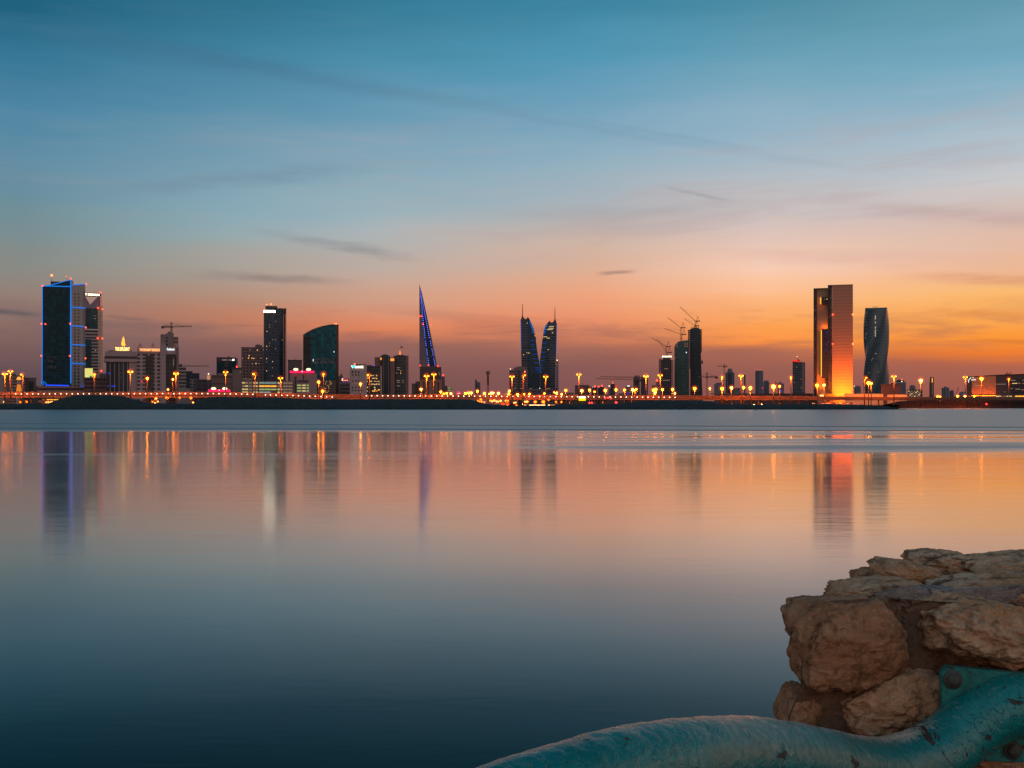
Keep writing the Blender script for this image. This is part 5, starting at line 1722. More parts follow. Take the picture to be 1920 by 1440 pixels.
for x0, x1, mm in ((1842, 1877, L_WARM), (1882, 1897, L_YEL), (1903, 1990, L_AMBER)):
    n = int((x1 - x0) / 3)
    for k in range(min(n, 14)):
        b.win(x0 + (k + 0.5) * (x1 - x0) / min(n, 14), 743.3, (x1 - x0) / min(n, 14) - 0.6, 2.6, mm, 2.2, 'shop_window')
b.box('shop_front', 1818, 1990, 741, None, CONC_D, 2.4, 38)
bm = BM()
quad(bm, (b.x(1822), -6.2, b.z(742.6) + 0.5), (b.x(1867), -6.2, b.z(742.6) + 0.5), (b.x(1867), -5.4, b.z(742.6)), (b.x(1822), -5.4, b.z(742.6)))
b.box('washer_trough', 1821.5, 1867.5, 742.0, 744, DARKSTEEL, -6.6, -6.3)
b.add('light_strip', bm, glow('mall_wall_washer', (1.0, 0.16, 0.006), 40.0))
bm = BM()
prev = None
for k in range(13):
    t = k / 12
    p = Vector((b.x(1842 + 46 * t), -8 - 3 * math.sin(t * 3.1), b.z(745.0 + 2.2 * math.sin(t * 4.6))))
    if prev:
        beam(bm, prev, p, 1.2, 0.5)
    prev = p
b.add('wavy_canopy', bm, plain('pale_canopy', (0.5, 0.33, 0.25), 0.7))
bm = BM()
for a, c in (((1886, 701.5), (1890, 698)), ((1888, 698.3), (1892, 702)), ((1892, 702), (1897, 697.6)), ((1893.5, 701.5), (1893, 699))):
    beam(bm, (b.x(a[0]), 8, b.z(a[1])), (b.x(c[0]), 8, b.z(c[1])), 0.55)
box(bm, b.x(1885), b.x(1888.5), 7, 9, b.z(703), b.z(700.6))
b.add('roof_hoist', bm, DARKSTEEL)
# ================================================================== land, viaduct, lamps
def interp(pl, x):
    if x <= pl[0][0]:
        return pl[0][1]
    for (a, ya), (c, yc) in zip(pl[:-1], pl[1:]):
        if x <= c:
            return ya + (yc - ya) * (x - a) / (c - a)
    return pl[-1][1]


def land_sheet():
    m, nt = mat('sandy_ground')
    co = nt.new('ShaderNodeTexCoord').outputs['Object']
    f = nt.noise(co, 0.02, 5.0, 0.6)
    finish(nt, principled(nt, nt.mix(f, (0.10, 0.075, 0.06, 1), (0.2, 0.15, 0.115, 1)), 0.95))
    bm = BM()
    xr = X_(1690, 800)
    xr2 = X_(1690, 1135)
    pts = [(-30000, 815), (xr, 815), (xr2, 1138), (30000, 1138), (30000, 45000), (-30000, 45000)]
    lo = [bm.verts.new((x, y, GZ)) for x, y in pts]
    bm.faces.new(lo)
    tag(obj('land', bm, m), 'flat sandy land the city stands on', kind='structure')


def bank_material(name, c0, c1):
    m, nt = mat(name)
    co = nt.new('ShaderNodeTexCoord').outputs['Object']
    f = nt.noise(co, 0.16, 6.0, 0.65)
    g = nt.noise(co, 1.2, 4.0, 0.6)
    c = nt.mix(f, c0, c1)
    c = nt.mix(nt.rng(g, 0.35, 0.7, 0.0, 0.6), c, tuple(v * 0.35 for v in c0[:3]) + (1,))
    bp = nt.new('ShaderNodeBump')
    bp.inputs['Strength'].default_value = 0.9
    bp.inputs['Distance'].default_value = 0.8
    nt.l.new(g, bp.inputs['Height'])
    finish(nt, principled(nt, c, 0.95, 0, 0.2, bp.outputs[0]))
    return m


def embankment(name, label, prof, Y0, Yc, Yb, m, toe=-0.6, zb=GZ, step=2.0, x_end=None):
    """earth bank: toe at Y0 in the water, crest following prof (px, row) at Yc, falling back to Yb"""
    bm = BM()
    px0, px1 = prof[0][0], prof[-1][0]
    n = int((px1 - px0) / step)
    rows = []
    for i in range(n + 1):
        px = px0 + (px1 - px0) * i / n
        zc = Z_(interp(prof, px), Yc)
        X = X_(px, Yc)
        nz = mnoise.noise(Vector((X * 0.06, 3.0, 0))) * 0.5 + mnoise.noise(Vector((X * 0.3, 9.0, 0))) * 0.25
        wob = mnoise.noise(Vector((X * 0.05, 1.0, 0))) * 1.6 + mnoise.noise(Vector((X * 0.5, 7.0, 0))) * 0.4
        rip = 1.9 + 0.5 * mnoise.noise(Vector((X * 0.2, 5.0, 0)))
        col = [(Y0 + wob * 0.3, toe), (Y0 + 2.0 + wob * 0.4, 0.35), (Y0 + 5.5 + wob, min(rip, zc - 0.2)), (Y0 + 9 + wob, min(rip + 0.5, zc - 0.1)),
               ((Y0 + Yc) / 2 + 3, rip + 0.6 + (zc - rip - 0.6) * 0.62 if zc > rip + 0.6 else zc - 0.05), (Yc, zc + nz * 0.3), (Yc + 6, zc - 0.15 + nz * 0.2),
               ((Yc + Yb) / 2, (zc + zb) / 2), (Yb, zb - 0.5)]
        rows.append([bm.verts.new((X_(px, Yc), y, z + (mnoise.noise(Vector((X * 0.7, y, z))) * 0.22 if 0 < k < 8 else 0))) for k, (y, z) in enumerate(col)])
    for i in range(n):
        for k in range(len(rows[0]) - 1):
            bm.faces.new((rows[i][k], rows[i + 1][k], rows[i + 1][k + 1], rows[i][k + 1]))
    o = obj(name, bm, m)
    tag(o, label, kind='structure')
    return o


land_sheet()
BANK = bank_material('dark_shore_earth', (0.018, 0.036, 0.043, 1), (0.046, 0.07, 0.076, 1))
BANK_R = bank_material('red_brown_shore_earth', (0.010, 0.008, 0.010, 1), (0.022, 0.014, 0.014, 1))
prof = [(-140, 757.5), (40, 757.5), (60, 757), (80, 758), (88, 757), (112, 748), (135, 742), (160, 740.3), (200, 741), (228, 743), (250, 749), (276, 756),
        (300, 756), (340, 756.5), (362, 757), (372, 751), (392, 744.8), (420, 744), (470, 744.4), (520, 745), (560, 747.5), (620, 749.5), (700, 748.5),
        (790, 748), (860, 748.5), (884, 749.5), (905, 756.5), (960, 760.3), (1030, 760.5), (1055, 757.5), (1140, 757), (1165, 756), (1195, 752.5),
        (1225, 750.5), (1300, 750.5), (1338, 752.5), (1346, 757.5), (1420, 758.5), (1480, 758), (1560, 757.8), (1620, 758.8), (1650, 761), (1672, 765), (1684, 769.5)]
embankment('shore_bank', 'dark earth bank with low mounds along the near shore', prof, 772, 790, 818, BANK)
prof = [(1668, 757), (1690, 752), (1720, 750.5), (1790, 749), (1850, 748.5), (1900, 747.5), (2100, 746)]
embankment('shore_bank', 'dark sea bank along the right shore below the mall', prof, 1108, 1128, 1150, BANK_R)
b = Bld('shore_rail', 'long thin reddish rail along the foot of the right bank', 'rail', 1800, 1105, 0.6)
bm = BM()
beam(bm, (b.x(1700), -1, b.z(761.2)), (b.x(2000), -1, b.z(761.2)), 0.5)
for px in range(1702, 1990, 12):
    beam(bm, (b.x(px), -1, b.z(761.2)), (b.x(px), 2.5, -0.6), 0.3)
b.add('rail_bar', bm, plain('rusty_rail', (0.05, 0.02, 0.016), 0.8))

# rubble along the waterline
bm = BM()
rg = random.Random(21)
for i in range(1500):
    px = rg.uniform(-120, 1672)
    r = rg.choice((0.35, 0.5, 0.6, 0.8, 1.0)) * rg.uniform(0.7, 1.2)
    y = 772 + rg.uniform(-0.2, 9.0)
    zz = 0.1 + (y - 772) * 0.24 + rg.uniform(-0.1, 0.2)
    g_ = bmesh.ops.create_icosphere(bm, subdivisions=1, radius=r, matrix=Matrix.Translation((X_(px, 785), y, zz)) @ Matrix.Rotation(rg.uniform(0, 6), 4, 'Z') @ Matrix.Diagonal((rg.uniform(0.8, 1.5), 1.0, rg.uniform(0.5, 0.8), 1)))
    for v in g_['verts']:
        v.co += Vector((rg.uniform(-1, 1), rg.uniform(-1, 1), rg.uniform(-1, 1))) * r * 0.22
tag(obj('shore_rubble', bm, bank_material('dark_rubble', (0.012, 0.02, 0.024, 1), (0.06, 0.075, 0.075, 1))), 'dark broken rubble lining the waterline of the shore bank', 'rubble', kind='stuff')

# ------------------------------------------------------------------ viaduct
VY = 1000.0
TOP = [(-160, 735.2), (380, 735.2), (480, 736.5), (640, 740), (900, 740.4), (1280, 741.8), (1500, 743), (1700, 744.6), (2050, 744.2)]
BOT = [(-160, 745.8), (380, 745.6), (480, 746.5), (640, 748.5), (900, 749), (1280, 750), (1500, 750.2), (1700, 750.5), (2050, 750)]
CONC_V = plain('viaduct_concrete', (0.18, 0.085, 0.06), 0.9, 0, 0.18, 0.12)
via = thing('viaduct', 'long low concrete road viaduct running the whole width behind the shore bank', 'viaduct', (0, VY, GZ))


def sweep(name, top, bot, y0, y1, m, dt=0.0, step=10):
    bm = BM()
    prev = None
    px = -150
    while px <= 2040:
        X = X_(px, VY)
        zt, zb = Z_(interp(top, px), VY) + dt, Z_(interp(bot, px), VY)
        ring = [bm.verts.new(p) for p in ((X, y0, zb), (X, y1, zb), (X, y1, zt), (X, y0, zt))]
        if prev:
            for k in range(4):
                bm.faces.new((prev[k], prev[(k + 1) % 4], ring[(k + 1) % 4], ring[k]))
        prev = ring
        px += step
    return obj(name, bm, m, via)


MIDL = [(a, c * 0.45 + d * 0.55) for (a, c), (_, d) in zip(TOP, BOT)]
sweep('parapet', TOP, MIDL, VY, VY + 0.4, CONC_V)
sweep('girder', MIDL, BOT, VY + 0.5, VY + 18, CONC_V, -0.02)
sweep('road_deck', [(a, c - 0.3) for a, c in MIDL], [(a, c + 0.3) for a, c in MIDL], VY + 0.45, VY + 19, plain('asphalt', (0.055, 0.05, 0.05), 0.9))
sweep('parapet', TOP, MIDL, VY + 19.1, VY + 19.5, CONC_V)
sweep('coping', [(a, c - 0.35) for a, c in TOP], [(a, c + 0.75) for a, c in TOP], VY - 0.25, VY - 0.02, plain('coping_concrete', (0.26, 0.12, 0.08), 0.85, 0, 0.12, 0.2))
PIERS = [35, 41, 48, 55, 120, 200, 273, 278.5, 283.5, 287, 368, 373, 440, 900, 925, 952, 979, 990, 1005, 1048, 1058.5, 1069, 1119.5, 1125, 1131, 1136, 1179, 1185, 1191, 1197,
         1255, 1354, 1367, 1374, 1411, 1417, 1424, 1431, 1470, 1500, 1530, 1560, 1650]
for i, px in enumerate(PIERS):
    bm = BM()
    yy = VY + 4 + (i % 3) * 4
    tube(bm, [(X_(px, VY), yy, GZ), (X_(px, VY), yy, Z_(interp(BOT, px), VY) + 0.05)], 0.62, 10)
    obj('pier', bm, CONC_V, via, True)

LAMPW = glow('parapet_lamp_light', (1.0, 0.72, 0.5), 4.5)
xs = [9 + 10.58 * i for i in range(45)] + [498] + [507.5 + 10.5 * i for i in range(12)] + [687 + 10.15 * i for i in range(58)]
drow = [(0, 738.6), (400, 738), (478, 739.4), (498, 740.4), (560, 742), (623, 744.4), (660, 742), (687, 742), (900, 742.8), (1070, 743.9), (1270, 745.2)]
first = None
for px in xs:
    if first is None:
        bm = BM()
        ball(bm, (0, -0.75, 0), 0.42, 8, 6)
        beam(bm, (0, -0.7, -0.2), (0, 0, -0.2), 0.18)
        me = D.meshes.new('parapet_lamp')
        bmesh.ops.recalc_face_normals(bm, faces=bm.faces)
        bm.to_mesh(me)
        bm.free()
        me.materials.append(LAMPW)
        first = D.objects.new('parapet_lamp', me)
        o = first
    else:
        o = first.copy()
    COL.objects.link(o)
    o.location = (X_(px, VY - 0.3), VY - 0.3, Z_(interp(drow, px), VY - 0.3))
    tag(o, 'small round white lamp on the viaduct parapet, one of an even row', 'lamp', 'white lamps along the viaduct parapet')

# ------------------------------------------------------------------ street lamps
HEAD = glow('sodium_lens', (1.0, 0.27, 0.008), 15.0)
HEADS = [glow('sodium_lens_strong', (1.0, 0.31, 0.01), 48.0), glow('sodium_lens_medium', (1.0, 0.29, 0.008), 32.0), glow('sodium_lens_pale', (1.0, 0.38, 0.04), 24.0)]
HEADW = glow('sodium_lens_bright', (1.0, 0.29, 0.01), 30.0)
PANEL = glow('sodium_down_light', (1.0, 0.15, 0.003), 2600.0)
POLE = plain('lamp_pole_steel', (0.10, 0.06, 0.04), 0.7, 0.0)

PLACE = [(0, 'at the far left edge'), (30, 'in front of the pinkish apartment block'), (100, 'in front of the blue outlined tower'), (175, 'beside the glowing billboard'),
         (245, 'in front of the round corniced hotel'), (290, 'in front of the residence block'), (330, 'near the cream banded block'), (423, 'above the brown stone hall'),
         (477, 'before the left car park end'), (526, 'over the middle of the car park'), (600, 'in front of the curved roof tower'), (660, 'in front of the pale bank block'), (695, 'in front of the amber lit office block'),
         (790, 'at the left of the arcaded block'), (806, 'in front of the arcaded block'), (840, 'right of the arcaded block'), (878, 'right of the round pink sign'),
         (897, 'by the slim grey tower'), (918, 'by the lattice mast'), (945, 'left of the striped hotel block'), (968, 'in front of the striped hotel block'), (995, 'below the left harbour tower'), (1025, 'below the right harbour tower'), (1052, 'just right of the harbour towers'),
         (1088, 'by the flat roofed block'), (1112, 'before the grey red lamped blocks'), (1140, 'left of the pointed lit block'), (1158, 'right of the pointed lit block'), (1172, 'by the domed hall with violet glow'), (1190, 'below the left raw concrete core'),
         (1211, 'below the right raw concrete core'), (1232, 'left of the scaffolded unfinished tower'), (1250, 'in front of the shortest unfinished tower'), (1266, 'in front of the middle unfinished tower'), (1302, 'in front of the tallest unfinished tower'),
         (1330, 'by the dark tower crane'), (1355, 'by the wide hazy grey block'), (1373, 'in front of the stepped blue tower'), (1392, 'left of the tall chimney'), (1410, 'right of the tall chimney'),
         (1451, 'left of the small domed hazy tower'), (1464, 'in front of the small domed hazy tower'), (1483, 'left of the red topped tower'), (1536, 'before the floodlit left slab'), (1546, 'before the blue black hanging block'),
         (1624, 'at the foot of the twisted tower'), (1676, 'over the dark pavilion'), (1726, 'over the honeycomb pavilion'), (1760, 'right of the lit pylon'), (1800, 'by the leaning crane'), (1826, 'under the sign of the mall'), (1842, 'in front of the orange wall of the mall'), (1892, 'in front of the windows of the mall')]
USED = {}


def place_of(px):
    return min(PLACE, key=lambda p: abs(p[0] - px))[1]


ORD = ['first', 'second', 'third', 'fourth', 'fifth', 'sixth', 'seventh', 'eighth', 'ninth', 'tenth']
PENDING = []


def ranked(b, text, px):
    """label given once all lamps stand: look and place, then rank from the left where several match"""
    PENDING.append((text + ' ' + place_of(px), px, b.e))


def give_labels():
    for t in sorted({p[0] for p in PENDING}):
        same = sorted([p for p in PENDING if p[0] == t], key=lambda p: p[1])
        for i, (_, _, e) in enumerate(same):
            e['label'] = t if len(same) == 1 else '%s, %s from left' % (t, ORD[i])


def bloom(name, col, st):
    """lamp bloom added as an emitting volume around the head"""
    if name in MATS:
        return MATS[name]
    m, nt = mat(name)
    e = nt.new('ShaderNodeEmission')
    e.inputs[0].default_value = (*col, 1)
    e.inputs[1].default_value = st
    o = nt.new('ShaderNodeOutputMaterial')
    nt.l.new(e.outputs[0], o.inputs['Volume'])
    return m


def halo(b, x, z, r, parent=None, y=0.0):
    for k, st in ((1.0, 0.05), (0.6, 0.14)):  # two added glowing balls paint in the bloom around a lamp
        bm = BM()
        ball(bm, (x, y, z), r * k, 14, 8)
        o = b.add('lamp_bloom', bm, bloom('lamp_bloom_glow_%d' % int(100 * st), (1.0, 0.085, 0.003), st), parent, True)


def lamp_head(bm, x, y, z, w, d, h):
    """luminaire: glowing body (0), down-facing panel (1)"""
    lo = [bm.verts.new((x + a * w / 2, y + c * d / 2, z - 0.12)) for a, c in ((-1, -1), (1, -1), (1, 1), (-1, 1))]
    hi = [bm.verts.new((x + a * w / 2, y + c * d / 2, z + h)) for a, c in ((-1, -1), (1, -1), (1, 1), (-1, 1))]
    bm.faces.new(hi)
    for i in range(4):
        bm.faces.new((lo[i], lo[(i + 1) % 4], hi[(i + 1) % 4], hi[i]))
    quad(bm, (x - w * 0.45, y - d * 0.45, z), (x + w * 0.45, y - d * 0.45, z), (x + w * 0.45, y + d * 0.45, z), (x - w * 0.45, y + d * 0.45, z), 1)


def mast_lamp(px, py, arms=2, Y=986, bright=False, side=1):
    kind = {2: 'tall twin headed orange street lamp', 1: 'tall single armed orange street lamp', 0: 'tall straight orange street lamp'}[arms]
    b = Bld('street_lamp', None, 'street lamp', px, Y, group='tall orange street lamps')
    ranked(b, kind, px)
    zt = b.z(py)
    bm = BM()
    tube(bm, [(0, 0, 0), (0, 0, zt * 0.5), (0, 0, zt)], [0.62, 0.5, 0.36], 8)
    b.add('pole', bm, POLE, smooth=True)
    hs = [-1.45, 1.45] if arms == 2 else ([1.5 * side] if arms == 1 else [0.0])
    for h in hs:
        arm = None
        if h:
            bm = BM()
            tube(bm, [(0, 0, zt - 0.4), (h * 0.5, 0, zt + 0.1), (h, 0, zt + 0.2)], 0.14, 6)
            arm = b.add('arm', bm, POLE)
        bm = BM()
        lamp_head(bm, h, -0.5, zt, 1.2 if h else 0.9, 1.1, 0.6)
        hd = b.add('lamp_head', bm, [HEADW if bright else HEAD, PANEL], arm)
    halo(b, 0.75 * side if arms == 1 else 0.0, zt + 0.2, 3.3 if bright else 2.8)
    return b


def round_lamp(px, py, Y=985, r=1.0, pole=True, bright=True):
    b = Bld('street_lamp', None, 'street lamp', px, Y, group='round orange street lamps')
    ranked(b, '%s orange street lamp' % ('large round' if r > 1.15 else ('round' if r > 0.85 else 'small')), px)
    zt = b.z(py)
    bm = BM()
    tube(bm, [(0, 0, 0), (0, 0, zt - r * 0.5)], [0.4, 0.26], 8)
    b.add('pole', bm, POLE, smooth=True)
    bm = BM()
    r *= 0.76
    ball(bm, (0, 0, zt), r, 10, 6, (1.25, 1.0, 0.85), 0)
    z = zt - r * 0.95
    tube(bm, [(0, 0, z - 0.1), (0, 0, z + r * 0.5)], r * 1.0, 10, 0, cap=False)
    quad(bm, (-r * 0.66, -r * 0.66, z), (r * 0.66, -r * 0.66, z), (r * 0.66, r * 0.66, z), (-r * 0.66, r * 0.66, z), 1)
    b.add('lamp_head', bm, [HEADS[int(px * 7 + py * 3) % 3] if bright else HEAD, PANEL])
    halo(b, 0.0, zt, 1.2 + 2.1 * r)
    return b


for px, py, a, sd, br in ((9, 701.5, 2, 1, True), (19.5, 696.8, 2, 1, False), (43, 703, 1, -1, False), (177, 702, 0, 1, False), (244.5, 697.5, 2, 1, True), (330, 701, 2, 1, True), (423, 698.5, 2, 1, False),
                          (478.5, 702, 1, -1, True), (606.5, 702, 0, 1, True), (693, 703.5, 1, -1, False), (799.8, 705.5, 2, 1, True), (813.5, 702.5, 2, 1, False), (526, 709.5, 2, 1, False),
                          (960, 706.5, 2, 1, False), (981, 704.3, 1, 1, False), (1023, 706.8, 2, 1, False), (1085.3, 702.7, 2, 1, False), (1211, 706, 2, 1, True), (1238, 704.3, 2, 1, False),
                          (1354, 707.5, 0, 1, False), (1389.5, 705, 2, 1, False), (1483, 708, 0, 1, False), (1621, 708.8, 1, 1, False), (1676, 706.3, 2, 1, False), (1810, 707.8, 2, 1, False),
                          (1891.5, 711, 0, 1, False)):
    mast_lamp(px, py, a, 986 if px < 1700 else 1100, br, sd)

for px, py, r in ((276, 709, 0.95), (324.3, 711, 0.8), (676, 719.8, 1.0), (597.5, 716, 1.0), (605, 733, 1.35), (315, 730.5, 0.6), (789.5, 729.5, 1.05), (826.5, 734.5, 0.9)):
    round_lamp(px, py, 986, r, True, r < 1.3)
for px, py, r in ((832, 738, 0.75), (837.5, 737, 0.85), (845.5, 738, 1.0), (858, 741.5, 0.7), (840, 742, 0.9), (873, 737.5, 1.1), (879, 736.5, 1.0), (883.5, 736.5, 1.0), (895, 733, 0.95), (896, 742, 1.0), (908.5, 737.2, 1.1), (917, 738, 0.6),
                  (921.5, 736.6, 1.1), (925, 736.4, 0.8), (934.5, 737.2, 1.2), (946, 742.3, 1.1), (954, 739.5, 1.15), (955, 732.8, 0.95), (970.5, 739.8, 1.15), (982, 739.3, 1.15), (993, 738.6, 0.95), (1020.8, 737.6, 0.75),
                  (1039, 735.5, 0.5), (1043.8, 736.6, 1.05), (1053.3, 739.2, 0.9), (1061, 731.7, 1.1), (1091, 732.3, 1.3), (1105.5, 731, 0.9), (1114.8, 734.3, 0.7), (1135, 731.8, 1.2), (1155, 730.4, 1.05), (1171, 731, 1.0),
                  (1186, 730.6, 1.3), (1190, 731.5, 0.7), (1193, 729.5, 0.8), (1225, 731, 1.15), (1229.5, 729.8, 1.35), (1228.5, 736.3, 1.0), (1242, 730.2, 1.0), (1261, 729.8, 1.05), (1265.5, 737, 0.8)):
    round_lamp(px, py, 1042, r, True)
for px, py, r in ((1302.5, 728.3, 1.3), (1331, 728, 0.8), (1354, 728.3, 1.35), (1371.5, 726.8, 1.2), (1394.5, 726.3, 0.95), (1407, 727, 1.2), (1450.5, 724.5, 1.75), (1462, 724, 0.8), (1532.3, 722.2, 1.4), (1545, 721.7, 1.05),
                  (1628.5, 717.5, 1.5), (1633.5, 718.5, 0.8)):
    round_lamp(px, py, 972, r, True)
for px, py, r in ((1726.5, 713.3, 1.75), (1840.3, 709.6, 1.6), (1758, 743.5, 1.0), (1762.8, 743.8, 0.7), (1795.5, 742.6, 1.1), (1809.5, 742.6, 1.0), (1827, 742.4, 0.85)):
    round_lamp(px, py, 1100, r, True)

# low lamps under and beside the viaduct
LOW = glow('low_lamp_light', (1.0, 0.16, 0.008), 5.0)
LOWW = glow('low_lamp_white', (1.0, 0.42, 0.08), 4.0)
LOWD = glow('low_lamp_down', (1.0, 0.20, 0.012), 150.0)


def low_lamp(px, py, r=0.7, white=False, Y=992, txt=None):
    b = Bld('bollard_lamp', None, 'lamp', px, Y, group='low lamps under the viaduct')
    ranked(b, 'low %s lamp %s' % ('yellow' if white else 'orange', 'under the viaduct' if py < 757 else 'on the shore'), px)
    zt = b.z(py)
    bm = BM()
    tube(bm, [(0, 0, 0), (0, 0, max(0.5, zt - r * 0.6))], 0.18, 6)
    b.add('post', bm, POLE)
    bm = BM()
    ball(bm, (0, 0, zt), r, 8, 5, (1.2, 1, 0.8), 0)
    z = zt - r * 0.9
    quad(bm, (-r * 0.8, -r * 0.8, z), (r * 0.8, -r * 0.8, z), (r * 0.8, r * 0.8, z), (-r * 0.8, r * 0.8, z), 1)
    b.add('lamp_head', bm, [LOWW if white else LOW, LOWD], smooth=True)
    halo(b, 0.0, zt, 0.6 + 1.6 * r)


for px, py, r, w in ((7, 753.5, 0.5, True), (38, 754, 0.6, False), (50, 753, 0.6, False), (86.5, 754.2, 0.55, True), (90.5, 754, 0.7, True), (94.5, 754.2, 0.6, True), (98, 753.8, 0.8, True),
                     (117, 748.5, 0.7, False), (122, 748.2, 0.7, False), (267, 755, 0.8, True), (292.5, 747, 0.9, True), (286, 753.2, 0.6, False), (296, 752.5, 0.6, True), (291, 755.5, 0.7, True), (312, 745, 0.65, False), (315, 745.6, 0.65, False),
                     (337, 745.5, 0.65, False), (358, 746, 0.9, False), (362, 754.5, 0.7, True),
                     (896, 751, 0.6, False), (901.5, 748.8, 0.9, False), (899, 752.5, 0.6, False), (903, 753, 0.7, False), (908, 754, 0.6, False), (919.5, 751, 0.8, False), (922.5, 752.3, 0.7, True), (926.5, 750.7, 0.9, True),
                     (931, 752.5, 0.8, True), (934, 753, 0.6, True), (938.5, 751.3, 0.9, True), (948, 751, 0.8, False), (952, 751.2, 0.8, False), (964, 755, 0.7, True), (967, 754.7, 0.7, True), (984.5, 753, 0.75, True), (988.5, 753, 0.95, True), (1003.5, 753.4, 1.15, False),
                     (1018.7, 753.2, 1.35, False), (1028.7, 749.7, 0.7, False), (1042.5, 753.3, 0.7, False), (1052.7, 753.5, 0.7, False), (929, 760.6, 0.75, False), (951, 760.3, 0.7, False), (968.5, 760.2, 0.6, False)):
    low_lamp(px, py, r, w, 992 if py < 757 else 800)
# floodlights at the feet of the piers
for i, (px, s_) in enumerate(((36, 1), (48, 1), (278, 1), (286, 1), (370, .6), (980, .8), (1057, .7), (1069, .8), (1122, 1), (1133, 1), (1182, 1), (1192, 1), (1360, .9), (1371, .9), (1414, 1), (1428, 1))):
    b = Bld('ground_floodlight', None, 'floodlight', px, 1000, group='floodlights at the viaduct piers')
    ranked(b, 'small floodlight at the viaduct piers', px)
    bm = BM()
    box(bm, -0.7, 0.7, -0.3, 0.5, 0.0, 0.7)
    b.add('housing', bm, DARKSTEEL)
    bm = BM()
    quad(bm, (-0.65, 0.0, 0.74), (0.65, 0.0, 0.74), (0.65, 0.6, 0.55), (-0.65, 0.6, 0.55))
    b.add('lens', bm, glow('pier_flood_%d' % int(s_ * 10), (1.0, 0.42, 0.08), 260.0 * s_))

give_labels()

# lit building openings seen under the deck at the left
b = Bld('roadside_shop', 'long low roadside shop with amber lit front under the viaduct at the left', 'shop', 98, 1060)
b.box('wall', 78, 113, 747.6, None, plain('red_brown_render', (0.3, 0.12, 0.08), 0.85), 0.4, 10)
for x0, x1 in ((88, 93.3), (94, 99), (100.5, 105.5), (106, 110.5)):
    b.win((x0 + x1) / 2, 749.3, x1 - x0, 1.6, L_AMBER, 0.1, 'shop_window')
b.win(81.5, 749.3, 4, 1.4, glow('dim_orange_window', (1.0, 0.25, 0.1), 0.45), 0.1, 'shop_window')
# red traffic lights
TL = glow('red_traffic_light', (1.0, 0.02, 0.02), 9.0)
for px, py, where in ((1134.7, 746.3, 'left one of three on the viaduct near the pointed lit block'), (1140, 745.8, 'middle one of three on the viaduct near the pointed lit block'), (1145.6, 746.5, 'right one of three on the viaduct near the pointed lit block'),
                      (1105.6, 755.4, 'left one of two low ones below the grey blocks'), (1109.8, 755.4, 'right one of two low ones below the grey blocks'), (1155.3, 754.8, 'the brightest one, alone below the pointed lit block')):
    b = Bld('traffic_light', 'red traffic light, ' + where, 'traffic light', px, 990, group='red traffic lights')
    zt = b.z(py)
    bm = BM()
    tube(bm, [(0, 0, 0), (0, 0, zt - 0.9)], 0.15, 6)
    b.add('post', bm, DARKSTEEL)
    bm = BM()
    box(bm, -0.6, 0.6, 0.0, 0.6, zt - 1.4, zt + 1.2)
    b.add('signal_box', bm, DARKSTEEL)
    bm = BM()
    ball(bm, (0, -0.1, zt), 0.75 if px != 1155.3 else 1.0, 10, 6, (1, 0.5, 1))
    b.add('red_lens', bm, TL, smooth=True)
# yellow white advertising board
b = Bld('billboard', 'bright white and yellow billboard in front of the viaduct', 'billboard', 1091.5, 980)
m, nt = mat('bright_board_picture')
co = nt.new('ShaderNodeTexCoord').outputs['Object']
cx, cy, cz = nt.xyz(co)
zc = b.z(747)
pic = nt.ramp(nt.rng(cz, b.z(751), b.z(743)), [(0.0, (0.75, 0.62, 0.0, 1)), (0.35, (0.8, 0.85, 0.02, 1)), (0.55, (1, 0.88, 0.15, 1)), (0.68, (1, 0.97, 0.75, 1)), (1.0, (1, 0.98, 0.9, 1))])
e = nt.new('ShaderNodeEmission')
nt.put(e.inputs[0], pic)
e.inputs[1].default_value = 1.6
finish(nt, e.outputs[0])
b.box('picture_panel', 1085.2, 1098, 743.2, 751.3, m, 0, 0.3)
b.box('frame', 1084.8, 1098.4, 742.8, 751.7, DARKSTEEL, 0.35, 1.0)
bm = BM()
tube(bm, [(0, 0.7, 0), (0, 0.7, b.z(746))], 0.4, 8)
b.add('post', bm, DARKSTEEL)
# headlight trail on the shore road, built as made-up glowing panels
BW = glow('trail_glow', (1.0, 0.66, 0.28), 3.2)
b = Bld('headlight_trail', 'row of added glowing panels standing for a headlight trail on the shore road', 'light_trail', 1000, 803)
for x0, x1, st in ((982, 987.5, 0.6), (992, 1022.5, 1.0), (1027.5, 1031.5, 0.9), (1033, 1047, 0.45)):
    b.box('trail_backing', x0, x1, 758.6, None, CONC_V, 0.15, 0.6)
    n = max(1, int((x1 - x0) / 5))
    for k in range(n):
        a, c = x0 + (x1 - x0) * k / n, x0 + (x1 - x0) * (k + 1) / n - 0.25
        b.win((a + c) / 2, 759.8, c - a, 1.7, BW if st > 0.8 else glow('trail_glow_soft', (1.0, 0.42, 0.14), 1.5), 0.0, 'trail_panel')
# red kiosks under the viaduct
for px, py, w, lb in ((943, 756, 7, 'small red lit hut under the viaduct left of the striped hotel block'), (952.5, 754, 4.5, 'narrow red lit hut under the viaduct below the striped hotel block')):
    b = Bld('roadside_hut', lb, 'hut', px, 996)
    b.poly('wall', [(px - w / 2, 760), (px - w / 2, py - 1), (px, py - 3.5), (px + w / 2, py - 1), (px + w / 2, 760)], plain('red_hut_paint', (0.4, 0.06, 0.03), 0.7), 0, 3)
    b.box('roof_edge', px - w / 2 - 0.4, px + w / 2 + 0.4, py - 1.2, py - 0.6, DARKSTEEL, -0.3, 3.2)
    b.win(px, py + 1.6, w * 0.45, 1.6, glow('hut_window', (1.0, 0.12, 0.04), 0.8), -0.2, 'lit_window')

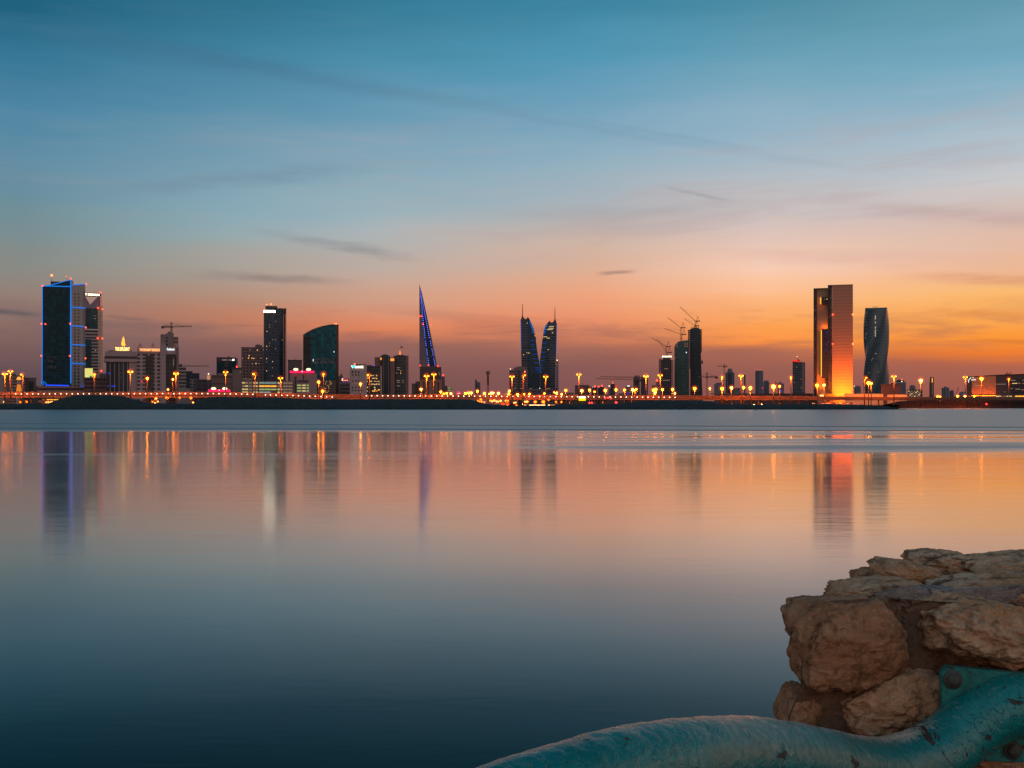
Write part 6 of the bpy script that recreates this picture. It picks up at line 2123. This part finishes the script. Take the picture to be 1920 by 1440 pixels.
# ------------------------------------------------------------------ cars parked below the slab tower
def car(px, Y, rot, label, paint, lights='white'):
    t = thing('parked_car', label, 'car', (X_(px, Y), Y, 4.1), 'cars parked below the floodlit slab tower')
    t.rotation_euler = (0, 0, rot)

    def put(name, bm, m, sm=False):
        me = D.meshes.new(name)
        bmesh.ops.recalc_face_normals(bm, faces=bm.faces)
        bm.to_mesh(me)
        bm.free()
        me.materials.append(m)
        o = D.objects.new(name, me)
        COL.objects.link(o)
        o.parent = t
    bm = BM()
    pr = [(-2.2, 0.35), (-2.25, 0.8), (-1.2, 0.95), (1.7, 0.98), (2.2, 0.85), (2.2, 0.35)]
    a = [bm.verts.new((x, -0.88, z)) for x, z in pr]
    c = [bm.verts.new((x, 0.88, z)) for x, z in pr]
    bm.faces.new(a)
    bm.faces.new(c[::-1])
    for i in range(len(pr)):
        j = (i + 1) % len(pr)
        bm.faces.new((a[i], c[i], c[j], a[j]))
    put('body', bm, paint)
    bm = BM()
    prism(bm, [(-1.1, -0.8), (1.6, -0.8), (1.6, 0.8), (-1.1, 0.8)], 0.9, 1.45)
    for v in bm.verts:
        if v.co.z > 1.2:
            v.co.x = v.co.x * 0.72 + 0.1
            v.co.y *= 0.85
    put('cabin', bm, DARKWIN)
    for x in (-1.35, 1.35):
        for y in (-0.85, 0.85):
            bm = BM()
            tube(bm, [(x, y - 0.1, 0.33), (x, y + 0.1, 0.33)], 0.33, 12)
            put('wheel', bm, DARK)
    for y in (-0.6, 0.6):
        bm = BM()
        ball(bm, (-2.27, y, 0.68), 0.24, 8, 5)
        put('headlight' if lights == 'white' else 'tail_light', bm, LOWW if lights == 'white' else TL)


PAINTS = [('white', plain('white_car_paint', (0.6, 0.58, 0.56), 0.35, 0, 0.05)), ('grey', plain('grey_car_paint', (0.16, 0.16, 0.17), 0.3, 0, 0.05)), ('red', plain('red_car_paint', (0.4, 0.03, 0.02), 0.3, 0, 0.05)), ('black', plain('black_car_paint', (0.02, 0.02, 0.025), 0.25, 0, 0.05))]
PLC = ['leftmost of the row', 'second from the left', 'third from the left', 'fourth from the left', 'fifth from the left', 'sixth from the left', 'seventh from the left', 'eighth from the left', 'rightmost of the row']
for i, (px, ci, li) in enumerate(((1526, 1, 'white'), (1543, 0, 'red'), (1551, 0, 'white'), (1559, 1, 'red'), (1567, 3, 'white'), (1573, 0, 'white'), (1581, 2, 'red'), (1589, 0, 'white'), (1597, 2, 'red'))):
    car(px, 985 - (i % 3) * 4, R(62 + 31 * (i % 3)), '%s parked car showing %s lamps below the floodlit slab tower, %s' % (PAINTS[ci][0], 'white' if li == 'white' else 'red', PLC[i]), PAINTS[ci][1], li)

# red beacon on the right bank
b = Bld('beacon', 'small red beacon lamp on the bank at the lower right of the mall', 'beacon', 1849.5, 1118, 3.0)
bm = BM()
tube(bm, [(0, 0, -1), (0, 0, b.z(758))], 0.2, 6)
b.add('post', bm, DARKSTEEL)
b.lamp(1849.5, 757.6, TL, 0.8, 'red_lens', 0)
# two dark buoys in the bay
b = Bld('buoy', 'tiny dark buoy floating in front of the shore bank left of the slab tower', 'buoy', 1417.3, 640, -0.15)
bm = BM()
tube(bm, [(0, 0, 0), (0, 0, 0.5), (0, 0, 0.9)], [0.35, 0.35, 0.12], 12)
b.add('float', bm, DARK)
bm = BM()
tube(bm, [(0, 0, 0.9), (0, 0, 1.5)], 0.06, 6)
b.add('rod', bm, DARKSTEEL)
# ================================================================== foreground: sea wall and pipe rail
WY = 2.35           # distance of the wall's end face


def rock_material(name, warm, pale, dark):
    m, nt = mat(name)
    co = nt.new('ShaderNodeTexCoord').outputs['Object']
    oi = nt.new('ShaderNodeObjectInfo').outputs['Random']
    sh = nt.vm('ADD', co, nt.comb(nt.m('MULTIPLY', oi, 7.0), nt.m('MULTIPLY', oi, 3.0), 0.0))
    big = nt.noise(sh, 6.0, 5.0, 0.62)
    mid = nt.noise(sh, 22.0, 7.0, 0.66, 0.4)
    fin = nt.noise(sh, 95.0, 5.0, 0.7)
    sx, sy, sz = nt.xyz(sh)
    strata = nt.noise(nt.comb(nt.m('MULTIPLY', sx, 8.0), nt.m('MULTIPLY', sy, 8.0), nt.m('MULTIPLY', sz, 46.0)), 1.0, 4.0, 0.6, 0.8)
    c = nt.mix(nt.rng(big, 0.36, 0.66), warm, pale)
    c = nt.mix(nt.rng(strata, 0.5, 0.72, 0.0, 0.4), c, tuple(min(1, v * 1.15) for v in pale[:3]) + (1,))
    c = nt.mix(nt.rng(mid, 0.33, 0.5, 0.9, 0.0), c, dark)
    c = nt.mix(nt.rng(fin, 0.3, 0.66, 0.45, 0.0), c, dark)
    c = nt.mix(nt.rng(mid, 0.58, 0.78, 0.0, 0.55), c, tuple(min(1, v * 1.2) for v in pale[:3]) + (1,))
    # a few open cracks
    wv = nt.vm('ADD', sh, nt.comb(nt.m('MULTIPLY', nt.m('SUBTRACT', mid, 0.5), 0.16), nt.m('MULTIPLY', nt.m('SUBTRACT', big, 0.5), 0.2), nt.m('MULTIPLY', nt.m('SUBTRACT', mid, 0.5), 0.12)))
    vo = nt.new('ShaderNodeTexVoronoi', feature='DISTANCE_TO_EDGE')
    vo.inputs['Scale'].default_value = 7.0
    nt.put(vo.inputs['Vector'], wv)
    pit = nt.m('MULTIPLY', nt.rng(vo.outputs['Distance'], 0.0, 0.045, 1.0, 0.0), nt.rng(big, 0.52, 0.62))
    c = nt.mix(nt.m('MULTIPLY', pit, 0.6), c, tuple(v * 0.35 for v in dark[:3]) + (1,))
    h = nt.m('ADD', nt.m('MULTIPLY', mid, 0.8), nt.m('MULTIPLY', fin, 0.2))
    h = nt.m('ADD', h, nt.m('MULTIPLY', strata, 0.3))
    h = nt.m('SUBTRACT', h, nt.m('MULTIPLY', pit, 0.5))
    bp = nt.new('ShaderNodeBump')
    bp.inputs['Strength'].default_value = 1.0
    bp.inputs['Distance'].default_value = 0.034
    nt.l.new(h, bp.inputs['Height'])
    finish(nt, principled(nt, c, 0.92, 0, 0.25, bp.outputs[0]))
    return m


ROCK = rock_material('limestone', (0.52, 0.265, 0.125, 1), (0.72, 0.49, 0.33, 1), (0.13, 0.06, 0.026, 1))
ROCK_D = rock_material('dark_limestone', (0.42, 0.195, 0.095, 1), (0.54, 0.30, 0.175, 1), (0.10, 0.045, 0.02, 1))
MORTAR = rock_material('sandy_mortar', (0.17, 0.095, 0.06, 1), (0.23, 0.15, 0.105, 1), (0.08, 0.045, 0.03, 1))
MORTAR_SKY = rock_material('sky_toned_mortar', (0.25, 0.22, 0.21, 1), (0.32, 0.29, 0.28, 1), (0.14, 0.12, 0.115, 1))  # mortar top greyed in colour, standing in for reflected sky

wall = thing('stone_wall', 'rough sea wall of pale limestone boulders set in mortar at the lower right', 'wall', tuple(at(1700, 1300, WY)))


def stone(cx, cy, Y, w, h, dep, seed, tilt=0.0, boxy=3.2, cuts=(), outline=None, m=None, amp=0.07, name='stone', yaw=0.0, label=None, sub=6):
    """boulder centred where (cx, cy) is seen at Y; w, h in px of that distance, dep in metres.
    outline: radii multipliers by angle (deg, k) to follow the silhouette; cuts: chisel planes (normal, offset)"""
    s = Y / F
    rx, rz, ry = w * s / 2, h * s / 2, dep / 2
    c = at(cx, cy, Y)
    bm = BM()
    bmesh.ops.create_icosphere(bm, subdivisions=sub, radius=1.0)
    ct, st = math.cos(R(tilt)), math.sin(R(tilt))
    cyw, syw = math.cos(R(yaw)), math.sin(R(yaw))
    o = Vector((seed * 3.7, seed * 1.3, seed * 2.1))
    rg = random.Random(seed * 17)
    cuts = list(cuts)
    for _ in range(9):
        n_ = (rg.uniform(-1, 1), rg.uniform(-1, 0.4), rg.uniform(-1, 1))
        L_ = Vector(n_).length
        sup = sum(abs(q) / L_ for q in n_)          # reach of a box along this direction
        cuts.append((n_, 0.80 * (0.55 * sup + 0.45) * rg.uniform(0.97, 1.12)))
    for v in bm.verts:
        d = v.co.normalized()
        k = (abs(d.x) ** boxy + abs(d.y) ** boxy + abs(d.z) ** boxy) ** (-1 / boxy)
        p = d * k
        for n_, off in cuts:
            nn = Vector(n_).normalized()
            e = p.dot(nn) - off
            if e > 0:
                p = p - nn * e * 0.95
        a = math.degrees(math.atan2(p.z, p.x)) % 360
        if outline:
            ol = sorted(outline)
            ol = [(ol[-1][0] - 360, ol[-1][1])] + ol + [(ol[0][0] + 360, ol[0][1])]
            p = Vector((p.x * interp(ol, a), p.y, p.z * interp(ol, a)))
        q = p * 1.6 + o
        n1 = mnoise.fractal(q * 0.9, 1.0, 2.0, 3)
        n2 = mnoise.fractal(q * 3.2, 0.9, 2.1, 5)
        n3 = mnoise.ridged_multi_fractal(q * 1.5, 0.9, 2.2, 4, 1.0, 2.0) - 1.0
        f = 1 + amp * (1.1 * n1 + 0.75 * n2 - 0.34 * n3)
        p = p * f
        x, y, z = p.x * rx, p.y * ry, p.z * rz
        x, z = x * ct - z * st, x * st + z * ct
        x, y = x * cyw - y * syw, x * syw + y * cyw
        # fine chips stay absolute in size
        w_ = Vector((x, y, z))
        g = mnoise.fractal(w_ * 55.0 + o, 0.8, 2.0, 4) * 0.003
        v.co = c + w_ + d * g
    ob = obj(name, bm, m or ROCK, wall, True)
    if label:
        ob['label'] = label
    return ob


# front face stones
stone(1586, 1196, WY, 192, 160, 0.24, 1, 4, 6.0, cuts=(((-1, -0.2, 0.75), 1.08), ((1, 0, 0.9), 1.2), ((0.85, 0, -1), 1.08), ((-0.6, 0, -1), 1.22), ((0.1, -1, 0.5), 0.98), ((0.5, -1, -0.3), 1.0)), m=ROCK_D, amp=0.055,
      label='big brown angular corner stone')
stone(1668, 1310, WY - 0.01, 190, 112, 0.2, 2, 10, 3.4, cuts=(((-0.8, 0, 0.9), 0.9), ((0.4, 0, -1), 0.92), ((0.2, -1, 0.4), 0.9)), amp=0.08)
stone(1496, 1328, WY + 0.03, 66, 86, 0.16, 3, -24, 3.0, cuts=(((1, 0, 0.8), 0.85),), m=ROCK_D)
stone(1852, 1183, WY - 0.02, 262, 116, 0.26, 4, -9, 3.2, cuts=(((-0.9, 0, 0.7), 0.98), ((0.3, -1, 0.5), 0.85), ((-0.35, -0.6, -1), 0.95), ((0.6, -0.3, -1), 1.0)), amp=0.10)
stone(1985, 1262, WY, 150, 90, 0.22, 14, -12, 3.0, amp=0.08)
# stones on the top, stepping back
stone(1640, 1113, WY + 0.2, 170, 48, 0.22, 5, 4, 2.8, cuts=(((-1, 0, 1), 1.05),), amp=0.09)
stone(1872, 1112, WY + 0.22, 264, 62, 0.3, 6, 6, 2.8, cuts=(((-0.9, 0, 0.9), 1.0),), amp=0.10)
stone(1642, 1084, WY + 0.45, 80, 34, 0.18, 7, 2, 2.6, m=ROCK_D)
stone(1702, 1077, WY + 0.45, 132, 48, 0.2, 8, -12, 2.8, cuts=(((1, 0, 1), 1.05),), amp=0.09)
stone(1762, 1054, WY + 0.75, 120, 42, 0.24, 9, -3, 2.7, cuts=(((-1, 0, 1.2), 1.0), ((1, 0, 1.0), 1.02)), amp=0.08)
stone(1880, 1064, WY + 0.62, 160, 44, 0.3, 10, 6, 2.8, amp=0.10)
stone(1960, 1058, WY + 0.8, 140, 46, 0.3, 15, 0, 2.8, amp=0.1)
stone(1940, 1098, WY + 0.42, 120, 40, 0.25, 16, 5, 2.8, amp=0.1)
# low stones beside and below the pipe
stone(1692, 1374, WY - 0.03, 150, 36, 0.16, 11, 3, 2.8, m=ROCK_D)
stone(1880, 1420, WY - 0.05, 180, 66, 0.2, 12, -4, 3.0, m=ROCK_D)
stone(1590, 1440, WY + 0.0, 190, 110, 0.2, 13, 3, 3.2, m=ROCK_D)
stone(1800, 1530, WY - 0.02, 230, 130, 0.2, 17, -3, 3.2, m=ROCK_D)
stone(1560, 1570, WY + 0.02, 210, 120, 0.2, 18, 3, 3.2, m=ROCK_D)
stone(2060, 1170, WY, 150, 120, 0.24, 19, 0, 3.2, amp=0.09)
stone(2060, 1440, WY, 160, 120, 0.22, 20, 0, 3.2, m=ROCK_D)


def mortar(name, pts, Y0, Y1, m, seed, amp=0.012, cut=7, dz=0.0):
    """mass of mortar: outline seen at Y0, running back to Y1"""
    bm = BM()
    fr = [bm.verts.new(at(px, py, Y0)) for px, py in pts]
    bk = [bm.verts.new(at(px, py, Y0) + Vector(((Y1 - Y0) * 0.62, Y1 - Y0, dz))) for px, py in pts]
    bm.faces.new(fr)
    bm.faces.new(bk[::-1])
    n = len(pts)
    for i in range(n):
        bm.faces.new((fr[i], bk[i], bk[(i + 1) % n], fr[(i + 1) % n]))
    bmesh.ops.triangulate(bm, faces=bm.faces)
    for _ in range(cut):
        es = [e for e in bm.edges if e.calc_length() > 0.02]
        if not es or len(bm.verts) > 22000:
            break
        bmesh.ops.subdivide_edges(bm, edges=es, cuts=1)
        bmesh.ops.triangulate(bm, faces=bm.faces)
    for v in bm.verts:
        q = v.co * 9.0 + Vector((seed, seed, 0))
        a = mnoise.fractal(q, 0.9, 2.0, 4)
        c_ = mnoise.noise(q * 0.4)
        v.co += Vector((0.5 * a, -0.8 * a - 0.4 * c_, 0.5 * c_ + 0.3 * a)) * amp
    return obj(name, bm, m, wall, True)


mortar('mortar', [(1520, 1150), (1560, 1126), (1660, 1120), (1700, 1132), (1760, 1130), (1860, 1136), (2100, 1120), (2100, 1700), (1480, 1700), (1478, 1345), (1500, 1285), (1510, 1210)], WY - 0.035, WY + 0.62, MORTAR, 2.0, 0.014, dz=-0.1)
mortar('top_mortar', [(1640, 1112), (1712, 1098), (1780, 1104), (2100, 1090), (2100, 1180), (1640, 1180)], WY + 0.07, WY + 0.78, MORTAR_SKY, 5.0, 0.016, dz=-0.09)
bm = BM()
prism(bm, [(0.62, WY + 0.12), (1.45, WY + 0.12), (2.3, WY + 0.9), (1.2, WY + 0.9)], -0.6, 2.15)
obj('wall_footing', bm, MORTAR, wall)

# ------------------------------------------------------------------ teal pipe rail
m, nt = mat('chipped_teal_paint')
co = nt.new('ShaderNodeTexCoord').outputs['Object']
uvn = nt.new('ShaderNodeUVMap').outputs[0]
ux, uy, uz = nt.xyz(uvn)
grain = nt.noise(nt.comb(nt.m('MULTIPLY', ux, 60.0), nt.m('MULTIPLY', uy, 26.0), 0.0), 1.0, 5.0, 0.65, 0.6)
peel = nt.noise(nt.comb(nt.m('MULTIPLY', ux, 13.0), nt.m('MULTIPLY', uy, 4.5), 4.0), 1.0, 5.0, 0.7, 0.8)
wrk = nt.noise(nt.comb(nt.m('MULTIPLY', ux, 34.0), nt.m('MULTIPLY', uy, 7.0), 9.0), 1.0, 3.0, 0.6, 1.2)
blot = nt.noise(co, 5.0, 4.0, 0.6)
pc = nt.mix(nt.rng(blot, 0.3, 0.7), (0.0, 0.10, 0.095, 1), (0.0, 0.20, 0.205, 1))
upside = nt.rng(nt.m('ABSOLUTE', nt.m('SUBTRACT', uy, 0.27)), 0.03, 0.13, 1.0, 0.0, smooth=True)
worn_glint_span = nt.m('MULTIPLY', nt.rng(ux, 0.16, 0.34, smooth=True), nt.rng(ux, 0.62, 0.95, 1.0, 0.0, smooth=True))
worn_glint = nt.m('MULTIPLY', upside, nt.m('MULTIPLY_ADD', worn_glint_span, 0.85, 0.12))
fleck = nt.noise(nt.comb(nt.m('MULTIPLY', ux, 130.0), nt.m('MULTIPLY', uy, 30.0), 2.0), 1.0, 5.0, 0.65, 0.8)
scuff_sheen = nt.m('MULTIPLY', nt.rng(nt.m('ADD', fleck, nt.m('MULTIPLY', worn_glint, 0.17)), 0.56, 0.66), nt.m('MULTIPLY_ADD', worn_glint, 0.8, 0.04))
pc = nt.mix(scuff_sheen, pc, (0.66, 0.46, 0.36, 1))  # pale scuffs, with the sky's warm highlight along the top painted in
chip = nt.rng(peel, 0.61, 0.63)
pc = nt.mix(chip, pc, (0.028, 0.012, 0.010, 1))
crack = nt.rng(nt.m('ABSOLUTE', nt.m('SUBTRACT', wrk, 0.5)), 0.0, 0.012, 0.7, 0.0)
crack = nt.m('MULTIPLY', crack, nt.rng(blot, 0.48, 0.6))
pc = nt.mix(crack, pc, (0.008, 0.03, 0.03, 1))
hgt = nt.m('ADD', nt.m('MULTIPLY', grain, 0.55), nt.m('MULTIPLY', chip, -0.7))
hgt = nt.m('ADD', hgt, nt.m('MULTIPLY', crack, -0.6))
bp = nt.new('ShaderNodeBump')
bp.inputs['Strength'].default_value = 0.8
bp.inputs['Distance'].default_value = 0.006
nt.l.new(hgt, bp.inputs['Height'])
finish(nt, principled(nt, pc, nt.m('MULTIPLY_ADD', chip, 0.4, nt.rng(grain, 0.3, 0.7, 0.18, 0.32)), 0.0, 0.5, bp.outputs[0]))
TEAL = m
rail = thing('pipe_rail', 'bent teal pipe handrail with chipped paint bolted to the stone wall', 'handrail', tuple(at(1845, 1335, WY - 0.15)))
CT = [(1925, 1318, 58), (1880, 1330, 58), (1826, 1358, 58), (1775, 1398, 58.5), (1718, 1429, 60), (1655, 1446, 62), (1585, 1443, 66), (1505, 1429, 70), (1400, 1420, 75), (1304, 1427, 80),
      (1212, 1441, 84), (1118, 1466, 88), (1022, 1498, 92), (930, 1531, 95), (800, 1585, 99), (640, 1660, 104)]
RAD = 0.062
P = []
for px, py, r in CT:
    P.append(at(px, py, RAD * F / r))


def catmull(P, k=14):
    out = []
    for i in range(len(P) - 1):
        p0, p1, p2, p3 = P[max(i - 1, 0)], P[i], P[i + 1], P[min(i + 2, len(P) - 1)]
        for j in range(k):
            t = j / k
            out.append(0.5 * ((2 * p1) + (p2 - p0) * t + (2 * p0 - 5 * p1 + 4 * p2 - p3) * t * t + (3 * p1 - p0 - 3 * p2 + p3) * t ** 3))
    out.append(P[-1])
    return out


sp = catmull(P)
for _ in range(12):
    sp = [sp[0]] + [(sp[i - 1] + sp[i] * 2 + sp[i + 1]) / 4 for i in range(1, len(sp) - 1)] + [sp[-1]]
bm = BM()
uvl = bm.loops.layers.uv.new('UVMap')
SEG = 72
rings = []
up = Vector((0, 0, 1))
dist = 0.0
ds = []
for i, p in enumerate(sp):
    if i:
        dist += (p - sp[i - 1]).length
    ds.append(dist)
    t = (sp[min(i + 1, len(sp) - 1)] - sp[max(i - 1, 0)]).normalized()
    a = t.cross(up).normalized()
    c = a.cross(t).normalized()
    up = c
    ring = []
    for k in range(SEG):
        th = 2 * math.pi * k / SEG
        q = p + (a * math.cos(th) + c * math.sin(th)) * RAD
        r = RAD + 0.0012 * mnoise.fractal(q * 24.0, 0.9, 2.0, 3) + 0.0009 * mnoise.noise(q * 70)
        ring.append(bm.verts.new(p + (a * math.cos(th) + c * math.sin(th)) * r))
    rings.append(ring)
for i in range(len(sp) - 1):
    for k in range(SEG):
        f = bm.faces.new((rings[i][k], rings[i][(k + 1) % SEG], rings[i + 1][(k + 1) % SEG], rings[i + 1][k]))
        for lp, (dd, kk) in zip(f.loops, ((ds[i], k), (ds[i], k + 1), (ds[i + 1], k + 1), (ds[i + 1], k))):
            lp[uvl].uv = (dd, kk / SEG)
bm.faces.new(rings[0][::-1])
bm.faces.new(rings[-1])
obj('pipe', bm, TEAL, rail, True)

# mounting plate
m, nt = mat('rusty_teal_plate')
co = nt.new('ShaderNodeTexCoord').outputs['Object']
n1 = nt.noise(co, 22.0, 6.0, 0.7)
n2 = nt.noise(co, 70.0, 4.0, 0.6)
pc = nt.mix(nt.rng(n2, 0.3, 0.7), (0.003, 0.10, 0.095, 1), (0.01, 0.19, 0.175, 1))
rust = nt.rng(n1, 0.545, 0.585)
pc = nt.mix(rust, pc, (0.045, 0.014, 0.008, 1))
bp = nt.new('ShaderNodeBump')
bp.inputs['Strength'].default_value = 0.6
bp.inputs['Distance'].default_value = 0.003
nt.l.new(nt.m('ADD', n2, nt.m('MULTIPLY', rust, -0.6)), bp.inputs['Height'])
finish(nt, principled(nt, pc, nt.m('MULTIPLY_ADD', rust, 0.4, 0.42), 0, 0.4, bp.outputs[0]))
PLATE = m
BOLT = plain('rusty_bolt', (0.045, 0.05, 0.042), 0.8, 0.0, 0.8, 120.0)
PY = WY - 0.14
cs = [(1764, 1262), (1774, 1250), (1930, 1264), (1948, 1268), (1950, 1420), (1940, 1432), (1780, 1424), (1766, 1410)]
bm = BM()
fr = [bm.verts.new(at(a, c_, PY)) for a, c_ in cs]
bk = [bm.verts.new(at(a, c_, PY) + Vector((0.004, 0.02, 0))) for a, c_ in cs]
bm.faces.new(fr)
bm.faces.new(bk[::-1])
for i in range(len(cs)):
    j = (i + 1) % len(cs)
    bm.faces.new((fr[i], bk[i], bk[j], fr[j]))
bmesh.ops.bevel(bm, geom=[e for e in bm.edges], offset=0.002, segments=2, affect='EDGES')
plate = obj('mounting_plate', bm, PLATE, rail)
for px, py in ((1786, 1274), (1908, 1288), (1898, 1406), (1792, 1408)):
    c_ = at(px, py, PY)
    bm = BM()
    tube(bm, [c_ + Vector((0, 0.002, 0)), c_ + Vector((0, -0.004, 0))], 0.019, 20)
    ball(bm, c_ + Vector((0, -0.004, 0)), 0.0125, 16, 10, (1, 0.8, 1))
    obj('bolt', bm, BOLT, plate, True)
# backing block of the plate
bm = BM()
prism(bm, [tuple(at(1790, 1300, PY + 0.021))[:2], tuple(at(1930, 1300, PY + 0.021))[:2], tuple(at(1930, 1300, WY + 0.2))[:2], tuple(at(1790, 1300, WY + 0.2))[:2]], Z_(1415, PY), Z_(1275, PY))
obj('mounting_block', bm, MORTAR, wall)

# quay the wall and the photographer stand on
bm = BM()
box(bm, -6, 7, -8, 0.9, 1.15, 1.5)
box(bm, -6, 7, 0.9, 1.0, -1.0, 1.5)
m = plain('quay_concrete', (0.3, 0.27, 0.25), 0.9, 0, 0.2, 2.0)
o = obj('quay', bm, m)
tag(o, 'concrete quay the stone wall and handrail stand on', kind='structure')
